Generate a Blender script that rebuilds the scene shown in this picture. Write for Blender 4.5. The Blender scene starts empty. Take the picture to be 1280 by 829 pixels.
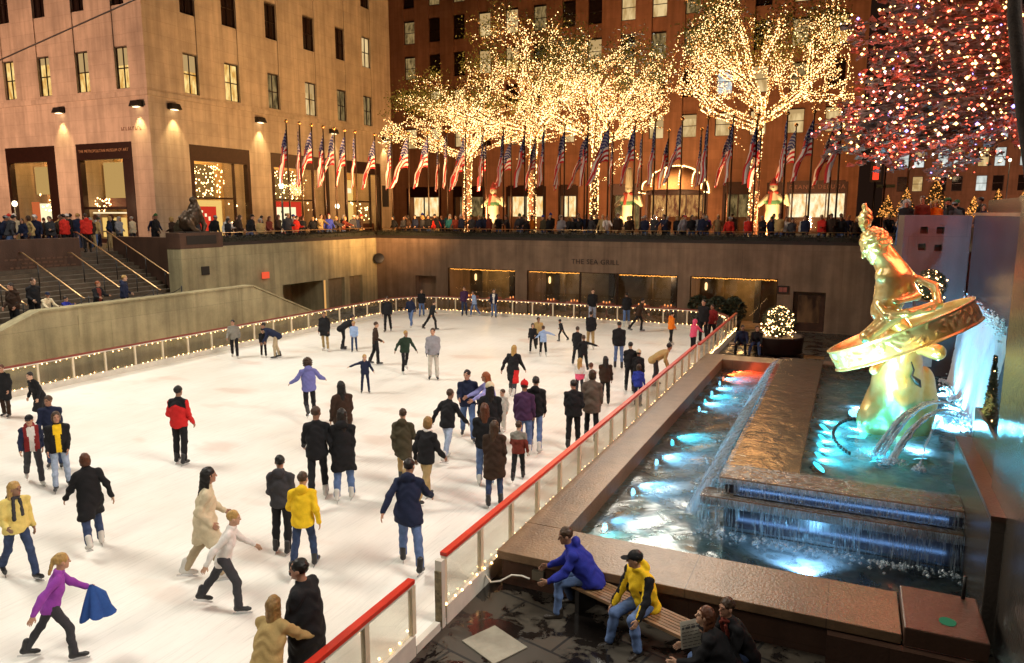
import bpy, bmesh, math, random
import numpy as np
from mathutils import Vector, Matrix
rnd = random.Random(11)
R = math.radians
S = bpy.context.scene
COL = S.collection
# ---------------------------------------------------------------- materials
MATS = {}
def new_mat(name):
    m = bpy.data.materials.new(name); m.use_nodes = True
    nt = m.node_tree; nt.nodes.clear()
    out = nt.nodes.new('ShaderNodeOutputMaterial')
    return m, nt, out
def N(nt, typ, **kw):
    n = nt.nodes.new(typ)
    for k, v in kw.items():
        if k.startswith('i_'):
            key = k[2:]
            key = int(key) if key.isdigit() else key.replace('_', ' ')
            n.inputs[key].default_value = v
        else: setattr(n, k, v)
    return n
def rgba(c): return (c[0], c[1], c[2], 1.0)
def front_fresnel(nt, ior, normal=None):
    """Fresnel that is zero on back faces, so thin sheets do not mirror from inside"""
    fr = N(nt, 'ShaderNodeFresnel', i_IOR=ior); g = N(nt, 'ShaderNodeNewGeometry'); iv = N(nt, 'ShaderNodeMath', operation='SUBTRACT'); iv.inputs[0].default_value = 1.0
    nt.links.new(g.outputs['Backfacing'], iv.inputs[1]); ml = N(nt, 'ShaderNodeMath', operation='MULTIPLY'); nt.links.new(fr.outputs[0], ml.inputs[0]); nt.links.new(iv.outputs[0], ml.inputs[1])
    if normal is not None: nt.links.new(normal, fr.inputs['Normal'])
    return ml
def pbr(name, col, rough=0.6, metal=0.0, var=0.0, scale=6.0, bump=0.0, bscale=40.0, spec=0.5, stretch=None, col2=None, coords='Object'):
    if name in MATS: return MATS[name]
    m, nt, out = new_mat(name)
    b = N(nt, 'ShaderNodeBsdfPrincipled')
    b.inputs['Roughness'].default_value = rough
    b.inputs['Metallic'].default_value = metal
    b.inputs['Specular IOR Level'].default_value = spec
    b.inputs['Base Color'].default_value = rgba(col)
    tc = N(nt, 'ShaderNodeTexCoord'); src = tc.outputs[coords]
    if stretch:
        mp = N(nt, 'ShaderNodeMapping'); mp.inputs['Scale'].default_value = stretch
        nt.links.new(src, mp.inputs['Vector']); src = mp.outputs['Vector']
    if var > 0 or col2:
        n1 = N(nt, 'ShaderNodeTexNoise'); n1.inputs['Scale'].default_value = scale; n1.inputs['Detail'].default_value = 6; n1.inputs['Roughness'].default_value = .62
        nt.links.new(src, n1.inputs['Vector'])
        rp = N(nt, 'ShaderNodeValToRGB')
        c2 = col2 if col2 else tuple(min(1, c*(1+var)) for c in col)
        c1 = col if col2 else tuple(c*(1-var) for c in col)
        rp.color_ramp.elements[0].position = .32; rp.color_ramp.elements[1].position = .68
        rp.color_ramp.elements[0].color = rgba(c1); rp.color_ramp.elements[1].color = rgba(c2)
        nt.links.new(n1.outputs['Fac'], rp.inputs['Fac']); nt.links.new(rp.outputs['Color'], b.inputs['Base Color'])
    if bump > 0:
        n2 = N(nt, 'ShaderNodeTexNoise'); n2.inputs['Scale'].default_value = bscale; n2.inputs['Detail'].default_value = 4
        nt.links.new(src, n2.inputs['Vector'])
        bp = N(nt, 'ShaderNodeBump'); bp.inputs['Strength'].default_value = bump; bp.inputs['Distance'].default_value = .02
        nt.links.new(n2.outputs['Fac'], bp.inputs['Height']); nt.links.new(bp.outputs['Normal'], b.inputs['Normal'])
    nt.links.new(b.outputs['BSDF'], out.inputs['Surface'])
    MATS[name] = m
    return m
def glow(name, col, strength, sample=False):
    if name in MATS: return MATS[name]
    m, nt, out = new_mat(name)
    e = N(nt, 'ShaderNodeEmission'); e.inputs['Color'].default_value = rgba(col); e.inputs['Strength'].default_value = strength
    nt.links.new(e.outputs[0], out.inputs['Surface'])
    try: m.cycles.emission_sampling = 'AUTO' if sample else 'NONE'
    except Exception: pass
    MATS[name] = m
    return m
def stone(name, c1, c2, bw, bh, mortar, rough=.75, stain=.35, mcol=None, axis='xz', spec=.4, vstreak=True):
    """ashlar: brick texture laid along the wall, mottled, with rain streaks that belong to the stone"""
    if name in MATS: return MATS[name]
    m, nt, out = new_mat(name)
    b = N(nt, 'ShaderNodeBsdfPrincipled', i_Roughness=rough); b.inputs['Specular IOR Level'].default_value = spec
    g = N(nt, 'ShaderNodeNewGeometry')
    sp = N(nt, 'ShaderNodeSeparateXYZ'); nt.links.new(g.outputs['Position'], sp.inputs[0])
    sm = N(nt, 'ShaderNodeMath', operation='ADD'); nt.links.new(sp.outputs['X'], sm.inputs[0]); nt.links.new(sp.outputs['Y'], sm.inputs[1])
    cb = N(nt, 'ShaderNodeCombineXYZ')
    if axis == 'xz': nt.links.new(sm.outputs[0], cb.inputs['X']); nt.links.new(sp.outputs['Z'], cb.inputs['Y'])
    else: nt.links.new(sp.outputs['X'], cb.inputs['X']); nt.links.new(sp.outputs['Y'], cb.inputs['Y'])
    br = N(nt, 'ShaderNodeTexBrick'); br.inputs['Scale'].default_value = 1; br.inputs['Brick Width'].default_value = bw; br.inputs['Row Height'].default_value = bh
    br.inputs['Mortar Size'].default_value = mortar; br.inputs['Mortar Smooth'].default_value = .3
    br.inputs['Color1'].default_value = rgba(c1); br.inputs['Color2'].default_value = rgba(c2)
    mc = mcol or tuple(x*.6 for x in c1); br.inputs['Mortar'].default_value = rgba(mc)
    nt.links.new(cb.outputs[0], br.inputs['Vector'])
    n1 = N(nt, 'ShaderNodeTexNoise', i_Scale=.7, i_Detail=8.0, i_Roughness=.65); nt.links.new(g.outputs['Position'], n1.inputs['Vector'])
    mp = N(nt, 'ShaderNodeMapping'); mp.inputs['Scale'].default_value = (2.2, 2.2, .12 if vstreak else 2.2); nt.links.new(g.outputs['Position'], mp.inputs['Vector'])
    n2 = N(nt, 'ShaderNodeTexNoise', i_Scale=1.3, i_Detail=5.0); nt.links.new(mp.outputs[0], n2.inputs['Vector'])
    ml = N(nt, 'ShaderNodeMath', operation='MULTIPLY'); nt.links.new(n1.outputs['Fac'], ml.inputs[0]); nt.links.new(n2.outputs['Fac'], ml.inputs[1])
    mr = N(nt, 'ShaderNodeMapRange'); mr.inputs['From Min'].default_value = .12; mr.inputs['From Max'].default_value = .36; mr.inputs['To Min'].default_value = 1-stain; mr.inputs['To Max'].default_value = 1+stain*.25
    nt.links.new(ml.outputs[0], mr.inputs['Value'])
    n3 = N(nt, 'ShaderNodeTexNoise', i_Scale=22.0, i_Detail=4.0); nt.links.new(g.outputs['Position'], n3.inputs['Vector'])
    mr3 = N(nt, 'ShaderNodeMapRange'); mr3.inputs['To Min'].default_value = .86; mr3.inputs['To Max'].default_value = 1.14; nt.links.new(n3.outputs['Fac'], mr3.inputs['Value'])
    mm = N(nt, 'ShaderNodeMath', operation='MULTIPLY'); nt.links.new(mr.outputs[0], mm.inputs[0]); nt.links.new(mr3.outputs[0], mm.inputs[1])
    mx = N(nt, 'ShaderNodeVectorMath', operation='SCALE'); nt.links.new(br.outputs['Color'], mx.inputs[0]); nt.links.new(mm.outputs[0], mx.inputs['Scale'])
    nt.links.new(mx.outputs[0], b.inputs['Base Color'])
    bp = N(nt, 'ShaderNodeBump', i_Strength=.35, i_Distance=.02); bp.invert = False
    nt.links.new(n3.outputs['Fac'], bp.inputs['Height']); nt.links.new(bp.outputs['Normal'], b.inputs['Normal'])
    nt.links.new(b.outputs[0], out.inputs['Surface'])
    MATS[name] = m
    return m
# ---------------------------------------------------------------- object helpers
def tag(o, label=None, cat=None, group=None, kind=None):
    if label: o['label'] = label
    if cat: o['category'] = cat
    if group: o['group'] = group
    if kind: o['kind'] = kind
    return o
def empty(name, loc=(0, 0, 0), rz=0.0, label=None, cat=None, group=None):
    o = bpy.data.objects.new(name, None); COL.objects.link(o)
    o.location = loc; o.rotation_euler = (0, 0, rz); o.empty_display_size = .2
    return tag(o, label, cat, group)
class MB:
    """collects vertices and faces, links them as ONE mesh object"""
    def __init__(s): s.v = []; s.f = []; s.m = []; s.sm = []
    def add(s, vs, fs, mi=0, smooth=False):
        o = len(s.v); s.v.extend(tuple(p) for p in vs)
        for f in fs: s.f.append(tuple(i+o for i in f)); s.m.append(mi); s.sm.append(smooth)
        return s
    def box(s, x0, x1, y0, y1, z0, z1, mi=0, bev=0.0):
        if bev <= 0:
            vs = [(x0,y0,z0),(x1,y0,z0),(x1,y1,z0),(x0,y1,z0),(x0,y0,z1),(x1,y0,z1),(x1,y1,z1),(x0,y1,z1)]
            return s.add(vs, [(3,2,1,0),(4,5,6,7),(0,1,5,4),(1,2,6,5),(2,3,7,6),(3,0,4,7)], mi)
        b = min(bev, (x1-x0)*.49, (y1-y0)*.49, (z1-z0)*.49)
        bm = bmesh.new(); bmesh.ops.create_cube(bm, size=1)
        for v in bm.verts:
            v.co = Vector(((x0+x1)/2+v.co.x*(x1-x0), (y0+y1)/2+v.co.y*(y1-y0), (z0+z1)/2+v.co.z*(z1-z0)))
        bmesh.ops.bevel(bm, geom=bm.edges[:], offset=b, segments=2, affect='EDGES', profile=.6)
        bm.verts.index_update()
        s.add([v.co for v in bm.verts], [[v.index for v in f.verts] for f in bm.faces], mi); bm.free()
        return s
    def obox(s, c, u, v, w, mi=0):
        """box from centre and three half vectors"""
        c, u, v, w = map(Vector, (c, u, v, w)); vs = []
        for sz in (-1, 1):
            for sx, sy in ((-1,-1),(1,-1),(1,1),(-1,1)): vs.append(c+u*sx+v*sy+w*sz)
        return s.add(vs, [(3,2,1,0),(4,5,6,7),(0,1,5,4),(1,2,6,5),(2,3,7,6),(3,0,4,7)], mi)
    def tube(s, pts, rad, seg=8, mi=0, caps=True, smooth=True):
        pts = [Vector(p) for p in pts]
        rads = rad if isinstance(rad, (list, tuple)) else [rad]*len(pts)
        rings = []; up = Vector((0, 0, 1)); prev = None
        for i, p in enumerate(pts):
            d = (pts[min(i+1, len(pts)-1)]-pts[max(i-1, 0)])
            d = d.normalized() if d.length > 1e-9 else Vector((0,0,1))
            if prev is None:
                a = d.cross(up) if abs(d.dot(up)) < .95 else d.cross(Vector((1,0,0)))
            else:
                a = prev-d*prev.dot(d)
                if a.length < 1e-5: a = d.cross(up)
            a.normalize(); prev = a; b = d.cross(a)
            rings.append([p+(a*math.cos(2*math.pi*k/seg)+b*math.sin(2*math.pi*k/seg))*rads[i] for k in range(seg)])
        vs = [q for r in rings for q in r]; fs = []
        for i in range(len(pts)-1):
            for k in range(seg):
                k2 = (k+1) % seg; fs.append((i*seg+k, i*seg+k2, (i+1)*seg+k2, (i+1)*seg+k))
        if caps:
            fs.append(tuple(range(seg-1, -1, -1))); fs.append(tuple((len(pts)-1)*seg+k for k in range(seg)))
        return s.add(vs, fs, mi, smooth)
    def lathe(s, prof, c=(0,0,0), seg=16, mi=0, smooth=True):
        vs = []; fs = []
        for r, z in prof:
            for k in range(seg):
                a = 2*math.pi*k/seg; vs.append((c[0]+r*math.cos(a), c[1]+r*math.sin(a), c[2]+z))
        for i in range(len(prof)-1):
            for k in range(seg):
                k2 = (k+1) % seg; fs.append((i*seg+k, i*seg+k2, (i+1)*seg+k2, (i+1)*seg+k))
        fs.append(tuple(range(seg-1, -1, -1))); fs.append(tuple((len(prof)-1)*seg+k for k in range(seg)))
        return s.add(vs, fs, mi, smooth)
    def octa(s, c, r, mi=0):
        x, y, z = c
        return s.add([(x+r,y,z),(x-r,y,z),(x,y+r,z),(x,y-r,z),(x,y,z+r),(x,y,z-r)],
                     [(0,2,4),(2,1,4),(1,3,4),(3,0,4),(2,0,5),(1,2,5),(3,1,5),(0,3,5)], mi)
    def build(s, name, mats, parent=None, loc=None):
        me = bpy.data.meshes.new(name)
        me.from_pydata(s.v, [], s.f)
        if not isinstance(mats, (list, tuple)): mats = [mats]
        for m in mats: me.materials.append(m)
        if len(mats) > 1: me.polygons.foreach_set('material_index', s.m)
        me.polygons.foreach_set('use_smooth', s.sm)
        me.update()
        o = bpy.data.objects.new(name, me); COL.objects.link(o)
        if parent: o.parent = parent
        if loc: o.location = loc
        return o
def np_mesh(name, V, F, mats, parent=None, mi=None, smooth=True):
    """quads from numpy arrays"""
    me = bpy.data.meshes.new(name)
    me.vertices.add(len(V)); me.vertices.foreach_set('co', np.ascontiguousarray(V, dtype=np.float32).ravel())
    n = F.shape[1]
    me.loops.add(F.size); me.loops.foreach_set('vertex_index', np.ascontiguousarray(F, dtype=np.int32).ravel())
    me.polygons.add(len(F)); me.polygons.foreach_set('loop_start', np.arange(0, F.size, n, dtype=np.int32))
    if not isinstance(mats, (list, tuple)): mats = [mats]
    for m in mats: me.materials.append(m)
    if mi is not None: me.polygons.foreach_set('material_index', np.asarray(mi, dtype=np.int32))
    me.polygons.foreach_set('use_smooth', np.full(len(F), smooth))
    me.update(calc_edges=True); me.validate()
    o = bpy.data.objects.new(name, me); COL.objects.link(o)
    if parent: o.parent = parent
    return o
def copy_tree(o, parent=None):
    c = o.copy(); COL.objects.link(c)
    if parent: c.parent = parent
    for ch in list(o.children): copy_tree(ch, c)
    return c
def text(name, body, size, loc, rot, mat, parent=None, ext=.01, align='CENTER', spacing=1.0):
    cu = bpy.data.curves.new(name, 'FONT'); cu.body = body; cu.size = size; cu.extrude = ext; cu.align_x = align; cu.align_y = 'CENTER'; cu.space_character = spacing
    o = bpy.data.objects.new(name, cu); COL.objects.link(o)
    dg = bpy.context.evaluated_depsgraph_get()
    me = bpy.data.meshes.new_from_object(o.evaluated_get(dg)); bpy.data.objects.remove(o)
    me.materials.clear(); me.materials.append(mat)
    o = bpy.data.objects.new(name, me); COL.objects.link(o); o.location = loc; o.rotation_euler = rot
    if parent: o.parent = parent
    return o
# ---------------------------------------------------------------- implicit surfaces (figures, statues)
def smin(a, b, k):
    if k <= 0: return np.minimum(a, b)
    h = np.clip(.5+.5*(b-a)/k, 0, 1)
    return b+(a-b)*h-k*h*(1-h)
def sd(prim, P):
    t = prim[0]
    if t == 'c':
        a = np.asarray(prim[1], float); b = np.asarray(prim[2], float); r1, r2 = prim[3], prim[4]
        ab = b-a; L = max(ab.dot(ab), 1e-9)
        h = np.clip(((P-a)@ab)/L, 0, 1)
        return np.linalg.norm(P-a-h[..., None]*ab, axis=-1)-(r1+(r2-r1)*h)
    if t == 'e':
        q = P-np.asarray(prim[1], float)
        if len(prim) > 4 and prim[4] is not None: q = q@prim[4]
        r = np.asarray(prim[2], float)
        k0 = np.linalg.norm(q/r, axis=-1); k1 = np.linalg.norm(q/(r*r), axis=-1)+1e-9
        return k0*(k0-1)/k1
    if t == 'k':   # capsule flattened front to back in the frame T
        T = np.asarray(prim[5]); fl = prim[6]; sc = np.array([1, 1/fl, 1])
        Q = (P@T)*sc; a = (np.asarray(prim[1], float)@T)*sc; b = (np.asarray(prim[2], float)@T)*sc
        ab = b-a; h = np.clip(((Q-a)@ab)/max(ab.dot(ab), 1e-9), 0, 1); v = Q-a-h[..., None]*ab; ln = np.linalg.norm(v, axis=-1)+1e-9
        return (ln-(prim[3]+(prim[4]-prim[3])*h))*np.sqrt((v[..., 0]**2+(v[..., 1]*fl)**2+v[..., 2]**2))/ln
    if t == 'f': return prim[1](P)
def field(prims, P, k0=.03):
    D = None
    for p in prims:
        k = k0; op = 'u'
        if isinstance(p, dict): k = p.get('k', k0); op = p.get('op', 'u'); p = p['p']
        d = sd(p, P)
        if D is None: D = d
        elif op == 'u': D = smin(D, d, k)
        elif op == 's': D = -smin(-D, d, k)
        elif op == 'i': D = -smin(-D, -d, k)
    return D
def bounds(prims, pad):
    lo = np.full(3, 1e9); hi = -lo
    for p in prims:
        if isinstance(p, dict):
            if p.get('op', 'u') != 'u': continue
            p = p['p']
        if p[0] in 'ck':
            for q, r in ((p[1], p[3]), (p[2], p[4])):
                lo = np.minimum(lo, np.asarray(q)-r); hi = np.maximum(hi, np.asarray(q)+r)
        elif p[0] == 'e':
            r = np.asarray(p[2]) if len(p) < 5 or p[4] is None else np.full(3, max(p[2]))
            lo = np.minimum(lo, np.asarray(p[1])-r); hi = np.maximum(hi, np.asarray(p[1])+r)
    return lo-pad, hi+pad
EDG = [((0,0,0),(1,0,0)),((0,1,0),(1,1,0)),((0,0,1),(1,0,1)),((0,1,1),(1,1,1)),
       ((0,0,0),(0,1,0)),((1,0,0),(1,1,0)),((0,0,1),(0,1,1)),((1,0,1),(1,1,1)),
       ((0,0,0),(0,0,1)),((1,0,0),(1,0,1)),((0,1,0),(0,1,1)),((1,1,0),(1,1,1))]
def surf(prims, v, k=.03, noise=0.0, nscale=9.0, seed=0):
    """surface nets of a smooth union; returns V, F (quads)"""
    lo, hi = bounds(prims, v*2.5+k*.3+noise)
    n = np.maximum(np.ceil((hi-lo)/v).astype(int)+1, 4)
    ax = [lo[i]+v*np.arange(n[i]) for i in range(3)]
    P = np.stack(np.meshgrid(*ax, indexing='ij'), -1)
    D = field(prims, P, k)
    if noise:
        s = nscale; o = seed*1.7
        D = D+noise*(np.sin(P[...,0]*s+o+2*np.sin(P[...,2]*s*.6+o))*np.sin(P[...,1]*s*1.1-o)*.6+np.sin(P[...,2]*s*1.9+1.3*np.sin(P[...,0]*s*1.3+o)+np.cos(P[...,1]*s+o))*.6+.45*np.sin(P[...,2]*s*3.3+2.2*np.sin(P[...,0]*s*1.7+o*2)+1.5*np.cos(P[...,1]*s*2.1)))
    ins = D < 0
    c = lambda A, d: A[d[0]:A.shape[0]-1+d[0], d[1]:A.shape[1]-1+d[1], d[2]:A.shape[2]-1+d[2]]
    cnt = sum(c(ins, d).astype(np.int8) for d in ((i,j,l) for i in (0,1) for j in (0,1) for l in (0,1)))
    act = (cnt > 0) & (cnt < 8)
    I = np.argwhere(act); idx = np.full(act.shape, -1, np.int64); idx[act] = np.arange(len(I))
    acc = np.zeros((len(I), 3)); num = np.zeros(len(I))
    for a, b in EDG:
        da = D[I[:,0]+a[0], I[:,1]+a[1], I[:,2]+a[2]]; db = D[I[:,0]+b[0], I[:,1]+b[1], I[:,2]+b[2]]
        cr = (da < 0) != (db < 0)
        t = np.where(cr, da/np.where(cr, da-db, 1), 0)
        pos = np.asarray(a)+t[:, None]*(np.asarray(b)-np.asarray(a))
        acc += np.where(cr[:, None], pos, 0); num += cr
    V = lo+v*(I+acc/num[:, None])
    quads = []
    for axn in range(3):
        u, w = (axn+1) % 3, (axn+2) % 3
        sl = [slice(None)]*3; sl2 = [slice(None)]*3
        sl[axn] = slice(0, -1); sl2[axn] = slice(1, None)
        A = ins[tuple(sl)]; B = ins[tuple(sl2)]
        ch = A != B
        J = np.argwhere(ch); ok = (J[:,u] > 0) & (J[:,w] > 0) & (J[:,u] < D.shape[u]-1) & (J[:,w] < D.shape[w]-1); J = J[ok]
        if not len(J): continue
        def cell(du, dw):
            K = J.copy(); K[:,u] -= du; K[:,w] -= dw
            return idx[K[:,0], K[:,1], K[:,2]]
        q = np.stack([cell(1,1), cell(0,1), cell(0,0), cell(1,0)], -1)
        flip = ~A[J[:,0], J[:,1], J[:,2]]
        q[flip] = q[flip][:, ::-1]
        quads.append(q)
    F = np.concatenate(quads)
    F = F[(F >= 0).all(1)]
    return V, F
def join_np(parts):
    Vs, Fs, Ms, o = [], [], [], 0
    for V, F, M in parts:
        Vs.append(V); Fs.append(F+o); Ms.append(np.full(len(F), M) if np.isscalar(M) else M); o += len(V)
    return np.concatenate(Vs), np.concatenate(Fs), np.concatenate(Ms)
# ================================================================ PEOPLE
PAL = dict(blk=(.012,.012,.014), navy=(.014,.02,.05), dkbrown=(.04,.022,.014), char=(.045,.045,.052), olive=(.06,.05,.028), khaki=(.36,.26,.12),
    jeans=(.10,.16,.32), dkjeans=(.035,.055,.12), ltjeans=(.30,.37,.50), red=(.55,.02,.02), yellow=(.86,.56,.02), cream=(.62,.53,.36), beige=(.42,.34,.22),
    ltyellow=(.72,.58,.18), purple=(.30,.06,.40), purpledk=(.06,.025,.07), lav=(.30,.30,.62), blue=(.03,.05,.36), periw=(.15,.16,.42), orange=(.78,.2,.015),
    pink=(.78,.10,.2), grey=(.28,.28,.31), ltgrey=(.55,.52,.46), greycoat=(.22,.21,.18), tan=(.48,.34,.14), white=(.74,.70,.66), ltblue=(.30,.42,.66), dkgreen=(.02,.04,.025),
    reddk=(.22,.02,.02), greybrown=(.12,.09,.07), maroon=(.16,.03,.02), royal=(.02,.03,.28), hotred=(.6,.03,.02), teal=(.02,.14,.16), green=(.04,.12,.04))
HAIRC = dict(blk=(.008,.007,.006), dk=(.014,.009,.007), brn=(.05,.026,.013), auburn=(.085,.028,.011), red=(.26,.07,.02), blond=(.42,.26,.08), blondd=(.26,.15,.05), grey=(.35,.33,.3))
SKIN = [(.50,.28,.18), (.42,.22,.14), (.55,.33,.22), (.30,.16,.10)]
def cloth(c):
    c = PAL[c] if isinstance(c, str) else c
    denim = c in (PAL['jeans'], PAL['ltjeans'], PAL['dkjeans'])
    return pbr('cloth_%02x%02x%02x' % tuple(int(x*255) for x in c), c, rough=.86, var=.3 if denim else .09, scale=7 if denim else 14, bump=.25, bscale=60, spec=.25)
def hairm(c): return pbr('hair_'+c, HAIRC[c], rough=.5, var=.35, scale=30, spec=.4, stretch=(1, 1, .15))
def skinm(i): return pbr('skin_%d' % i, SKIN[i % 4], rough=.55, var=.08, scale=12, spec=.35)
M_EYE = pbr('eye_dark', (.02,.015,.012), rough=.25)
M_LIP = pbr('lip', (.36,.12,.10), rough=.5)
M_BOOT = pbr('skate_boot', (.02,.02,.022), rough=.4)
M_BOOTW = pbr('skate_boot_white', (.6,.58,.54), rough=.45)
M_SHOE = pbr('shoe_leather', (.025,.018,.013), rough=.45)
M_BLADE = pbr('skate_steel', (.6,.6,.62), rough=.25, metal=1)
POSES = {
 'stand': dict(lh=6, rh=-5, lk=6, rk=9, la=-6, ra=4, lo=5, ro=6, le=42, re=28, lean=3),
 'step': dict(lh=20, lk=12, rh=-16, rk=20, la=-16, ra=18, le=34, re=40, lo=9, ro=10, lean=7),
 'glide': dict(lean=11, lh=18, lk=24, rh=-28, rk=10, rs=8, la=-20, ra=22, lo=24, ro=22, le=20, re=26),
 'stride': dict(lean=16, lh=25, lk=24, rh=-28, rk=6, rs=12, la=-34, ra=46, lo=20, ro=18, le=24, re=20),
 'kick': dict(lean=6, lh=4, lk=8, rh=-14, rk=52, la=20, ra=18, lo=34, ro=34, le=56, re=50),
 'armout': dict(lh=6, rh=-4, lk=6, rk=8, la=10, ra=10, lo=28, ro=72, le=55, re=8, lean=3, ls=6, rs=6),
 'bend': dict(lean=58, lh=14, lk=16, rh=-2, rk=12, la=66, ra=52, lo=6, ro=6, le=22, re=30, hp=-18),
 'lean': dict(lean=20, lh=14, lk=22, rh=-12, rk=26, la=14, ra=10, lo=12, ro=12, le=30, re=28),
 'reach': dict(lean=12, lh=10, lk=10, rh=-8, rk=12, la=72, ra=64, lo=10, ro=10, le=8, re=14),
 'armsback': dict(lh=6, rh=-10, lk=4, rk=14, la=-24, ra=-22, lo=24, ro=24, le=62, re=58, lean=4),
 'slim': dict(lh=10, rh=-10, lk=6, rk=16, la=4, ra=12, lo=8, ro=10, le=52, re=40, lean=3),
 'sit': dict(lh=84, lk=82, rh=80, rk=86, ls=9, rs=12, la=38, ra=30, lo=10, ro=12, le=42, re=48, lean=14),
}
def Rx(a): a = R(a); return np.array([[1,0,0],[0,math.cos(a),-math.sin(a)],[0,math.sin(a),math.cos(a)]])
def Ry(a): a = R(a); return np.array([[math.cos(a),0,math.sin(a)],[0,1,0],[-math.sin(a),0,math.cos(a)]])
def Rz(a): a = R(a); return np.array([[math.cos(a),-math.sin(a),0],[math.sin(a),math.cos(a),0],[0,0,1]])
def limb(a, o, sx):
    a, o = R(a), R(o); return np.array([sx*math.sin(o), math.sin(a)*math.cos(o), -math.cos(a)*math.cos(o)])
def fk(p):
    g = lambda k, d=0: p.get(k, d)
    J = {}
    T = Rx(-g('lean'))@Ry(g('side'))@Rz(g('twist'))
    HM = Rx(-g('lean')*.35)@Rz(g('hy'))@Rx(-g('hp'))
    J['T'] = T; J['HM'] = HM
    J['neck'] = T@np.array([0, -.005, .530]); J['head'] = J['neck']+HM@np.array([0, .034, .145])
    for s, n in ((-1, 'l'), (1, 'r')):
        sh = T@np.array([s*.176, -.012, .430]); J[n+'sh'] = sh
        d = T@limb(g(n+'a'), g(n+'o', 8), s); el = sh+d*.285
        d2 = T@limb(g(n+'a')+g(n+'e'), g(n+'o', 8)-g(n+'i', 6), s); wr = el+d2*.245
        J[n+'el'], J[n+'wr'], J[n+'hd'] = el, wr, d2
        hip = np.array([s*.09, 0, -.02]); J[n+'hip'] = hip
        t = limb(g(n+'h'), g(n+'s', 3), s); kn = hip+t*.44; J[n+'kn'] = kn
        sd_ = limb(g(n+'h')-g(n+'k'), g(n+'s', 3)*.7, s); an = kn+sd_*.425; J[n+'an'] = an
        J[n+'ft'] = g(n+'h')-g(n+'k')
    return J
# ---- shared shapes: head, hand, boot
def head_prims():
    return [('e', (0,-.012,.032), (.074,.094,.090)), dict(p=('e', (0,.022,-.045), (.054,.064,.066)), k=.04),
      dict(p=('c', (0,.084,.010), (0,.103,-.020), .007, .013), k=.012), dict(p=('c', (-.036,.076,.026), (.036,.076,.026), .012, .012), k=.02),
      dict(p=('e', (0,.064,-.092), (.022,.020,.018)), k=.025),
      dict(p=('c', (-.016,.078,-.054), (.016,.078,-.054), .009, .009), k=.008),
      dict(p=('e', (-.077,-.004,-.006), (.011,.026,.032)), k=.008), dict(p=('e', (.077,-.004,-.006), (.011,.026,.032)), k=.008),
      dict(p=('e', (-.031,.098,.010), (.015,.016,.011)), op='s', k=.012), dict(p=('e', (.031,.098,.010), (.015,.016,.011)), op='s', k=.012),
      dict(p=('e', (-.031,.077,.009), (.012,.012,.010)), k=.003), dict(p=('e', (.031,.077,.009), (.012,.012,.010)), k=.003),
      dict(p=('c', (0,-.014,-.05), (0,-.030,-.17), .052, .055), k=.03)]
def head_mesh(v):
    V, F = surf(head_prims(), v, k=.03)
    C = V[F].mean(1)
    m = np.zeros(len(F), int)
    for sx in (-1, 1):
        e = np.linalg.norm((C-np.array([sx*.031,.085,.009]))/np.array([.0115,.02,.0075]), axis=1) < 1; m[e] = 2
        b = np.linalg.norm((C-np.array([sx*.034,.088,.030]))/np.array([.020,.03,.0055]), axis=1) < 1; m[b] = 2
    l = np.linalg.norm((C-np.array([0,.088,-.054]))/np.array([.023,.02,.0075]), axis=1) < 1; m[l] = 3
    return V, F, m
HEAD = {'hi': head_mesh(.0062), 'mid': head_mesh(.0095), 'lo': head_mesh(.016)}
def hand_mesh(v, sx):
    """relaxed hand: -Z along the fingers, palm faces the thigh, thumb leaves the side near the wrist"""
    P = [('c', (0,0,.02), (0,0,-.02), .024, .027), dict(p=('e', (0,.004,-.045), (.014,.040,.045)), k=.015)]
    for i, (y, L) in enumerate(((.030,.072),(.010,.080),(-.011,.074),(-.030,.058))):
        a = (0, y, -.075); b = (-sx*.010, y*1.06, -.075-L*.55); c = (-sx*.034, y*1.02, -.075-L*.92)
        P.append(dict(p=('c', a, b, .0095, .0085), k=.006)); P.append(dict(p=('c', b, c, .0085, .007), k=.004))
    P.append(dict(p=('c', (0,.030,-.022), (-sx*.012,.058,-.058), .012, .010), k=.01)); P.append(dict(p=('c', (-sx*.012,.058,-.058), (-sx*.022,.060,-.086), .010, .008), k=.004))
    V, F = surf(P, v, k=.01)
    return V, F
HAND = {q: {s: hand_mesh(v, s) for s in (-1, 1)} for q, v in (('hi', .0050), ('mid', .0075), ('lo', .013))}
def boot_mesh(kind):
    P = [('c', (0,-.05,-.035), (0,.13,-.045), .042, .036), dict(p=('c', (0,.13,-.045), (0,.17,-.048), .036, .028), k=.02),
         dict(p=('c', (0,-.035,-.03), (0,-.03,.12 if kind == 'skate' else .06), .046, .052), k=.03),
         dict(p=('f', lambda Q: -.085-Q[..., 2]), op='i', k=.006)]
    V, F = surf(P, .011, k=.02)
    if kind == 'skate':
        bl = MB(); bl.add([(x,y,z) for x in (-.004,.004) for y, z in ((-.11,-.128),(.19,-.128),(.215,-.112),(.17,-.10),(.13,-.10),(.12,-.082),(-.03,-.082),(-.05,-.10),(-.11,-.10))],
            [tuple(range(8,-1,-1)), tuple(range(9,18))]+[(i,(i+1)%9,(i+1)%9+9,i+9) for i in range(9)])
        ob = bl.build('blade', M_BLADE); me2 = ob.data; bpy.data.objects.remove(ob)
    else: me2 = None
    out = {}
    for key, m in (('dark', M_BOOT if kind == 'skate' else M_SHOE), ('white', M_BOOTW)):
        o = np_mesh('skate' if kind == 'skate' else 'shoe', V, F, m); out[key] = o.data; bpy.data.objects.remove(o)
    return out, me2
SKATE, BLADE = boot_mesh('skate'); SHOE, _ = boot_mesh('shoe')
def xf(V, M, t): return V@np.asarray(M).T+np.asarray(t)
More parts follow.
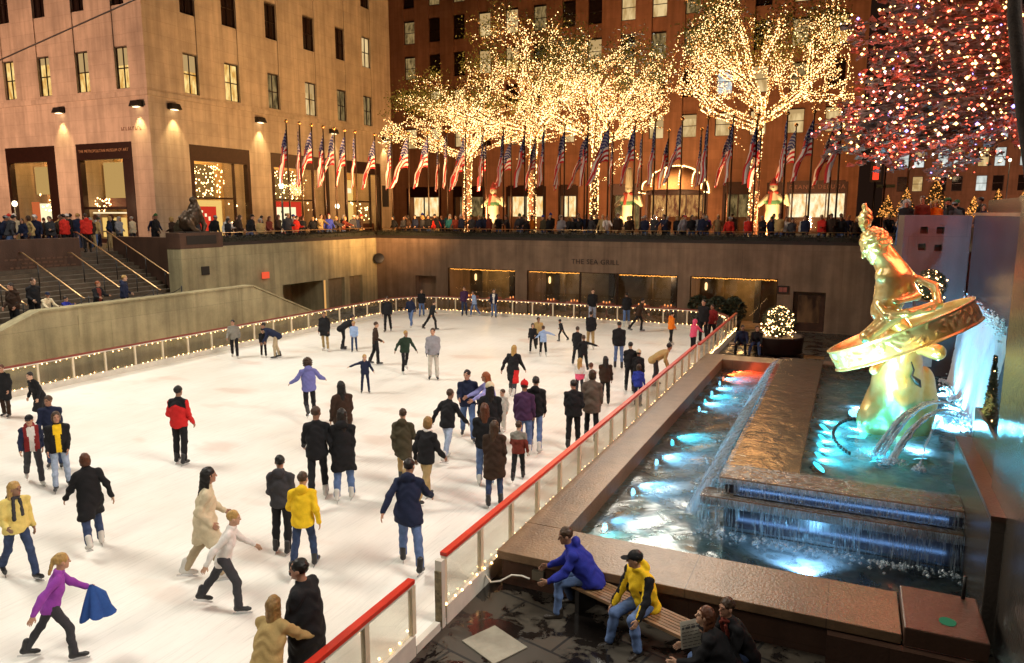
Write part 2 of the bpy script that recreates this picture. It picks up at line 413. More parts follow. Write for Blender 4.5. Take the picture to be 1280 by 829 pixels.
def frame_from(down, fwd):
    z = -np.asarray(down)/np.linalg.norm(down); y = np.asarray(fwd)-z*np.dot(fwd, z); y /= np.linalg.norm(y)+1e-9; x = np.cross(y, z)
    return np.stack([x, y, z], 1)
def hair_prims(style, hs=1.0):
    cut = lambda zz: ('f', lambda Q: zz-Q[..., 2])
    base = [('e', (0,-.022,.042), (.085,.100,.095))]
    face = dict(p=('e', (0,.098,-.045), (.066,.075,.098)), op='s', k=.012)
    if style == 'short': return base+[face, dict(p=cut(-.035), op='i', k=.02)], .002
    if style == 'bob': return base+[dict(p=('e', (0,-.035,-.03), (.096,.085,.11)), k=.03), face, dict(p=cut(-.11), op='i', k=.02)], .004
    if style == 'curly': return [('e', (0,-.025,.035), (.125,.120,.115)), dict(p=('e', (0,-.04,-.05), (.120,.09,.09)), k=.03), face], .016
    if style == 'long': return base+[dict(p=('c', (0,-.055,.0), (0,-.105,-.30), .080, .062), k=.04), dict(p=('c', (-.06,-.03,0), (-.085,-.05,-.24), .035, .03), k=.03), dict(p=('c', (.06,-.03,0), (.085,-.05,-.24), .035, .03), k=.03), face], .006
    if style == 'pony': return base+[face, dict(p=cut(-.04), op='i', k=.02), dict(p=('c', (0,-.11,.05), (0,-.16,-.16), .032, .022), k=.02)], .003
    return base+[face], .002
def hat_prims(style):
    if style == 'beanie': return [('e', (0,-.014,.060), (.094,.108,.098)), dict(p=('f', lambda Q: .022-Q[..., 2]), op='i', k=.01), dict(p=('c', (0,-.02,.16), (0,-.02,.17), .022, .02), k=.01)]
    if style == 'cap': return [('e', (0,-.014,.048), (.089,.104,.085)), dict(p=('f', lambda Q: .030-Q[..., 2]), op='i', k=.006), dict(p=('e', (0,.115,.036), (.066,.075,.010)), k=.012)]
    if style == 'hood': return [('e', (0,-.03,.02), (.115,.122,.130)), dict(p=('e', (0,.11,-.01), (.072,.10,.10)), op='s', k=.02), dict(p=('c', (0,-.05,-.06), (0,-.06,-.12), .09, .10), k=.04)]
    if style == 'round': return [('e', (0,-.015,.052), (.100,.112,.100)), dict(p=('f', lambda Q: .005-Q[..., 2]), op='i', k=.01)]
PCOUNT = [0]
def person(x, y, h, heading, pose, jacket, pants, hair, opts='', label='', group=None, z=0.0, skates=True, q='mid', pz=None, extra=None, cat='person'):
    PCOUNT[0] += 1; pid = PCOUNT[0]; rr = random.Random(pid*7+3)
    p = dict(POSES[pose] if isinstance(pose, str) else pose)
    if extra: p.update(extra)
    for k in ('la','ra','lo','ro','lh','rh'): p[k] = p.get(k, 0)+rr.uniform(-5, 5)
    if 'hy' not in p: p['hy'] = rr.uniform(-28, 28)
    if isinstance(pose, str) and pose in ('stand', 'step'):
        for k in ('le', 're'): p[k] += rr.choice((-12, 0, 14, 34))
    if rr.random() < .5 and pose != 'sit':
        for a, b in (('lh','rh'),('lk','rk'),('la','ra'),('lo','ro'),('le','re'),('ls','rs')):
            if pose in ('step','glide','stride','stand','kick','slim'): p[a], p[b] = p.get(b, 3 if a == 'ls' else 0), p.get(a, 3 if a == 'ls' else 0)
    J = fk(p)
    O = {}
    for t in opts.split(';'):
        t = t.strip()
        if not t: continue
        if t[:2] == 'L.': O['L'] = float('0'+t[1:])
        elif ':' in t: a, b = t.split(':'); O[a] = b
        else: O[t] = True
    v = {'hi': .014, 'mid': .0185, 'lo': .032}[q]
    wide = 1.26 if 'wide' in O else (.95 if 'slim' in O else 1.12)
    if 'W' in O: wide = float(O['W'])
    kid = max(0, min(1, (1.62-h)/.7)); hs = (1.0+.34*kid)
    T, nk = J['T'], J['neck']
    ti = lambda a: T@np.asarray(a, float)
    sole = (.128 if skates else .085)
    lows = [J[n+'an'][2]-sole*math.cos(R(J[n+'ft']*.5)) for n in 'lr']
    base = -min(lows) if pz is None else pz
    root = empty('person', (x, y, z), heading, label, cat, group)
    s = h/1.75; root.scale = (s, s, s)
    off = np.array([0, 0, base])
    # ---- body: trousers + trunk + neck, head and hands in one mesh
    lw = 1.10 if rr.random() < .6 else .98
    tp = ('dress' not in O)
    P = [('e', (0,-.012,.0), (.148,.108,.115))]
    for n in 'lr':
        kn, an, hip = J[n+'kn'], J[n+'an'], J[n+'hip']
        P.append(dict(p=('c', hip, kn, .088*lw, .064*lw), k=.035)); mid = kn*.62+an*.38+np.array([0,-.012,0])
        P.append(dict(p=('c', kn, mid, .062*lw, .062*lw), k=.03)); P.append(dict(p=('c', mid, an+(kn-an)*.06, .060*lw, .058*lw), k=.03))
    P.append(dict(p=('c', (0,-.01,.06), ti((0,-.01,.34)), .082, .082), k=.03)); P.append(dict(p=('c', ti((0,-.01,.38)), nk+ti((0,0,.02)), .075, .050), k=.03))
    Vb, Fb = surf(P, v, k=.03, noise=.0045, nscale=16, seed=pid)
    C = Vb[Fb].mean(1); loc = (C-nk)@T
    mb = np.full(len(Fb), 1); mb[(C@T)[:, 2] > .30] = 0
    parts = [(Vb+off, Fb, mb)]
    hv, hf, hm = HEAD[q]
    Hc = J['head']+J['HM']@np.array([0,0,.03*(hs-1)])
    parts.append((xf(hv*hs, J['HM'], Hc+off), hf, hm))
    for n, sx in (('l', -1), ('r', 1)):
        V0, F0 = HAND[q][sx]
        fr = frame_from(J[n+'hd'], T@np.array([0, 1, .15]) if abs(np.dot(J[n+'hd'], T@np.array([0,1,0]))) < .9 else T@np.array([0,0,1.]))
        parts.append((xf(V0, fr, J[n+'wr']+J[n+'hd']*.012+off), F0, 4 if 'gloves' in O else 0))
    V, F, M = join_np(parts)
    np_mesh('body', V, F, [skinm(pid if 'skin' not in O else int(O['skin'])), cloth(pants), M_EYE, M_LIP, cloth('blk')], root, M)
    # ---- jacket
    L = O.get('L', 0.0)
    wv = max(wide, .95)
    jk = [('k', ti((0,-.008,.26)), ti((0,-.012,.335)), .172*wide, .150*wide**.6, T, .72), dict(p=('k', ti((0,-.006,-.08)), ti((0,-.006,.28)), .178*wv, .165*wide, T, .74), k=.04)]
    for n, sx in (('l', -1), ('r', 1)):
        sh, el, wr = J[n+'sh'], J[n+'el'], J[n+'wr']
        jk.append(dict(p=('c', ti((sx*.03,-.014,.478)), sh, .062, .064*wide**.5), k=.04))
        jk.append(dict(p=('c', sh, el, .063*wide**.5, .057*wide**.5), k=.022)); jk.append(dict(p=('c', el, wr, .056*wide**.5, .045), k=.015))
    jk.append(dict(p=('e', nk+ti((0,.0,-.004)), (.078,.076,.052), T), k=.02))
    if 'hood' in O or (rr.random() < .18 and 'slim' not in O): jk.append(dict(p=('e', ti((0,-.105,.515)), (.115,.065,.085), T), k=.03))
    if L > 0:
        for n in 'lr':
            kn, hip = J[n+'kn'], J[n+'hip']; d = (kn-hip)/np.linalg.norm(kn-hip)
            jk.append(dict(p=('c', hip*[.7,1,1], hip*[.85,1,1]+d*(L+.10), .135, .142), k=.09))
        zc = -L-.10
    else: zc = -.125
    if p.get('lean', 0) < 40 and pose != 'sit': jk.append(dict(p=('f', lambda Q, zc=zc: zc+.012*np.sin(Q[..., 0]*17+Q[..., 1]*9)-Q[..., 2]), op='i', k=.012))
    Vj, Fj = surf(jk, v*.9, k=.035, noise=.0105, nscale=13, seed=pid+5)
    C = Vj[Fj].mean(1); lc = C@T; mj = np.zeros(len(Fj), int)
    jm = {'navyred': ('reddk','navy'), 'redyoke': ('red','blk'), 'navywhite': ('navy','white'), 'greymaroon': ('maroon','greycoat'), 'pinkwhite': ('white','pink'), 'blkred': ('blk','red'), 'navyblk': ('navy','blk'), 'yellowblk': ('yellow','blk')}.get(jacket, (jacket, jacket))
    front = (lc[:, 1] > .04)
    if jacket == 'navyred': mj[(abs(lc[:,0]) > .16)] = 1
    if jacket == 'redyoke': mj[(lc[:,2] > .40-.5*np.minimum(abs(lc[:,0]), .2)+.06*(lc[:,1] > 0)) & (abs(lc[:,0]) < .2)] = 1
    if jacket == 'greymaroon': mj[(lc[:,2] > .30)] = 1
    if jacket == 'pinkwhite': mj[(lc[:,2] < .12)] = 1
    if jacket == 'blkred': mj[(lc[:,2] < -.05) & (lc[:,0] > .10)] = 1
    if jacket == 'yellowblk':
        a = np.arctan2(lc[:,1], abs(lc[:,0])-.18)
        for n_, sx_ in (('l', -1), ('r', 1)):      # black bands run down the sleeves and the sides
            for a_, b_ in ((J[n_+'sh'], J[n_+'el']), (J[n_+'el'], J[n_+'wr'])):
                ab_ = b_-a_; h_ = np.clip(((C-a_)@ab_)/ab_.dot(ab_), 0, 1); v_ = C-a_-h_[:, None]*ab_; dd_ = np.linalg.norm(v_, axis=1)
                o_ = (T@np.array([sx_*.8, .6, 0.])); mj[(dd_ < .10) & ((v_@o_)/(dd_+1e-6) > .35) & ((v_@o_)/(dd_+1e-6) < .93)] = 1
        mj[(lc[:,2] < .30) & (lc[:,2] > .02) & (abs(lc[:,0]) > .10) & (abs(lc[:,0]) <= .155) & front] = 1
    mats = [cloth(jm[0]), cloth(jm[1]), cloth(O.get('open', 'white'))]
    if 'open' in O: mj[front & (abs(lc[:,0]) < .055+.03*(lc[:,2] > .3)) & (lc[:,2] < .52)] = 2
    np_mesh('jacket', Vj+off, Fj, mats, root, mj)
    # ---- hair and hat
    hst, hcol = (hair.split(':')+['', ''])[:2]
    hatc = None
    if hst in ('cap', 'beanie', 'hoodup'): hatc = hcol; hp = None; hk = 'short'; hcol2 = 'dk'
    elif hst == 'longhat': hatc = hair.split(':')[2]; hk = 'long'; hcol2 = hcol
    else: hk = hst; hcol2 = hcol
    hp, hn = hair_prims(hk)
    Vh, Fh = surf(hp, {'hi': .009, 'mid': .012, 'lo': .020}[q], k=.02, noise=hn*1.2+.003 if hk == 'curly' else .0045, nscale=55 if hk == 'curly' else 44, seed=pid)
    np_mesh('hair', xf(Vh*hs, J['HM'], Hc+off), Fh, hairm(hcol2), root)
    if hatc:
        st = {'cap': 'cap', 'beanie': 'beanie', 'hoodup': 'hood', 'longhat': 'round'}[hst]
        Vh, Fh = surf(hat_prims(st), {'hi': .008, 'mid': .011, 'lo': .02}[q], k=.015, noise=.001, nscale=40)
        np_mesh('hood' if st == 'hood' else ('cap' if st == 'cap' else 'woolly_hat'), xf(Vh*hs, J['HM'], Hc+off), Fh, cloth(hatc), root)
    if 'band' in O:
        pass
    if 'scarf' in O:
        sc = [('e', nk+ti((0,.005,.0)), (.088,.085,.042), T), dict(p=('c', nk+ti((.05,.085,-.03)), ti((.07,.135,.18)), .026, .032), k=.02), dict(p=('c', nk+ti((-.055,.08,-.03)), ti((-.06,.135,.24)), .026, .030), k=.02)]
        if rr.random() < .7: sc.append(dict(p=('c', nk+ti((.07,-.07,-.01)), ti((.09,-.135,.22)), .030, .036), k=.02))
        Vs, Fs = surf(sc, .013, k=.02, noise=.003, nscale=30)
        np_mesh('scarf', Vs+off, Fs, cloth(O['scarf']), root)
    # ---- skates or shoes
    bt = SKATE if skates else SHOE
    key = 'white' if (skates and rr.random() < .3) else 'dark'
    for n, sx in (('l', -1), ('r', 1)):
        ft = J[n+'ft']; M3 = Rz(-sx*8)@Rx(ft*.5 if pose != 'sit' else 0)
        o = bpy.data.objects.new('skate' if skates else 'shoe', bt[key]); COL.objects.link(o); o.parent = root
        o.matrix_local = Matrix.Translation(Vector(J[n+'an']+off+np.array([0,0,0])))@Matrix(M3.tolist()).to_4x4()
        if skates:
            b = bpy.data.objects.new('blade', BLADE); COL.objects.link(b); b.parent = o
    return root
# x, y, height, facing (degrees left of straight away), pose, jacket, trousers, hair, options, label
SKATERS = [
(-22.2, 12.92, 1.51, 150, 'stand', 'blk', 'dkbrown', 'short:auburn', 'L.3', "skater in long black coat at the ice's left edge by the stair wall"),
(-20.71, 12.96, 1.49, 120, 'lean', 'blk', 'blk', 'short:dk', 'L.45', 'dark skater leaning forward in long black coat beside the stair wall'),
(-16.63, 10.63, 1.69, 170, 'stand', 'navy', 'dkjeans', 'short:brn', '', 'man in navy jacket half hidden behind the woman with yellow shirt'),
(-15.98, 9.74, 1.56, 185, 'step', 'navyred', 'char', 'cap:blk', 'open:white', 'boy in navy and red jacket over white shirt with black cap'),
(-15.16, 9.8, 1.69, 180, 'stand', 'blk', 'ltjeans', 'bob:brn', 'open:yellow', 'woman in open black jacket over bright yellow shirt and pale jeans'),
(-11.97, 8.2, 1.68, 12, 'glide', 'blk', 'dkjeans', 'bob:auburn', 'L.25', 'woman in black coat and dark jeans with short reddish hair, gliding away'),
(-12.0, 6.93, 1.66, 200, 'step', 'ltyellow', 'dkjeans', 'long:blond', 'scarf:char', 'blonde woman in pale yellow jacket with dark scarf and jeans'),
(-9.28, 5.7, 1.49, -95, 'stride', 'purple', 'char', 'pony:blond', 'slim', 'girl in purple sweater and dark leggings striding with one arm stretched out'),
(-9.19, 8.19, 1.85, -90, 'step', 'cream', 'beige', 'long:blk', 'L.3', 'dark long-haired woman in cream coat and beige trousers skating sideways'),
(-8.17, 7.58, 1.57, -100, 'stride', 'white', 'char', 'short:blond', 'slim', 'skater in white top and dark trousers beside the woman in cream coat'),
(-14.17, 12.07, 1.83, -30, 'stand', 'redyoke', 'blk', 'short:blk', '', 'man in red jacket with black shoulder yoke and black trousers standing alone'),
(-13.85, 16.29, 1.76, 8, 'kick', 'periw', 'blk', 'curly:brn', '', 'curly-haired woman in periwinkle jacket skating away with one leg lifted'),
(-8.76, 9.46, 1.7, -20, 'stand', 'char', 'blk', 'short:blk', '', 'man in charcoal sweater hidden behind the bright yellow puffer jacket'),
(-7.95, 9.06, 1.67, -15, 'step', 'yellow', 'dkjeans', 'short:brn', 'hood', 'man in puffy bright yellow jacket with hood down and dark jeans'),
(-9.7, 11.57, 1.96, 0, 'step', 'blk', 'blk', 'short:brn', 'armsback', 'man in black jacket and black trousers seen from behind, elbows bent'),
(-9.24, 11.82, 1.9, -8, 'stand', 'blk', 'jeans', 'long:dk', 'L.3', 'woman in long black coat and blue jeans seen from behind beside man in black'),
(-10.96, 14.06, 1.84, 20, 'stand', 'dkbrown', 'blk', 'long:blk', 'L.2', 'tall dark-haired woman in brown jacket just behind woman in long black coat'),
(-14.4, 19.72, 1.24, 180, 'armout', 'navy', 'navy', 'short:blond', '', 'blond child in dark snow jacket holding one arm out sideways'),
(-20.42, 25.19, 1.67, 165, 'stand', 'blk', 'khaki', 'short:brn', 'L.2', 'woman in black coat and khaki trousers near the curved barrier end'),
(-19.96, 25.82, 1.69, -70, 'bend', 'blk', 'blk', 'short:dk', '', 'adult in black bending down towards the child in light blue'),
(-19.17, 25.56, 1.28, 180, 'stand', 'ltblue', 'dkjeans', 'short:blond', '', 'small blond child in light blue top beside a bending adult'),
(-16.75, 23.69, 1.65, -75, 'slim', 'dkbrown', 'blk', 'short:brn', 'slim', 'slim skater in dark brown sweater and black trousers, turned to the side'),
(-20.93, 30.69, 1.73, 170, 'stand', 'blk', 'blk', 'short:dk', '', 'man all in black standing upright by the barrier curve'),
(-20.72, 32.52, 1.6, 150, 'step', 'navy', 'jeans', 'short:brn', '', 'skater in blue jeans and navy sweater gliding by the curved barrier'),
(-22.63, 36.32, 1.53, 180, 'stand', 'blk', 'jeans', 'short:brn', '', 'man in black jacket and blue jeans standing against the curved barrier'),
(-19.19, 32.05, 1.51, -60, 'stride', 'blk', 'blk', 'short:brn', '', 'skater in black bent mid-stride near the curved barrier'),
(-14.82, 22.8, 1.6, -160, 'glide', 'dkgreen', 'blk', 'short:blond', '', 'blond skater in dark green jacket gliding with an arm trailing'),
(-13.32, 22.31, 1.82, 180, 'stand', 'grey', 'ltgrey', 'short:brn', 'gloves', 'man in grey sweatshirt and pale trousers with black gloves facing forward'),
(-22.89, 22.48, 1.57, 175, 'step', 'greycoat', 'blk', 'short:dk', '', 'man in grey jacket and black trousers beside the lit barrier wall'),
(-21.81, 22.98, 1.17, 180, 'stand', 'blk', 'blk', 'cap:blk', '', 'small child in black snowsuit being helped by adult in navy'),
(-21.21, 23.07, 1.53, 95, 'bend', 'navy', 'beige', 'short:dk', '', 'adult in navy jacket and beige trousers stooping over a small child'),
(-20.22, 38.18, 1.65, 180, 'stand', 'purpledk', 'dkjeans', 'short:brn', '', 'man in dark purple jacket and jeans leaning at the far barrier'),
(-19.57, 38.47, 1.46, 120, 'step', 'ltblue', 'jeans', 'bob:brn', '', 'woman in pale blue jacket at the far barrier beside man in purple'),
(-18.32, 38.67, 1.59, 175, 'stand', 'navywhite', 'jeans', 'short:dk', 'open:white', 'man in navy jacket with white front at the far barrier'),
(-8.54, 14.91, 1.72, -35, 'glide', 'blk', 'ltjeans', 'short:brn', '', 'man in black jacket and pale jeans gliding past with head turned away'),
(-8.91, 16.63, 1.88, 180, 'step', 'navy', 'jeans', 'short:dk', '', 'moustached man in navy jacket and blue jeans holding out an arm'),
(-8.26, 16.7, 1.82, 110, 'reach', 'lav', 'ltjeans', 'long:red', '', 'red-haired woman in lavender jacket reaching towards man in navy'),
(-8.38, 17.68, 1.12, 150, 'stand', 'ltgrey', 'ltgrey', 'short:brn', '', 'child in pale grey jacket and trousers behind red-haired woman'),
(-7.56, 15.23, 1.88, 0, 'stand', 'blk', 'dkjeans', 'longhat:dk:cream', 'L.2', 'person with round cream hat and long dark hair in black coat'),
(-6.95, 13.73, 1.81, -5, 'stand', 'blk', 'jeans', 'long:auburn', '', 'woman in black jacket with long auburn hair and jeans, seen from behind'),
(-6.31, 12.89, 1.72, 0, 'stand', 'dkbrown', 'dkjeans', 'long:brn', 'L.3', 'woman in long dark brown coat nearest the red rail, brown hair'),
(-6.45, 14.39, 1.31, -5, 'step', 'greymaroon', 'blk', 'short:brn', 'band', 'child in jacket with grey shoulders and maroon body near red rail'),
(-7.04, 16.05, 1.8, 0, 'stand', 'purpledk', 'jeans', 'beanie:red', '', 'person with red cap and plum jacket seen from behind'),
(-6.91, 16.45, 1.85, -10, 'stand', 'blk', 'jeans', 'short:dk', '', 'man in black jacket close beside the person with red cap'),
(-9.73, 21.27, 1.66, -20, 'glide', 'blkred', 'char', 'long:blond', 'L.35', 'blonde woman in long black coat with a flash of red lining'),
(-8.63, 13.11, 1.68, -15, 'step', 'olive', 'khaki', 'short:brn', 'L.2', 'man in olive parka and khaki trousers skating away'),
(-7.65, 12.46, 1.77, -40, 'step', 'blk', 'khaki', 'bob:blondd', 'scarf:white', 'person with white scarf over black sweater and khaki trousers'),
(-6.45, 9.9, 1.84, -10, 'stride', 'navyblk', 'jeans', 'short:dk', 'L.1', 'person in dark hooded jacket and blue jeans mid-stride near gate opening'),
(-6.12, 17.03, 1.72, 0, 'stand', 'blk', 'blk', 'short:dk', 'wide', 'broad man all in black seen from behind beside red rail'),
(-5.89, 17.79, 1.84, -5, 'stand', 'greybrown', 'blk', 'bob:brn', 'L.15', 'woman in grey brown coat beside broad man in black'),
(-6.71, 21.54, 1.47, 0, 'stand', 'dkbrown', 'blk', 'long:dk', '', 'girl in brown jacket and black trousers with long dark hair'),
(-7.7, 21.97, 1.26, 0, 'stand', 'pinkwhite', 'char', 'long:blond', 'band', 'small blonde girl in pink and white jacket'),
(-7.15, 21.45, 1.25, 5, 'stand', 'white', 'char', 'short:auburn', '', 'small child in white jacket beside blonde girl in pink'),
(-9.58, 26.98, 1.46, -20, 'stand', 'blk', 'blk', 'short:brn', '', 'man in black half hidden behind woman stretching an arm back'),
(-8.86, 25.69, 1.36, 20, 'armout', 'blk', 'blk', 'short:brn', '', 'woman in black stretching one arm back towards the ice'),
(-10.15, 30.32, 1.62, 10, 'stand', 'blk', 'khaki', 'short:dk', '', 'man in black jacket and khaki trousers seen from behind'),
(-7.88, 26.93, 1.77, 0, 'stand', 'blk', 'jeans', 'short:dk', '', 'man in black jacket and blue jeans standing in the middle of the ice'),
(-6.47, 23.49, 1.63, 0, 'stand', 'blk', 'blk', 'short:dk', '', 'man in black among the group leaning at the red rail'),
(-6.17, 23.38, 1.4, -10, 'stand', 'blk', 'blk', 'beanie:cream', '', 'person in black jacket with cream woolly hat by the red rail'),
(-5.73, 21.78, 1.26, -15, 'stand', 'blue', 'navy', 'bob:brn', '', 'child in bright blue jacket holding the red rail'),
(-5.91, 24.63, 1.29, -80, 'bend', 'tan', 'char', 'short:dk', 'reach', 'man in tan jacket bent over the red rail'),
(-7.19, 32.76, 1.49, -60, 'stand', 'orange', 'blk', 'short:blk', '', 'person in bright orange jacket and black trousers'),
(-5.94, 31.43, 1.38, -30, 'reach', 'pink', 'blk', 'hoodup:pink', '', 'child in hot pink hooded jacket reaching for the red rail'),
(-5.96, 33.78, 1.98, 150, 'stand', 'blk', 'blk', 'short:dk', 'wide', 'broad man in black near the corner of the red rail'),
(-5.67, 34.38, 1.71, 160, 'stand', 'reddk', 'blk', 'short:dk', '', 'person in dark red jacket beside the rail corner'),
(-12.14, 28.58, 1.24, 170, 'step', 'blk', 'blk', 'bob:dk', '', 'child in black coat holding hands in the middle of the ice'),
(-12.14, 29.2, 1.47, 175, 'lean', 'tan', 'blk', 'short:dk', '', 'adult in tan jacket with two children in the middle of the ice'),
(-11.4, 27.94, 1.24, 10, 'armout', 'ltblue', 'blk', 'short:brn', '', 'child in light blue jacket with arms out'),
(-12.02, 31.7, 1.01, 60, 'stride', 'blk', 'blk', 'short:dk', '', 'small child in dark suit tilting mid-stride'),
(-12.46, 38.53, 1.85, 185, 'stand', 'blk', 'ltjeans', 'short:brn', '', 'man in black jacket and pale jeans leaning on the far barrier'),
(-10.58, 37.48, 1.73, 5, 'stand', 'blk', 'jeans', 'short:dk', '', 'man in black jacket and blue jeans gliding away to the far barrier'),
(-9.52, 35.93, 1.69, -90, 'stride', 'dkbrown', 'blk', 'short:dk', '', 'skater in dark brown coat near the far barrier'),
]
# ================================================================ CAMERA, AIR, LIGHT
cam = bpy.data.cameras.new('camera'); camo = bpy.data.objects.new('camera', cam); COL.objects.link(camo)
cam.sensor_width = 36; cam.lens = 36*925/1280; cam.clip_start = .1; cam.clip_end = 2000
camo.location = (0, 0, 5.9); camo.rotation_euler = (R(90-9.1205), 0, R(24.6545)); S.camera = camo
w = bpy.data.worlds.new('World'); S.world = w; w.use_nodes = True
bg = w.node_tree.nodes['Background']; bg.inputs[0].default_value = (.40, .20, .13, 1); bg.inputs[1].default_value = .035
S.view_settings.view_transform = 'Standard'; S.view_settings.look = 'None'; S.view_settings.exposure = 0; S.view_settings.gamma = 1
S.render.engine = 'CYCLES'; S.cycles.use_denoising = True; S.cycles.max_bounces = 6; S.cycles.transparent_max_bounces = 16; S.cycles.diffuse_bounces = 2; S.cycles.glossy_bounces = 3; S.cycles.transmission_bounces = 4
S.cycles.sample_clamp_indirect = 2.5; S.cycles.caustics_reflective = False; S.cycles.caustics_refractive = False
try: S.cycles.denoiser = 'OPENIMAGEDENOISE'; S.cycles.use_light_tree = True
except Exception: pass
def lamp(name, typ, loc, power, col=(1, .85, .65), target=None, size=.3, angle=60, blend=.4, sx=None, sy=None):
    d = bpy.data.lights.new(name, typ); d.energy = power; d.color = col
    if typ in ('POINT', 'SPOT'): d.shadow_soft_size = size
    if typ == 'SPOT': d.spot_size = R(angle); d.spot_blend = blend
    if typ == 'AREA':
        d.shape = 'RECTANGLE'; d.size = sx or size; d.size_y = sy or size
    o = bpy.data.objects.new(name, d); COL.objects.link(o); o.location = loc
    if target is not None: o.rotation_euler = (Vector(target)-Vector(loc)).to_track_quat('-Z', 'Y').to_euler()
    return o
# rink floodlights on the roofs round the plaza, then added fill lamps
lamp('rink_flood_and_fill', 'SPOT', (-36, 10, 30), 41000, (1, .95, .83), (-13, 17, 0), size=6, angle=72, blend=.5)
lamp('rink_flood_and_fill', 'SPOT', (14, 10, 28), 35000, (1, .95, .84), (-15, 17, 0), size=6, angle=58, blend=.5)
lamp('rink_flood_and_fill', 'SPOT', (-14, 66, 30), 33000, (1, .94, .80), (-14, 24, 0), size=6, angle=50, blend=.5)
lamp('rink_flood_and_fill', 'SPOT', (-8, -16, 26), 12000, (1, .93, .8), (-13, 13, 0), size=6, angle=52, blend=.6)  # unseen fill added behind the camera for the near sides of skaters
lamp('rink_flood_and_fill', 'SPOT', (-40, 34, 26), 20000, (1, .93, .78), (-14, 20, 0), size=6, angle=60, blend=.6)  # added fill that softens the shadows on the ice
lamp('rink_flood_and_fill', 'SPOT', (16, 34, 24), 18000, (1, .93, .80), (-15, 20, 0), size=6, angle=58, blend=.6)  # added fill from the opposite side, also against dark shadows
# facade floods on the plaza
lamp('facade_floodlight', 'SPOT', (-46, 8, 6.5), 32000, (1, .53, .34), (-48, 31, 17), size=2.5, angle=110, blend=.9)
lamp('facade_floodlight', 'SPOT', (-22, 36, 5.5), 16000, (1, .54, .21), (-37, 43, 14), size=3.0, angle=110, blend=.9)
lamp('facade_floodlight', 'SPOT', (-24, 46, 4.6), 17000, (1, .43, .19), (-24, 72, 16), size=.8, angle=120, blend=.9)
lamp('facade_floodlight', 'SPOT', (-5, 46, 4.6), 16500, (1, .41, .18), (-6, 72, 14), size=.8, angle=120, blend=.9)
lamp('flag_fill_light', 'SPOT', (-38, 14, 26), 9000, (1, .78, .5), (-14, 42, 8.5), size=1.0, angle=44, blend=.6)  # unseen spot added to brighten the flags
lamp('facade_floodlight', 'SPOT', (14, 84, 5), 12000, (1, .55, .36), (14, 110, 14), size=.8, angle=120, blend=.9)
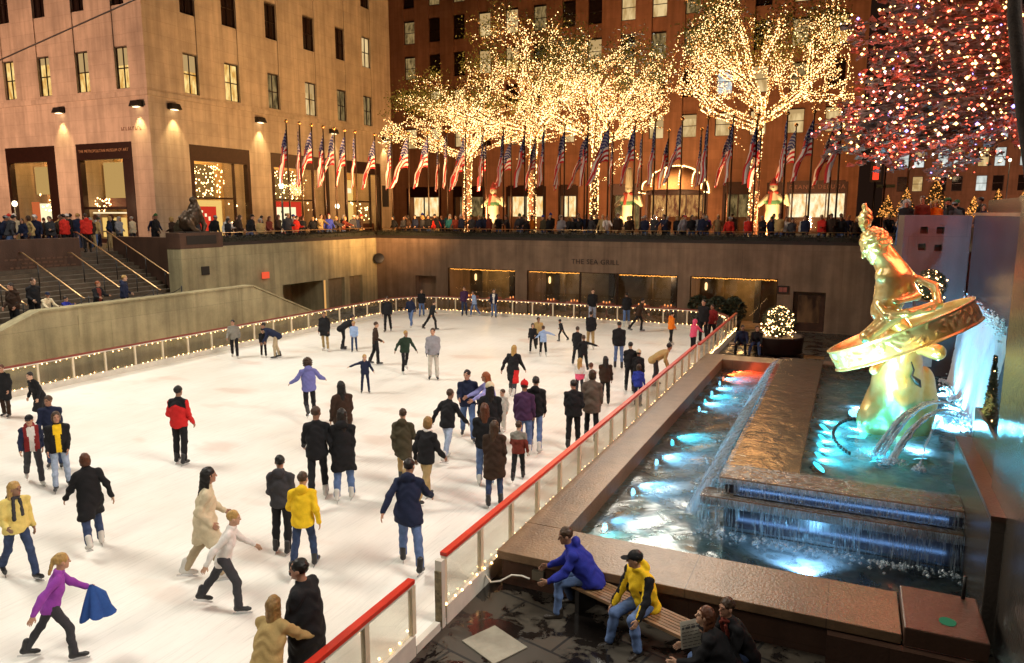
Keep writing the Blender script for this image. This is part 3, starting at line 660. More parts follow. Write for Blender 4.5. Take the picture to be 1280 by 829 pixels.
# ================================================================ MATERIALS OF THE PLACE
def ice_mat():
    m, nt, out = new_mat('rink_ice'); b = N(nt, 'ShaderNodeBsdfPrincipled')
    g = N(nt, 'ShaderNodeNewGeometry')
    n1 = N(nt, 'ShaderNodeTexNoise', i_Scale=.28, i_Detail=6.0, i_Roughness=.6); nt.links.new(g.outputs['Position'], n1.inputs['Vector'])
    rp = N(nt, 'ShaderNodeValToRGB'); rp.color_ramp.elements[0].position = .30; rp.color_ramp.elements[1].position = .62
    rp.color_ramp.elements[0].color = (.74,.71,.64,1); rp.color_ramp.elements[1].color = (.87,.85,.80,1); nt.links.new(n1.outputs['Fac'], rp.inputs['Fac'])
    # skate scratches
    fac = None
    for i, (rz, sc) in enumerate(((.5, 1.6), (-.7, 1.3), (1.5, 1.9))):
        mp = N(nt, 'ShaderNodeMapping'); mp.inputs['Rotation'].default_value = (0, 0, rz); mp.inputs['Scale'].default_value = (sc*7, sc*.22, 1); nt.links.new(g.outputs['Position'], mp.inputs['Vector'])
        nn = N(nt, 'ShaderNodeTexNoise', i_Scale=2.0, i_Detail=7.0, i_Roughness=.75, i_Distortion=.6); nt.links.new(mp.outputs[0], nn.inputs['Vector'])
        if fac is None: fac = nn.outputs['Fac']
        else:
            a = N(nt, 'ShaderNodeMath', operation='MINIMUM'); nt.links.new(fac, a.inputs[0]); nt.links.new(nn.outputs['Fac'], a.inputs[1]); fac = a.outputs[0]
    mr = N(nt, 'ShaderNodeMapRange'); mr.inputs['From Min'].default_value = .22; mr.inputs['From Max'].default_value = .45; mr.inputs['To Min'].default_value = .68; mr.inputs['To Max'].default_value = 1.0
    nt.links.new(fac, mr.inputs['Value'])
    sc = N(nt, 'ShaderNodeVectorMath', operation='SCALE'); nt.links.new(rp.outputs[0], sc.inputs[0]); nt.links.new(mr.outputs[0], sc.inputs['Scale'])
    # faded painted markings under the ice: pale red blots with a shape of their own
    mpr = N(nt, 'ShaderNodeMapping'); mpr.inputs['Scale'].default_value = (.42, .8, 1); mpr.inputs['Rotation'].default_value = (0, 0, .9); nt.links.new(g.outputs['Position'], mpr.inputs[0])
    nr = N(nt, 'ShaderNodeTexNoise', i_Scale=.85, i_Detail=3.0, i_Roughness=.5); nt.links.new(mpr.outputs[0], nr.inputs['Vector'])
    rr_ = N(nt, 'ShaderNodeValToRGB'); rr_.color_ramp.elements[0].position = .60; rr_.color_ramp.elements[1].position = .70; nt.links.new(nr.outputs['Fac'], rr_.inputs[0])
    mu = N(nt, 'ShaderNodeMath', operation='MULTIPLY'); mu.inputs[1].default_value = .30; nt.links.new(rr_.outputs[0], mu.inputs[0])
    mxr = N(nt, 'ShaderNodeMix', data_type='RGBA'); nt.links.new(mu.outputs[0], mxr.inputs['Factor']); nt.links.new(sc.outputs[0], mxr.inputs['A']); mxr.inputs['B'].default_value = (.62,.36,.26,1)
    nt.links.new(mxr.outputs['Result'], b.inputs['Base Color'])
    r2 = N(nt, 'ShaderNodeMapRange'); r2.inputs['To Min'].default_value = .25; r2.inputs['To Max'].default_value = .6; nt.links.new(n1.outputs['Fac'], r2.inputs['Value']); nt.links.new(r2.outputs[0], b.inputs['Roughness'])
    b.inputs['Specular IOR Level'].default_value = .3
    bp = N(nt, 'ShaderNodeBump', i_Strength=.18, i_Distance=.01); nt.links.new(fac, bp.inputs['Height']); nt.links.new(bp.outputs[0], b.inputs['Normal'])
    nt.links.new(b.outputs[0], out.inputs[0]); return m
M_ICE = ice_mat()
def slate_mat():
    m, nt, out = new_mat('wet_slate'); b = N(nt, 'ShaderNodeBsdfPrincipled')
    g = N(nt, 'ShaderNodeNewGeometry')
    n1 = N(nt, 'ShaderNodeTexNoise', i_Scale=1.5, i_Detail=8.0, i_Roughness=.68, i_Distortion=.5); nt.links.new(g.outputs['Position'], n1.inputs['Vector'])
    wet = N(nt, 'ShaderNodeValToRGB'); wet.color_ramp.elements[0].position = .47; wet.color_ramp.elements[1].position = .53; nt.links.new(n1.outputs['Fac'], wet.inputs['Fac'])
    br = N(nt, 'ShaderNodeTexBrick'); br.inputs['Scale'].default_value = 1; br.inputs['Brick Width'].default_value = 1.1; br.inputs['Row Height'].default_value = .85; br.inputs['Mortar Size'].default_value = .022
    br.inputs['Color1'].default_value = (.070,.056,.040,1); br.inputs['Color2'].default_value = (.052,.044,.034,1); br.inputs['Mortar'].default_value = (.010,.009,.008,1)
    mp = N(nt, 'ShaderNodeMapping'); mp.inputs['Rotation'].default_value = (0, 0, .25); nt.links.new(g.outputs['Position'], mp.inputs['Vector']); nt.links.new(mp.outputs[0], br.inputs['Vector'])
    mx = N(nt, 'ShaderNodeMix', data_type='RGBA'); nt.links.new(wet.outputs[0], mx.inputs['Factor'])
    mx.inputs['A'].default_value = (.010,.008,.007,1); nt.links.new(br.outputs['Color'], mx.inputs['B']); nt.links.new(mx.outputs['Result'], b.inputs['Base Color'])
    mr = N(nt, 'ShaderNodeMapRange'); mr.inputs['To Min'].default_value = .16; mr.inputs['To Max'].default_value = .7; nt.links.new(wet.outputs[0], mr.inputs['Value']); nt.links.new(mr.outputs[0], b.inputs['Roughness'])
    bp = N(nt, 'ShaderNodeBump', i_Strength=.3, i_Distance=.01); nt.links.new(n1.outputs['Fac'], bp.inputs['Height']); nt.links.new(bp.outputs[0], b.inputs['Normal'])
    nt.links.new(b.outputs[0], out.inputs[0]); return m
M_SLATE = slate_mat()
M_PAVE = stone('plaza_paving', (.13,.10,.08), (.10,.08,.065), 1.2, .8, .02, rough=.55, axis='xy', vstreak=False)
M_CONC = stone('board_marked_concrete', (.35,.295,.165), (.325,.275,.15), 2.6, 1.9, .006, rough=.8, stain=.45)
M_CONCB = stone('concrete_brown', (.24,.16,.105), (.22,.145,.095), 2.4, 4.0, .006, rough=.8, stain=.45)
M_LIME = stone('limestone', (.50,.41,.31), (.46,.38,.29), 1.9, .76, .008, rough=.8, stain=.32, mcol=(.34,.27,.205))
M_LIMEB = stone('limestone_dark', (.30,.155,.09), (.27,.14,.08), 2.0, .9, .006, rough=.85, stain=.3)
M_GRAN = stone('polished_granite', (.085,.07,.058), (.075,.062,.052), 3.2, 1.6, .004, rough=.12, stain=.3, spec=.6)
M_COPE = stone('granite_coping', (.21,.135,.078), (.19,.125,.072), 1.9, 3.0, .01, rough=.34, stain=.35, axis='xy', vstreak=False, mcol=(.12,.08,.05))
M_STEP = stone('stair_stone', (.12,.09,.06), (.105,.08,.055), 1.5, .8, .008, rough=.7, axis='xy', vstreak=False)
M_REDGR = stone('brown_granite', (.085,.045,.03), (.075,.04,.028), 2.4, 1.2, .006, rough=.4, stain=.3)
M_BRONZE = pbr('dark_bronze', (.035,.018,.012), rough=.38, metal=.6, var=.3, scale=8)
M_FRAME = pbr('shop_frame_bronze', (.028,.011,.007), rough=.35, metal=.35, var=.25, scale=5)
M_BRASS = pbr('brass_rail', (.72,.46,.22), rough=.28, metal=.9, var=.1, scale=10)
M_IRON = pbr('painted_iron', (.014,.012,.011), rough=.45, var=.2, scale=10)
M_WHITE = pbr('painted_white_board', (.66,.62,.54), rough=.45, var=.12, scale=3, bump=.1)
M_REDRAIL = pbr('red_cap_rail', (.58,.035,.018), rough=.35, var=.12, scale=4)
M_POST = pbr('barrier_post', (.72,.62,.45), rough=.4, var=.08, scale=6)
M_RUST = pbr('worn_post_end', (.30,.24,.13), rough=.8, col2=(.08,.06,.035), scale=14, bump=.5)
M_BULB = glow('warm_bulb', (1, .56, .22), 14, True)
M_BULBT = glow('tree_bulb', (1, .60, .23), 6.5)
M_BULBT2 = glow('tree_bulb_dim', (1, .38, .08), 1.9)
M_BULBO = glow('amber_bulb', (1, .38, .06), 3.5)
def acrylic():
    m, nt, out = new_mat('acrylic_sheet'); t = N(nt, 'ShaderNodeBsdfTransparent'); t.inputs[0].default_value = (.93,.92,.88,1)
    gl = N(nt, 'ShaderNodeBsdfGlossy', i_Roughness=.08); gl.inputs[0].default_value = (1,1,1,1)
    df = N(nt, 'ShaderNodeBsdfTranslucent'); df.inputs[0].default_value = (.8,.76,.68,1)
    fr = front_fresnel(nt, 1.45); mx = N(nt, 'ShaderNodeMixShader'); mx2 = N(nt, 'ShaderNodeMixShader'); mx2.inputs[0].default_value = .07
    nt.links.new(t.outputs[0], mx2.inputs[1]); nt.links.new(df.outputs[0], mx2.inputs[2])
    nt.links.new(fr.outputs[0], mx.inputs[0]); nt.links.new(mx2.outputs[0], mx.inputs[1]); nt.links.new(gl.outputs[0], mx.inputs[2]); nt.links.new(mx.outputs[0], out.inputs[0]); return m
M_ACR = acrylic()
def glass():
    m, nt, out = new_mat('window_glass'); t = N(nt, 'ShaderNodeBsdfTransparent'); t.inputs[0].default_value = (.92,.93,.92,1)
    gl = N(nt, 'ShaderNodeBsdfGlossy', i_Roughness=.03); fr = front_fresnel(nt, 1.45); mx = N(nt, 'ShaderNodeMixShader')
    nt.links.new(fr.outputs[0], mx.inputs[0]); nt.links.new(t.outputs[0], mx.inputs[1]); nt.links.new(gl.outputs[0], mx.inputs[2]); nt.links.new(mx.outputs[0], out.inputs[0]); return m
M_GLASS = glass()
def lit_window(name, c1, c2, s, sc=2.5):
    m, nt, out = new_mat(name); e = N(nt, 'ShaderNodeEmission', i_Strength=s); g = N(nt, 'ShaderNodeNewGeometry')
    mp = N(nt, 'ShaderNodeMapping'); mp.inputs['Scale'].default_value = (sc, sc, sc*.35); nt.links.new(g.outputs['Position'], mp.inputs[0])
    n = N(nt, 'ShaderNodeTexNoise', i_Scale=1.4, i_Detail=3.0, i_Roughness=.6); nt.links.new(mp.outputs[0], n.inputs['Vector'])
    rp = N(nt, 'ShaderNodeValToRGB'); rp.color_ramp.elements[0].position = .36; rp.color_ramp.elements[1].position = .62; rp.color_ramp.elements[0].color = rgba(c1); rp.color_ramp.elements[1].color = rgba(c2)
    nt.links.new(n.outputs['Fac'], rp.inputs['Fac']); nt.links.new(rp.outputs[0], e.inputs[0]); nt.links.new(e.outputs[0], out.inputs[0])
    m.cycles.emission_sampling = 'NONE'; return m
W_WARM = lit_window('lit_pane_warm', (.62,.30,.06), (1,.72,.26), 1.1, 3.0)
W_PALE = lit_window('lit_pane_pale', (.52,.32,.12), (.95,.68,.32), .85, 1.2)
W_DIM = lit_window('lit_pane_dim', (.06,.04,.015), (.30,.20,.08), 1.0)
W_COOL = lit_window('lit_pane_cool', (.48,.52,.48), (.85,.90,.85), .95, 1.0)
W_BLIND = glow('lit_blind', (.80,.52,.22), .62)
W_DARK = pbr('dark_pane', (.018,.011,.009), rough=.08, spec=.8)
# ================================================================ GROUND
def sheet(name, rects, z, mat, label_kind='structure'):
    mb = MB()
    for x0, x1, y0, y1 in rects: mb.add([(x0,y0,z),(x1,y0,z),(x1,y1,z),(x0,y1,z)], [(0,1,2,3)])
    return tag(mb.build(name, mat), kind=label_kind)
sheet('plaza_ground', [(-300,-33,-120,400), (-33,-28,-120,8), (-33,-28,25,400), (-28,500,40.35,400), (3.9,500,-120,40.35), (-28,3.9,-120,.4)], 4.05, M_PAVE)
sheet('terrace_ground', [(-28.2,4.0,.3,40.0)], -.1, M_SLATE)
def ice_outline():
    P = [(-24.5,1.2), (-5.1,1.2)]
    for k in range(9): a = k/8*math.pi/2; P.append((-7.6+2.5*math.cos(a), 35.55+2.5*math.sin(a)))
    for k in range(9): a = math.pi/2+k/8*math.pi/2; P.append((-21.4+3.05*math.cos(a), 35+3.05*math.sin(a)))
    return P
P = ice_outline(); n = len(P); mb = MB()
mb.add([(x,y,0) for x,y in P]+[(x,y,-.1) for x,y in P], [tuple(range(n))]+[(i+n,(i+1)%n+n,(i+1)%n,i) for i in range(n)])
tag(mb.build('ice_rink', M_ICE), kind='structure')
# ================================================================ RINK BARRIERS
def sweep(mb, path, o0, o1, z0, z1, mi=0):
    pts = [Vector((p[0], p[1], 0)) for p in path]; n = len(pts); vs = []
    for i in range(n):
        d0 = (pts[i]-pts[i-1]).normalized() if i else (pts[1]-pts[0]).normalized()
        d1 = (pts[i+1]-pts[i]).normalized() if i < n-1 else d0
        d = (d0+d1).normalized(); nn = Vector((-d.y, d.x, 0)); nn /= max(.3, nn.dot(Vector((-d0.y, d0.x, 0))))
        for o, z in ((o0,z0),(o1,z0),(o1,z1),(o0,z1)): q = pts[i]+nn*o; vs.append((q.x, q.y, z))
    fs = []
    for i in range(n-1):
        for k in range(4): fs.append((i*4+k, i*4+(k+1)%4, (i+1)*4+(k+1)%4, (i+1)*4+k))
    fs += [(3,2,1,0), tuple((n-1)*4+k for k in range(4))]
    mb.add(vs, fs, mi)
def resample(path, step):
    out = []; acc = 0.0; nxt = 0.0
    for i in range(len(path)-1):
        a, b = Vector((*path[i], 0)), Vector((*path[i+1], 0)); L = (b-a).length
        while nxt <= acc+L+1e-6: t = (nxt-acc)/L; q = a.lerp(b, t); out.append((q.x, q.y, (b-a).normalized())); nxt += step
        acc += L
    return out
def barrier(label, path, step, top_string=True, bot_string=True, post_r=.045, board=.20, h=1.0, worn_end=False, rail=None):
    t = empty('rink_barrier', (path[0][0], path[0][1], 0), 0, label, 'barrier', 'barriers round the ice')
    loc = (-path[0][0], -path[0][1], 0)
    mb = MB(); sweep(mb, path, -.055, .055, h-.035, h+.02); mb.build('cap_rail', rail or M_REDRAIL, t, loc)
    mb = MB(); sweep(mb, path, -.045, .045, h-.075, h-.038); mb.build('under_rail', M_WHITE, t, loc)
    mb = MB(); sweep(mb, path, -.05, .05, -.1, board); mb.build('kick_board', M_WHITE, t, loc)
    L = sum((Vector((*path[i+1],0))-Vector((*path[i],0))).length for i in range(len(path)-1)); nb = max(1, round(L/step)); st = L/nb-1e-5
    ps = resample(path, st)
    for i, (x, y, d) in enumerate(ps):
        mb = MB(); nn = Vector((-d.y, d.x, 0)); wr = .02 if not(worn_end and i == 0) else 0
        mb.obox((x, y, (board+h-.08)/2+.001), d*post_r, nn*.034, Vector((0,0,(h-.08-board)/2-.002)))
        mb.build('post', M_POST, t, loc)
        if i < len(ps)-1:
            x2, y2, _ = ps[i+1]; e = (Vector((x2,y2,0))-Vector((x,y,0))); Lc = e.length; e.normalize(); en = Vector((-e.y, e.x, 0))
            mb = MB(); mb.obox(((x+x2)/2, (y+y2)/2, (board+h-.08)/2), e*(Lc/2-post_r-.003), en*.006, Vector((0,0,(h-.08-board)/2-.002)))
            mb.build('panel', M_ACR, t, loc)
    bm = MB()
    rows = ([(h-.11, .24)] if top_string else [])+([(board+.03, .24)] if bot_string else [])
    for z, sp in rows:
        for x, y, d in resample(path, sp):
            nn = Vector((-d.y, d.x, 0)); sd2 = rnd.choice((-1, 1)) if top_string else -1
            bm.octa((x+nn.x*.058*sd2+rnd.uniform(-.02,.02), y+nn.y*.058*sd2+rnd.uniform(-.02,.02), z+rnd.uniform(-.02,.02)), .023)
    if rows: bm.build('light_string', M_BULB, t, loc)
    return t
pl = [(-24.45, 3.0)]+[(-24.45, y) for y in (12, 24, 33, 35)]
for k in range(1, 9): a = math.pi-k/8*math.pi/2; pl.append((-21.4+3.05*math.cos(a), 35+3.05*math.sin(a)))
pl += [(-16, 38.05), (-7.6, 38.05)]
for k in range(1, 7): a = math.pi/2-k/6*math.pi/2; pl.append((-7.6+2.4*math.cos(a), 35.65+2.4*math.sin(a)))
barrier('long bulb-strung barrier of clear panels along the stair wall and restaurant', pl, 1.24, rail=pbr('dull_red_rail', (.20,.035,.02), rough=.5, var=.2, scale=4), post_r=.032)
barrier('straight barrier with red cap rail between the ice and the fountain pool', [(-5.13, 8.78), (-5.13, 27.7)], 1.18, top_string=False, worn_end=True)
barrier('short red-railed barrier run beyond the pool end, by the bench couple', [(-5.05, 27.95), (-5.05, 37.6)], 1.1, top_string=False)
barrier('near barrier piece with red cap rail where the woman in tan jacket leans', [(-5.13, 7.92), (-5.13, 2.6)], 1.14, top_string=False)
# worn wooden edge on the gate post
t = empty('gate_post', (-5.13, 8.66, 0), 0, 'white gate post with worn wooden edge at the gap in the rink barrier', 'post')
mb = MB(); mb.box(-.055,.055,-.03,.062,-.09,.955); mb.build('post_core', M_WHITE, t)
mb = MB(); mb.box(-.052,.052,-.052,-.032,-.05,.80); mb.build('worn_edge', M_RUST, t)
mb = MB(); sweep(mb, [(-5.14, 7.95), (-5.14, 8.60)], -.05, .05, -.098, .025); tag(mb.build('threshold_sill', M_WHITE), 'white sill across the gate opening at the ice edge', 'sill')
# lamp light in the bulb strings is their own; pool of light on the coping comes from them too
# ================================================================ RINK WALLS
def facade(mb, O, u, n, L, z0, z1, ops, mi=0, panels=None):
    """wall face with real openings: ops (u0,u1,za,zb,depth,has_back)"""
    O, u, n = Vector(O), Vector(u), Vector(n)
    us = sorted(set([0, L]+[q for o in ops for q in (o[0], o[1])])); zs = sorted(set([z0, z1]+[q for o in ops for q in (o[2], o[3])]))
    us = [q for q in us if 0 <= q <= L]; zs = [q for q in zs if z0 <= q <= z1]
    P = lambda a, z, d=0: O+u*a+Vector((0,0,z))-n*d
    for i in range(len(us)-1):
        for j in range(len(zs)-1):
            cu, cz = (us[i]+us[i+1])/2, (zs[j]+zs[j+1])/2
            if any(o[0] < cu < o[1] and o[2] < cz < o[3] for o in ops): continue
            mb.add([P(us[i],zs[j]), P(us[i+1],zs[j]), P(us[i+1],zs[j+1]), P(us[i],zs[j+1])], [(0,1,2,3)], mi)
    for o in ops:
        a0, a1, b0, b1, d = o[:5]; a0 = max(a0, 0); a1 = min(a1, L); b1 = min(b1, z1); b0 = max(b0, z0)
        c = [(a0,b0),(a1,b0),(a1,b1),(a0,b1)]
        for k in range(4):
            p, q = c[k], c[(k+1)%4]; mb.add([P(*p), P(*q), P(*q, d), P(*p, d)], [(0,1,2,3)], mi)
        if len(o) > 5 and o[5]: mb.add([P(*c[0],d), P(*c[1],d), P(*c[2],d), P(*c[3],d)], [(0,1,2,3)], mi)
# far wall with the restaurant
fw = empty('rink_wall', (-28, 40, 0), 0, 'far concrete wall of the sunken rink with restaurant windows and lettering', 'wall', None)
rw = [(-22.75,-18.15),(-17.4,-8.5),(-7.85,-3.4)]
ops = [(a+28, b+28, -.1, 2.55, 3.2, False) for a, b in rw]+[(28-25.1, 28-23.6, -.1, 1.98, .5, True), (28-2.62, 28-1.1, -.1, 1.95, .6, False)]
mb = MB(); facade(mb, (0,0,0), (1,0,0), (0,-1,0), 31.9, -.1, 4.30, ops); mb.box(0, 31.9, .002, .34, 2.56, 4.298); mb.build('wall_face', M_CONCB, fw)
text('lettering', 'THE SEA GRILL', .40, (-13.2+28, -.02, 3.14), (R(90), 0, 0), pbr('sign_letters', (.03,.018,.012), rough=.4), fw, ext=.012, spacing=1.08)
M_REST = pbr('restaurant_wall', (.12,.095,.055), rough=.7, var=.4, scale=1.2)
M_CEIL = pbr('restaurant_ceiling', (.25,.16,.09), rough=.8)
mb = MB(); mb.box(4.5, 25.5, 3.0, 3.15, -.1, 2.9); mb.build('dining_room_back', M_REST, fw)
mb = MB(); mb.box(4.5, 25.5, .36, 2.98, 2.56, 2.66); mb.build('dining_room_ceiling', M_CEIL, fw)
for a, b in rw:
    nm = 3 if b-a > 6 else 2
    f = MB(); xs = [a+(b-a)*k/nm for k in range(nm+1)]
    if nm == 3: xs = [a, -14.1, -11.9, b]
    else: xs = [a, b]
    for x in xs: f.box(x+28-.05, x+28+.05, .06, .16, -.09, 2.5)
    f.box(a+28, b+28, .05, .17, 2.501, 2.549)
    fo = f.build('window_frame', M_BRONZE, fw)
    for k in range(len(xs)-1):
        g = MB(); g.box(xs[k]+28.055, xs[k+1]+28-.055, .10, .112, -.08, 2.49); g.build('pane', M_GLASS, fo)
    s = MB()
    for x0, x1 in zip(xs[:-1], xs[1:]):
        if nm == 3 and x0 == -14.1: continue
        q = x0+.1
        while q < x1-.1: s.octa((q+28, .26, 2.46+rnd.uniform(-.03,.02)), .034); q += .085
    s.build('light_string', M_BULBO, fw)
for x in (-22.3, -17.1, -7.5):
    mb = MB(); mb.lathe([(.03,-.22),(.07,-.15),(.07,.15),(.03,.22)], (x+28, 2.9, 1.75), 10); mb.build('sconce', glow('sconce_glow', (1,.62,.25), 2.5), fw)
for i, x in enumerate((-21.3,-19.4,-16.0,-12.9,-10.6,-9.2,-6.6,-4.6)):
    mb = MB(); mb.box(x+28-.16, x+28+.16, 2.2, 2.5, -.09, 2.55); mb.build('dining_room_column', M_IRON if i%2 else M_REST, fw)
lamp('restaurant_lamp', 'POINT', (-20.5, 41.6, 2.2), 110, (1,.55,.2), size=.2); lamp('restaurant_lamp', 'POINT', (-15.5, 41.8, 2.2), 60, (1,.6,.3), size=.2); lamp('restaurant_lamp', 'POINT', (-9.5, 41.8, 2.2), 60, (1,.6,.3), size=.2); lamp('restaurant_lamp', 'POINT', (-5.2, 41.4, 2.1), 150, (1,.55,.2), size=.2)
# service doors in the far wall
mb = MB(); mb.box(28-2.58, 28-1.14, .3, .36, -.09, 1.93); d = mb.build('door', pbr('bronze_door', (.05,.022,.014), rough=.4, var=.3, scale=4), fw)
g = MB(); g.box(28-2.4, 28-1.35, .285, .298, .35, 1.75); g.build('door_glass', lit_window('door_glow', (.015,.007,.004), (.06,.028,.012), 1.0, 1.5), d)
sg = tag(MB().box(-.27,.27,-.03,.01,-.2,.2).build('wall_sign', pbr('sign_black', (.012,.01,.01), rough=.3)), 'small dark framed sign on the far wall beside the bronze service door', 'sign'); sg.location = (-3.12, 39.975, 2.02)
for k in range(2):
    q = MB(); q.box(-.2+k*.2, -.02+k*.2, -.036, -.031, -.12, .12); q.build('notice', pbr('notice_red', (.30,.09,.07), rough=.5), sg)
# left wall under the promenade
lw = empty('rink_wall', (-28, 25, 0), 0, 'side concrete wall of the sunken rink with dark service opening and doors', 'wall')
ops = [(7.6,13.0,-.1,1.95,2.2,False), (13.7,14.0,-.1,1.9,.0,False), (10.2,10.2,0,0,0)]
ops = [(6.2,9.6,-.1,2.02,2.4,True), (10.05,11.6,-.1,2.05,.28,True), (12.1,13.4,-.1,2.05,.28,True)]
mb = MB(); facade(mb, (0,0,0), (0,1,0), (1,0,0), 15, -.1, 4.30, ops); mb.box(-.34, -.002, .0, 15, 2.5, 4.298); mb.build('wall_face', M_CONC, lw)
for y0, y1 in ((10.1,11.55),(12.15,13.35)):
    d = MB(); d.box(-.26,-.2, y0, (y0+y1)/2-.01, -.09, 2.0); d.box(-.26,-.2,(y0+y1)/2+.01, y1, -.09, 2.0); d.build('door', pbr('painted_door', (.16,.12,.07), rough=.5, var=.2, scale=5), lw)
mb = MB(); mb.box(.004,.07,9.62,9.70,-.09,2.0); mb.build('lit_door_edge', glow('amber_strip', (1,.5,.15), .8), lw)
o = tag(MB().box(-.02,.10,-.22,.22,-.17,.17,bev=.02).build('exit_sign', glow('exit_sign_red', (1,.12,.05), .9)), 'small red lit box sign on the side concrete wall', 'sign'); o.location = (-27.9, 29.8, 2.67)
# spotlight bracket in the corner
o = empty('wall_floodlight', (-27.6, 39.7, 3.0), 0, 'round black floodlight on a bracket in the rink wall corner', 'lamp')
MB().lathe([(.05,-.15),(.30,-.1),(.34,.08),(.3,.1)], (0,0,0), 16).build('lamp_head', M_IRON, o).rotation_euler = (R(70), 0, R(30))
MB().tube([(0,0,-.1),(-.15,.15,-.2),(-.25,.25,-.2)], .03).build('bracket', M_IRON, o)
# ---- hedge and railing round the rim
def hedge(label, x0, x1, y0, y1, z0, z1, axis):
    t = empty('hedge_planter', ((x0+x1)/2, (y0+y1)/2, z0), 0, label, 'hedge', 'hedges along the rink rim')
    cx, cy = (x0+x1)/2, (y0+y1)/2
    MB().box(x0-cx, x1-cx, y0-cy, y1-cy, .0, .16).build('planter_box', pbr('planter_dark', (.02,.012,.009), rough=.6), t)
    L = max(x1-x0, y1-y0); nl = int(L*420); vs = []; fs = []
    for i in range(nl):
        px, py = rnd.uniform(x0, x1)-cx, rnd.uniform(y0, y1)-cy; pz = .12+(z1-z0-.12)*rnd.random()**.6
        s = rnd.uniform(.03, .06); a = rnd.uniform(0, 6.28); b = rnd.uniform(-.8, .8)
        ux, uy, uz = math.cos(a)*s, math.sin(a)*s, b*s; vx, vy, vz = -math.sin(a)*s*.6, math.cos(a)*s*.6, rnd.uniform(-.5,.5)*s
        k = len(vs); vs += [(px-ux,py-uy,pz-uz),(px+vx,py+vy,pz+vz),(px+ux,py+uy,pz+uz),(px-vx,py-vy,pz-vz)]; fs.append((k,k+1,k+2,k+3))
    mb = MB(); mb.add(vs, fs); mb.box(x0-cx+.05, x1-cx-.05, y0-cy+.06, y1-cy-.06, .16, (z1-z0)*.8); mb.build('foliage', M_HEDGE, t)
M_HEDGE = pbr('hedge_leaf', (.013,.014,.007), rough=.6, var=.5, scale=9)
hedge('dark clipped hedge in a trough along the far rim above the restaurant', -28, 3.4, 40.0, 40.5, 4.302, 4.78, 'x')
hedge('dark clipped hedge in a trough along the side rim beside the bronze bear-like sculpture', -28.5, -28.0, 26.9, 39.98, 4.302, 4.78, 'y')
def railing(label, path, z, hgt=1.0, mat=None):
    t = empty('railing', (path[0][0], path[0][1], z), 0, label, 'railing', 'railings behind the hedges')
    a, b = Vector((*path[0],0)), Vector((*path[1],0)); d = b-a
    MB().tube([(0,0,hgt),(d.x,d.y,hgt)], .022, 6).build('handrail', mat or M_BRASS, t)
    L = d.length; n = int(L/1.6)
    mb = MB()
    for i in range(n+1):
        q = d*(i/n); MB().tube([(q.x,q.y,0),(q.x,q.y,hgt)], .018, 5).build('baluster', M_IRON, t)
railing('low metal railing behind the far rim hedge where spectators lean', [(-28,40.75),(3.4,40.75)], 4.05, .86)
railing('low metal railing behind the side rim hedge where spectators lean', [(-28.75,26.9),(-28.75,40.7)], 4.05, .86)
# ================================================================ STAIRS AND PARAPET ON THE SIDE
st = empty('stone_stair', (-28, 16, 0), 0, 'broad stone stair down from the plaza to the rink landing', 'stairs')
mb = MB(); n = 14
for i in range(n):
    x1 = -28-i*(5/n); z = 1.7+(i+1)*(2.35/n)-.0
    mb.box(x1-5/n+28, x1+28, -6, 8.98, 1.0, z-.002 if i < n-1 else 4.048)
mb.build('steps', M_STEP, st)
MB().box(.002, 2.15, -2, 10.6, 1.2, 1.7).build('landing', M_STEP, st)
mb = MB()
for i in range(10):
    z = 1.7-(i+1)*.17
    mb.box(.002, 2.15, 10.6+i*.33, 10.6+(i+1)*.33, -.1, z); mb.box(.002, 2.15, -2-(i+1)*.33, -2-i*.33, -.1, z)
mb.build('lower_flights', M_STEP, st)
# brown side wall of the stair well and the pier carrying the sculpture
MBp = MB(); MBp.box(-33, -28.62, 25, 25.5, 1.2, 4.75); tag(MBp.build('stair_wall', M_REDGR), 'dark brown stone wall closing the stair beside the sculpture pier', 'wall')
MB2 = MB(); MB2.box(-28.6, -27.75, 24.4, 26.88, -.1, 4.26)
pr = tag(MB2.build('stone_pier', M_CONC), 'concrete pier with a dark inset panel carrying the bronze sculpture', 'pier')
MB().box(-28.62, -27.73, 24.38, 26.9, 4.262, 4.99, bev=.015).build('cap_block', M_REDGR, pr)
MB().box(-27.728, -27.715, 24.75, 26.5, 4.45, 4.85).build('inset_panel', M_IRON, pr)
MB().box(-27.748, -27.70, 25.5, 25.95, 3.0, 3.4).build('grille', M_IRON, pr)
# parapet with raking ends
pp = [(9.6,-.1),(10.2,.15),(16.2,2.5),(26.3,2.5),(32.6,-.1)]
mb = MB(); n = len(pp); x0, x1 = -25.82, -25.42
mb.add([(x0,y,z) for y,z in pp]+[(x1,y,z) for y,z in pp], [tuple(range(n-1,-1,-1)), tuple(range(n,2*n))]+[(i,(i+1)%n,(i+1)%n+n,i+n) for i in range(n)])
pa = tag(mb.build('parapet_wall', M_CONC), 'sloping concrete parapet between the stair landing and the ice', 'wall')
mb = MB()
for (ya,za),(yb,zb) in zip(pp[1:-1], pp[2:]):
    d = Vector((0,yb-ya,zb-za)); L = d.length; d.normalize(); up = Vector((1,0,0)).cross(d)
    mb.obox((-25.62,(ya+yb)/2,(za+zb)/2+.03), Vector((.27,0,0)), d*(L/2+.01), up*.035)
mb.build('coping', M_CONC, pa)
MB().box(-25.418,-25.405,17.6,19.2,1.4,2.2).build('access_panel', M_CONC, pa)
hk = 0
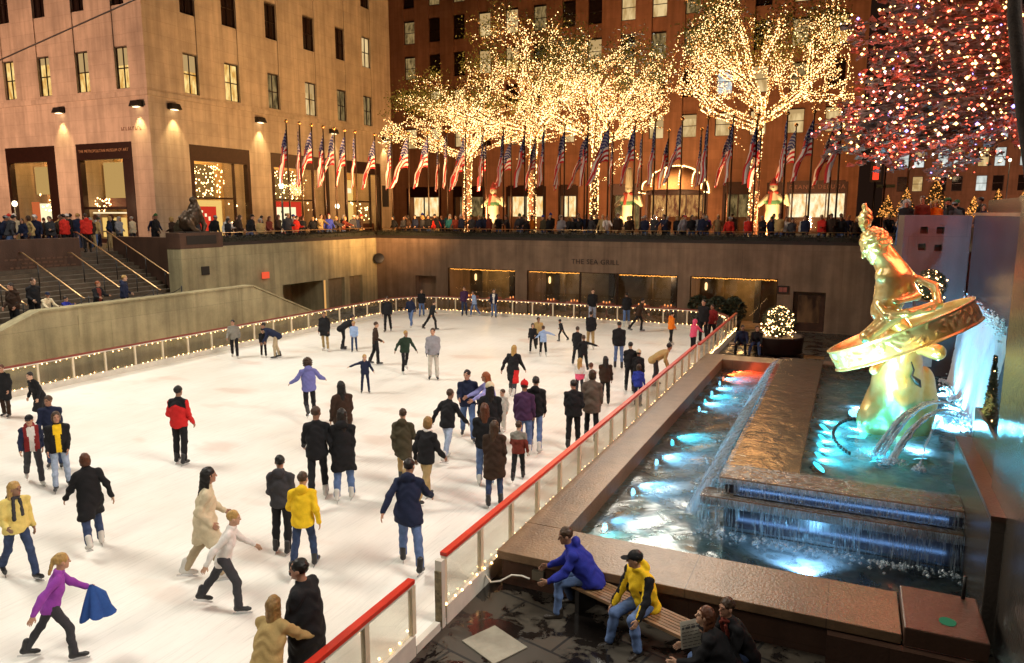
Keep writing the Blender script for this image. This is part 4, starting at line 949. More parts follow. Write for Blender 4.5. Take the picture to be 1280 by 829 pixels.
def stair_rail(y, x0=-33, x1=-28, lab=''):
    f = lambda x: 1.7+2.35*(-28-x)/5
    t = empty('stair_handrail', (x1, y, 1.7), 0, lab, 'handrail', 'brass handrails on the stone stair')
    MB().tube([(x0-x1-.25,0,f(x0)+.95-1.7),(x0-x1,0,f(x0)+.95-1.7),(0,0,.9),(.2,0,.82)], .03, 8).build('rail', M_BRASS, t)
    k = x1
    while k >= x0-.01: MB().tube([(k-x1,0,f(k)-1.7),(k-x1,0,f(k)+.9-1.7)], .024, 6).build('post', M_IRON, t); k -= 1.25
stair_rail(24.75, lab='brass handrail against the brown stair wall, next to the sculpture pier')
stair_rail(23.2, lab='long brass handrail where two people in red jackets stand at its head')
stair_rail(21.6, -31.2, -28, 'short brass handrail in the middle of the stair')
stair_rail(19.6, -31.4, -28, 'brass handrail below the dark engraved panel')
stair_rail(17.3, lab='brass handrail ending behind the lone man on the stair')
t = empty('chain_fence', (-27.4, 16.5, 1.7), 0, 'black posts with a sagging chain along the foot of the stair', 'fence')
for k in range(6): MB().tube([(0,k*1.5,0),(0,k*1.5,.95)], .03, 6).build('post', M_IRON, t)
for k in range(5): MB().tube([(0,k*1.5+1.5*q/6,.88-.22*math.sin(math.pi*q/6)) for q in range(7)], .018, 5).build('chain', M_IRON, t)
o = empty('engraved_panel', (-31.6, 20.55, 4.05), 0, 'dark brown engraved panel wall at the head of the stair', 'sign')
MB().box(-.3, 0, -4.2, 1.75, -1.5, .75, bev=.02).build('panel', M_REDGR, o)
mb = MB()
for r_, (w0, w1) in enumerate(((-1.6,1.3),(-.9,.8),(-1.4,1.5))):
    y = w0
    while y < w1: L = rnd.uniform(.12,.3); mb.box(.004,.012,y,y+L,-.12-r_*.17,-.05-r_*.17); y += L+.07
mb.build('engraving', pbr('engraved_bronze', (.12,.06,.035), rough=.4), o)
# ================================================================ BUILDINGS
def window(parent, O, u, n, u0, u1, z0, z1, d, pane, style='sash', dbl=True):
    """frame (part) set back in its opening with a pane (sub-part)"""
    O, u, n = Vector(O), Vector(u), Vector(n); Z = Vector((0,0,1))
    P = lambda a, z, dd: O+u*a+Z*z-n*dd
    mb = MB(); fw = .055
    def bar(a0, a1, b0, b1, dd=None): mb.obox(P((a0+a1)/2, (b0+b1)/2, (d-.06) if dd is None else dd), u*((a1-a0)/2), n*.035, Z*((b1-b0)/2))
    bar(u0, u0+fw, z0, z1); bar(u1-fw, u1, z0, z1); bar(u0+fw+.001, u1-fw-.001, z0, z0+fw); bar(u0+fw+.001, u1-fw-.001, z1-fw, z1)
    zm = (z0+z1)/2; um = (u0+u1)/2
    if style == 'sash':
        bar(u0+fw+.001, u1-fw-.001, zm-.03, zm+.03, d-.045)
        if dbl: bar(um-.018, um+.018, z0+fw+.001, zm-.031); bar(um-.018, um+.018, zm+.031, z1-fw-.001)
    f = mb.build('window', M_BRONZE, parent)
    g = MB(); g.add([P(u0+.02,z0+.02,d-.02), P(u1-.02,z0+.02,d-.02), P(u1-.02,z1-.02,d-.02), P(u0+.02,z1-.02,d-.02)], [(0,1,2,3)]); g.build('pane', pane, f)
    if pane in (W_WARM, W_PALE, W_COOL) and rnd.random() < .65:
        zb = z1-.02-(z1-z0)*rnd.choice((.18,.3,.42,.5)); g = MB(); g.add([P(u0+.06,zb,d-.028), P(u1-.06,zb,d-.028), P(u1-.06,z1-.06,d-.028), P(u0+.06,z1-.06,d-.028)], [(0,1,2,3)]); g.build('blind', W_BLIND, f)
    return f
# ---- limestone block on the side
A = (-37, 31, 0)
lb = empty('limestone_building', (-37, 31, 4.05), 0, 'pale limestone office block with lit shop fronts and hooded wall lamps', 'building')
def sub(o, parent): o.parent = parent; o.location = tuple(-c for c in parent.location); return o
SH = 10.0
lwin = [(1.37,2.48),(4.72,5.88),(8.21,9.37),(11.62,12.74),(15.1,16.25),(18.5,19.65),(22,23.1)]
rwin = [(2.67,3.80),(5.89,7.14),(9.73,10.89),(13.55,14.83),(17.25,18.42),(20.65,21.86)]
rows = [(12.98,15.30),(17.58,19.90),(22.18,24.50),(26.8,29.1)]
lsh = [(1.62,6.46),(8.47,13.31),(15.3,20.1),(22,27)]
rsh = [(2.7,7.63),(9.65,15.85),(17.74,22.75)]
def bops(wins, shops):
    o = [(a,b,4.06,SH,2.6,False) for a, b in shops]
    for a, b in wins:
        for k, (z0, z1) in enumerate(rows):
            o.append((a,b,z0,z1,.24,False))
            zt = rows[k+1][0] if k+1 < len(rows) else 33
            o.append((a,b,z1,zt,.07,True))
    return o
mb = MB(); facade(mb, A, (-1,0,0), (0,-1,0), 34, 4.05, 33, bops(lwin, lsh)); facade(mb, A, (0,1,0), (1,0,0), 24.6, 4.05, 33, bops(rwin, rsh))
mb.add([(-37,55.6,4.05),(-71,55.6,4.05),(-71,55.6,33),(-37,55.6,33)], [(0,1,2,3)]); mb.add([(-37,31,33),(-71,31,33),(-71,55.6,33),(-37,55.6,33)], [(0,1,2,3)])
sub(mb.build('wall', M_LIME, lb), lb)
mb = MB(); sweep(mb, [(-71,31),(-37,31),(-37,55.6)], -.10, -.002, 12.52, 12.80); sub(mb.build('string_course', M_LIME, lb), lb)
lit_l = [W_WARM, W_WARM, W_WARM, W_WARM, W_WARM, W_DARK, W_WARM]; lit_r = [W_WARM, W_WARM, W_DIM, W_PALE, W_DIM, W_DIM]
for wi, (a, b) in enumerate(lwin):
    for k, (z0, z1) in enumerate(rows):
        pn = lit_l[wi] if k == 0 else (W_PALE if (k == 1 and wi == 4) else W_DARK)
        sub(window(lb, A, (-1,0,0), (0,-1,0), a, b, z0, z1, .24, pn), lb)
for wi, (a, b) in enumerate(rwin):
    for k, (z0, z1) in enumerate(rows):
        pn = lit_r[wi] if k == 0 else (W_PALE if (k == 1 and wi == 5) else W_DARK)
        sub(window(lb, A, (0,1,0), (1,0,0), a, b, z0, z1, .24, pn), lb)
M_TANP = pbr('shop_tan_wall', (.60,.42,.20), rough=.7, var=.15, scale=2)
M_SHOPD = pbr('shop_dark_panel', (.10,.03,.018), rough=.5, var=.3, scale=2)
G_TAN = glow('backlit_tan_panel', (1,.60,.20), .62); G_CREAM = glow('backlit_cream_panel', (1,.82,.5), 1.5); G_RED = glow('backlit_red_panel', (1,.06,.03), .75); G_YEL = glow('backlit_yellow_panel', (1,.62,.18), 1.1)
G_ORA = glow('lit_orange_drape', (1,.22,.07), .7); G_DIMT = glow('dim_gold_shelf', (.8,.42,.12), .35)
def shop(parent, O, u, n, u0, u1, kind, sid):
    O, u, n = Vector(O), Vector(u), Vector(n); Z = Vector((0,0,1)); L = u1-u0
    P = lambda a, z, d: O+u*(u0+a)+Z*z-n*d
    def bx(mb, a0, a1, z0, z1, d0, d1, mi=0): mb.obox(P((a0+a1)/2,(z0+z1)/2,(d0+d1)/2), u*((a1-a0)/2), n*(abs(d1-d0)/2), Z*((z1-z0)/2), mi)
    mb = MB(); bx(mb, .001,.26,4.07,SH-.001,-.03,.32); bx(mb, L-.26,L-.001,4.07,SH-.001,-.03,.32); bx(mb,.261,L-.261,SH-.95,SH-.001,-.03,.32)
    bx(mb,.261,L-.261,4.07,4.35,.02,.30)
    if kind in ('R1','R2','R3'): bx(mb, L*.72, L*.72+.09, 4.351, SH-.951, .08,.26); bx(mb,.262,L*.72-.001,6.75,6.86,.09,.25)
    if kind == 'L1': bx(mb,.262,1.0,4.351,SH-.951,.1,.26)
    if kind == 'L2': bx(mb,.262,1.0,4.351,SH-.951,.12,.26); bx(mb,1.001,L-.262,6.1,6.25,.10,.25)
    sf = sub(mb.build('shop_front', M_FRAME, parent), parent)
    g = MB(); bx(g,.262,L-.262,4.36,SH-.96,.27,.278); q = g.build('pane', M_GLASS, sf)
    # the room behind
    r = MB(); bx(r,0.01,L-.01,4.05,SH,2.45,2.59); bx(r,.01,L-.01,SH-.05,SH,.33,2.44); r.build('shop_room', M_TANP, sf)
    def disp(nm, m, *a):
        k = MB(); bx(k, *a); return k.build(nm, m, sf)
    def bulbs(nm, m, cnt, a0, a1, z0, z1, d0, d1, s=.05):
        k = MB()
        for _ in range(cnt): k.octa(P(rnd.uniform(a0,a1), rnd.uniform(z0,z1), rnd.uniform(d0,d1)), rnd.uniform(.6,1.3)*s)
        return k.build(nm, m, sf)
    if kind == 'L1':
        disp('display_wall', G_CREAM, 1.9,4.1,4.4,6.5,1.3,1.36); disp('drape', G_ORA, 3.6,4.3,4.4,6.6,1.0,1.08); disp('ceiling_panel', G_TAN, 1.0,4.6,7.1,8.9,1.6,1.66)
        bulbs('spot_bulbs', M_BULB, 22, .8,3.5,6.0,7.2,.5,1.2,.06); disp('price_board', M_WHITE, .35,1.4,5.0,5.8,.5,.53)
        for k in range(5): disp('display_item', M_SHOPD, 2.0+k*.4,2.16+k*.4,4.5,5.3+.2*(k%2),1.0,1.1)
    elif kind == 'L2':
        disp('ceiling_panel', G_TAN, 1.05,4.55,6.75,9.0,1.5,1.58); disp('dark_screen', M_SHOPD, .3,4.5,6.1,6.8,1.2,1.3); disp('lit_shelf', G_CREAM, 1.6,4.5,5.85,5.93,.5,.9)
        bulbs('chandelier', M_BULB, 40, .6,1.6,5.1,5.7,.8,1.4,.05); bulbs('display_bulbs', M_BULB, 30, 3.4,4.5,6.0,6.8,.5,1.1,.05)
        for k in range(4): disp('display_item', G_YEL, 1.3+k*.85,1.7+k*.85,4.4,5.6,.9,.98)
    elif kind in ('R1','R2'):
        bulbs('sparkle_garland', M_BULB, 120, .35,L*.70,6.9,8.95,.5,1.6,.05); disp('upper_back', G_DIMT, .3,L*.71,6.9,9.0,1.8,1.86)
        disp('display_wall', G_YEL if kind == 'R1' else G_RED, .3,L*.70,4.4,6.7,1.2,1.26)
        disp('poster', G_RED if kind == 'R1' else G_CREAM, L*.24,L*.56,4.5,6.3,1.0,1.04)
        for k in range(3): disp('poster_mark', G_CREAM if kind == 'R1' else M_SHOPD, L*(.30+.06*k),L*(.33+.06*k),5.9-.25*k,6.05-.2*k,.96,.98)
        bulbs('sconce', M_BULB, 5, L*.76,L*.95,5.0,7.0,.5,1.2,.08)
    else:
        disp('display_wall', G_YEL, .3,L*.7,4.9,8.6,1.8,1.86); disp('display_shelf', G_CREAM, .4,L*.5,7.5,7.9,1.2,1.4); bulbs('display_bulbs', M_BULB, 30, .4,L*.9,5,6.8,.6,1.4,.07)
        disp('counter', M_SHOPD, .3,L-.3,4.36,5.0,.6,1.2); disp('display_shelf', M_SHOPD, .5,1.6,6.2,7.4,1.5,1.7)
    c = P(L/2, SH-.4, 1.0); lamp('shop_lamp', 'POINT', c, 190, (1,.56,.20), size=.3)
    return sf
for i, (a, b) in enumerate(lsh[:3]): shop(lb, A, (-1,0,0), (0,-1,0), a, b, ['L2','L1','L1'][i], i)
for i, (a, b) in enumerate(rsh): shop(lb, A, (0,1,0), (1,0,0), a, b, ['R1','R2','R3'][i], i+5)
o = text('lettering', 'THE METROPOLITAN MUSEUM OF ART', .24, (-37-4.04, 31-.045, 9.55), (R(90),0,0), pbr('gilt_letters', (.38,.22,.11), rough=.4), None, .008, spacing=1.05); sub_l = o.location.copy(); o.parent = lb; o.location = sub_l-lb.location
mb = MB(); x = 0
for k in range(9):
    L = rnd.choice((.08,.11,.12)); hh = .20
    mb.box(x,x+.035,-.012,.0,0,hh); mb.box(x+.036,x+L,-.012,.0,hh-.04 if k%2 else 0,hh if k%2 else .04)
    if k%3 == 0: mb.box(x+L+.001,x+L+.03,-.012,0,.0,hh*.6)
    x += L+.09
o = mb.build('inscription', pbr('inscription', (.16,.07,.03), rough=.7), lb); o.location = Vector((-39.35,30.998,10.63))-lb.location
def wall_lamp(x, y, n, lab):
    t = empty('wall_lamp', (x, y, 12.05), math.atan2(n[1], n[0]), lab, 'lamp', 'hooded lamps on the limestone building')
    mb = MB(); mb.add([(0,-.34,.17),(0,.34,.17),(.32,.30,.17),(.32,-.30,.17),(0,-.34,-.17),(0,.34,-.17),(.40,.38,-.15),(.40,-.38,-.15)], [(0,1,2,3),(7,6,5,4),(0,4,5,1),(1,5,6,2),(2,6,7,3),(3,7,4,0)]); mb.build('hood', M_IRON, t)
    MB().box(.08,.30,-.2,.2,-.19,-.18).build('lens', glow('lamp_lens', (1,.75,.4), 6), t)
    l = lamp('wall_lamp_bulb', 'SPOT', (x+n[0]*.32, y+n[1]*.32, 11.72), 420, (1,.68,.30), (x+n[0]*.12, y+n[1]*.12, 6), size=.06, angle=75, blend=.8)
wall_lamp(-44.5,31,(0,-1),'hooded wall lamp between the two shop doors facing the plaza'); wall_lamp(-37.75,31,(0,-1),'hooded wall lamp above the carved inscription'); wall_lamp(-37,32.65,(1,0),'hooded wall lamp just round the corner from the inscription')
wall_lamp(-37,39.66,(1,0),'hooded wall lamp between the garland window and the red display'); wall_lamp(-37,47.45,(1,0),'hooded wall lamp behind the flagpoles, before the last shop'); wall_lamp(-37,54.4,(1,0),'hooded wall lamp at the far end of the limestone building')
wall_lamp(-52.4,31,(0,-1),'hooded wall lamp at the left edge, past the bright white display')
o = tag(MB().box(0,.06,-.45,.45,-.9,.9).build('menu_board', M_IRON), 'tall dark notice board on the limestone wall end', 'sign'); o.location = (-36.995,54.4,7.3)
# ---- dark tower behind the trees
B0 = (-53, 72, 0); tb = empty('dark_tower', (-53, 72, 4.05), 0, 'tall dark brick-red office tower behind the lit trees', 'building')
cols = []; x = 54.9-47.9-1
wx = [-46.0-.05, -42.9, -39.9, -36.9, -33.8, -30.7, -27.6, -24.9, -21.6, -18.6, -15.5, -12.4, -9.3, -6.1, -3.0]
trow = [(12.9,15.0),(16.6,18.9),(20.3,22.6),(24.0,26.3),(27.7,30.0),(31.4,33.7),(35.1,37.4)]
lowshops = [(-45.95,-41.75,'lit'),(-40.0,-36.4,'dim'),(-33.6,-29.3,'lit'),(-27.7,-25.8,'lit'),(-22.2,-19.2,'door'),(-18.6,-12.9,'cafe'),(-11.3,-8.7,'dim'),(-7.4,-6.2,'lit'),(-5.7,-.9,'deli')]
ops = []
for a in wx:
    for k, (z0, z1) in enumerate(trow): ops.append((a+53,a+53+1.4,z0,z1,.3,False)); ops.append((a+53,a+53+1.4,z1,trow[k+1][0] if k+1 < len(trow) else 45,.22,True))
for a, b, k in lowshops: ops.append((a+53,b+53,4.06,8.6,2.2,True))
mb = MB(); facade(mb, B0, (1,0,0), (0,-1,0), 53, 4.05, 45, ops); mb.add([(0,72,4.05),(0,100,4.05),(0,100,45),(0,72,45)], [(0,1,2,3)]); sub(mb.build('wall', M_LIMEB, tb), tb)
for i, a in enumerate(wx):
    for k, (z0, z1) in enumerate(trow):
        h = (i*7+k*13+i*k*5) % 10
        pn = W_PALE if k == 0 and i not in (3,4,5,8) else (W_DARK if h < 4 else [W_WARM, W_PALE, W_DIM, W_PALE, W_DIM, W_DIM][h-4])
        if i == 11 and k == 1: pn = W_COOL
        sub(window(tb, B0, (1,0,0), (0,-1,0), a+53, a+53+1.4, z0, z1, .3, pn, dbl=False), tb)
for a, b, kind in lowshops:
    L = b-a; mb = MB()
    bx = lambda m, x0, x1, z0, z1, y0, y1: m.box(x0, x1, 72+y0, 72+y1, z0, z1)
    bx(mb, a-.12, a+.10, 4.07, 8.6, -.05, .2); bx(mb, b-.10, b+.12, 4.07, 8.6, -.05, .2); bx(mb, a+.101, b-.101, 7.6, 8.72, -.06, .2)
    for k in range(1, max(2, int(L/1.5))): xx = a+L*k/max(2, int(L/1.5)); bx(mb, xx-.05, xx+.05, 4.07, 7.59, .0, .15)
    sf = sub(mb.build('shop_front', M_FRAME, tb), tb)
    g = MB(); bx(g, a+.1, b-.1, 4.3 if kind == 'door' else 5.5, 7.58, 1.2, 1.25); g.build('lit_interior', {'lit': lit_window('shop_bright', (.8,.42,.12), (1,.85,.5), 1.4, 1.6), 'deli': lit_window('shop_bright2', (.75,.42,.15), (1,.88,.58), 1.5, 2.0), 'dim': W_DIM, 'door': W_DIM, 'cafe': lit_window('cafe_glow', (.25,.07,.03), (.9,.45,.14), .8, 2.5)}[kind], sf)
    g = MB(); bx(g, a+.1, b-.1, 4.1, 7.58, .16, .17); g.build('pane', M_GLASS, sf)
o = text('lettering', 'DEAN & DELUCA', .50, (-3.3, 71.92, 8.15), (R(90),0,0), pbr('deli_letters', (.30,.14,.09), rough=.4), None, .01, spacing=1.25); l0 = o.location.copy(); o.parent = tb; o.location = l0-tb.location
# lit domed canopy over the cafe door
cn = empty('entrance_canopy', (-15.7, 69.6, 7.75), 0, 'arched entrance canopy outlined with strings of bulbs in front of the dark tower', 'canopy')
mb = MB(); vs = []; fs = []; ns, nr = 14, 5
for j in range(nr+1):
    for i in range(ns+1):
        a = math.pi*i/ns; sc = math.cos(j/nr*math.pi/2)**.5 if j < nr else 0.02
        vs.append((-3.0*math.cos(a), 2.2-2.2*math.sin(j/nr*math.pi/2)*1.0-.0, 2.5*math.sin(a)*max(.12, sc)))
for j in range(nr):
    for i in range(ns): q = j*(ns+1)+i; fs.append((q,q+1,q+ns+2,q+ns+1))
mb.add(vs, fs, 0, True); mb.build('awning', pbr('awning_cloth', (.20,.10,.045), rough=.8, var=.2), cn)
mb = MB()
for i in range(0, ns+1, 2):
    for j in range(nr*4):
        a = math.pi*i/ns; f = j/(nr*4); sc = max(.12, math.cos(f*math.pi/2)**.5); mb.octa((-3.04*math.cos(a), 2.2-2.28*math.sin(f*math.pi/2)-.02, 2.55*math.sin(a)*sc+.03), .07)
for i in range(60): a = math.pi*i/59; mb.octa((-3.05*math.cos(a), 2.2, 2.56*math.sin(a)), .085)
lamp('canopy_glow', 'POINT', (-15.7, 68.6, 8.6), 900, (1,.6,.25), size=.8)
mb.build('light_string', M_BULBT, cn)
for x in (-2.9,2.9): MB().tube([(x,.1,-3.7),(x,.1,.05)], .05).build('post', M_IRON, cn)
# ---- far office block across the street
C0 = (3.0, 110, 0); fb = empty('far_office_block', (3, 110, 4.05), 0, 'far stone office block with rows of white-lit windows beyond the crowd', 'building')
ops = []; wins = []
for r_, (z0, z1) in enumerate(((8.6,10.5),(11.6,13.9),(14.9,17.2),(18.4,20.7),(22,24.3),(25.6,27.9),(29.2,31.5))):
    x = 1.6; c = 0
    while x < 30:
        for d in (0, 1.75): ops.append((x+d, x+d+1.2, z0, z1, .3, False)); wins.append((x+d, x+d+1.2, z0, z1, r_, c)); c += 1
        x += 4.4
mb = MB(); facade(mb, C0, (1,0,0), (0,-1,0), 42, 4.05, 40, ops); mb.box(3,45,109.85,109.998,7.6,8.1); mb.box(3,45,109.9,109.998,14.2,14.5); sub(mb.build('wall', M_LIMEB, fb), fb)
for a, b, z0, z1, r_, c in wins:
    h = (c*7+r_*5+c*r_) % 10
    pn = W_COOL if (r_ == 2 or (r_ == 1 and h < 6) or h > 7) else (W_DARK if h < 6 else W_PALE)
    sub(window(fb, C0, (1,0,0), (0,-1,0), a, b, z0, z1, .3, pn, dbl=False), fb)
# ================================================================ FLAGS ON POLES
def flag_mat():
    m, nt, out = new_mat('flag_cloth'); b = N(nt, 'ShaderNodeBsdfPrincipled', i_Roughness=.75); uv = N(nt, 'ShaderNodeUVMap'); uv.uv_map = 'UVMap'
    sp = N(nt, 'ShaderNodeSeparateXYZ'); nt.links.new(uv.outputs[0], sp.inputs[0])
    def M2(op, a, bb=None):
        n = N(nt, 'ShaderNodeMath', operation=op)
        for i, q in enumerate((a, bb)):
            if q is None: continue
            if isinstance(q, (int, float)): n.inputs[i].default_value = q
            else: nt.links.new(q, n.inputs[i])
        return n.outputs[0]
    st = M2('MODULO', M2('FLOOR', M2('MULTIPLY', sp.outputs['Y'], 13.0)), 2.0)
    mx = N(nt, 'ShaderNodeMix', data_type='RGBA'); nt.links.new(st, mx.inputs['Factor']); mx.inputs['A'].default_value = (.56,.016,.02,1); mx.inputs['B'].default_value = (.86,.78,.72,1)
    cant = M2('MULTIPLY', M2('LESS_THAN', sp.outputs['X'], .40), M2('GREATER_THAN', sp.outputs['Y'], 6/13))
    # stars: staggered dots
    sx = M2('MULTIPLY', sp.outputs['X'], 11/.40/2); sy = M2('MULTIPLY', M2('SUBTRACT', sp.outputs['Y'], 6/13), 9/(7/13)/2)
    def dots(ox):
        fx = M2('SUBTRACT', M2('FRACT', M2('ADD', sx, ox)), .5); fy = M2('SUBTRACT', M2('FRACT', M2('ADD', sy, ox)), .5)
        return M2('LESS_THAN', M2('ADD', M2('MULTIPLY', fx, fx), M2('MULTIPLY', fy, fy)), .035)
    star = M2('MAXIMUM', dots(0.0), dots(.5))
    m2 = N(nt, 'ShaderNodeMix', data_type='RGBA'); nt.links.new(star, m2.inputs['Factor']); m2.inputs['A'].default_value = (.03,.035,.17,1); m2.inputs['B'].default_value = (.6,.58,.56,1)
    m3 = N(nt, 'ShaderNodeMix', data_type='RGBA'); nt.links.new(cant, m3.inputs['Factor']); nt.links.new(mx.outputs['Result'], m3.inputs['A']); nt.links.new(m2.outputs['Result'], m3.inputs['B'])
    nt.links.new(m3.outputs['Result'], b.inputs['Base Color']); b.inputs['Sheen Weight'].default_value = .2
    nt.links.new(b.outputs[0], out.inputs[0]); return m
M_FLAG = flag_mat()
M_POLE = pbr('flagpole_metal', (.06,.035,.02), rough=.35, metal=.7)
M_BALL = pbr('finial_gilt', (.8,.45,.15), rough=.25, metal=.9)
def flag_mesh(seed, spread, droop):
    r = random.Random(seed); ns, nt_ = 22, 16; V = []; UV = []; L, H = 3.0, 1.9
    ph = r.uniform(0, 6); nf = r.uniform(1.6, 2.4)
    for i in range(ns+1):
        s = i/ns
        ang = R(droop-18*math.exp(-s*4)); tx = L*(s*math.cos(ang))*spread; tz = -L*s*math.sin(ang)*.93
        for j in range(nt_+1):
            t = j/nt_   # 0 top edge .. 1 lower edge
            g = 1-.72*min(1, s*1.5)**.8
            fold = math.sin(t*nf*2*math.pi+ph+s*1.2)
            x = tx+(.13*fold+.20*(t-.5))*min(1, s*2.2)*spread+.06*math.sin(s*9+t*3+ph)*s
            y = .15*math.cos(t*nf*2*math.pi+ph+s*2)*min(1, s*2)+.05*math.sin(s*7+ph)
            V.append((x, y, tz-H*t*g)); UV.append((s, 1-t))
    F = []
    for i in range(ns):
        for j in range(nt_): q = i*(nt_+1)+j; F.append((q, q+1, q+nt_+2, q+nt_+1))
    me = bpy.data.meshes.new('flag'); me.from_pydata(V, [], F); uvl = me.uv_layers.new(name='UVMap')
    for p in me.polygons:
        p.use_smooth = True
        for li in p.loop_indices: uvl.data[li].uv = UV[me.loops[li].vertex_index]
    me.materials.append(M_FLAG); me.update(); return me
FLAGS = [flag_mesh(i, sp, dr) for i, (sp, dr) in enumerate(((1.0,81),(.8,84),(1.2,77),(.75,85),(1.3,75)))]
_o = MB().tube([(0,0,0),(0,0,6.85)], [.055,.04], 8).build('pole', M_POLE); POLE = _o.data; bpy.data.objects.remove(_o)
_o = MB().lathe([(.01,-.11),(.07,-.09),(.11,-.03),(.11,.03),(.07,.09),(.01,.11)], (0,0,0), 10).build('finial', M_BALL); FIN = _o.data; bpy.data.objects.remove(_o)
ORD = ['first','second','third','fourth','fifth','sixth','seventh','eighth','ninth','tenth','eleventh','twelfth','thirteenth','fourteenth','fifteenth','sixteenth','seventeenth','eighteenth','nineteenth','twentieth','last but one','last']
def flagpole(x, y, lab, group, i):
    t = empty('flagpole', (x, y, 4.05), 0, lab, 'flagpole', group)
    for nm, me, z in (('pole', POLE, 0), ('finial', FIN, 6.92)):
        o = bpy.data.objects.new(nm, me); COL.objects.link(o); o.parent = t; o.location = (0,0,z)
    fl = bpy.data.objects.new('flag', FLAGS[(i*3+i//2) % 5]); COL.objects.link(fl); fl.parent = t; fl.location = (0,-.06,6.6); fl.rotation_euler = (0,0,R(180+rnd.uniform(-28,28)))
for i, y in enumerate((33.6,34.7,35.75,36.8,37.85,38.9,39.95)):
    flagpole(-29.35, y, 'striped flag by the side rim, %s pole from the bear-like sculpture' % ORD[i], 'flagpoles along the side rim', i)
fx = [-29.2,-27.9,-26.55,-25.2,-23.85,-22.5,-21.15,-19.8,-18.45,-17.1,-15.75,-14.4,-13.05,-11.7,-10.35,-9.0,-7.65,-6.3,-4.95,-3.6,-2.25,-.9]
for i, x in enumerate(fx): flagpole(x+rnd.uniform(-.1,.1), 41.9, 'striped flag on the far rim front row, %s pole from the side corner' % ORD[i], 'front row flagpoles along the far rim', i+2)
for i in range(15): flagpole(-27.5+i*1.85+rnd.uniform(-.15,.15), 47.5, 'striped flag on the rear row under lit trees, %s pole from the corner' % ORD[i], 'rear row flagpoles under the trees', i+1)
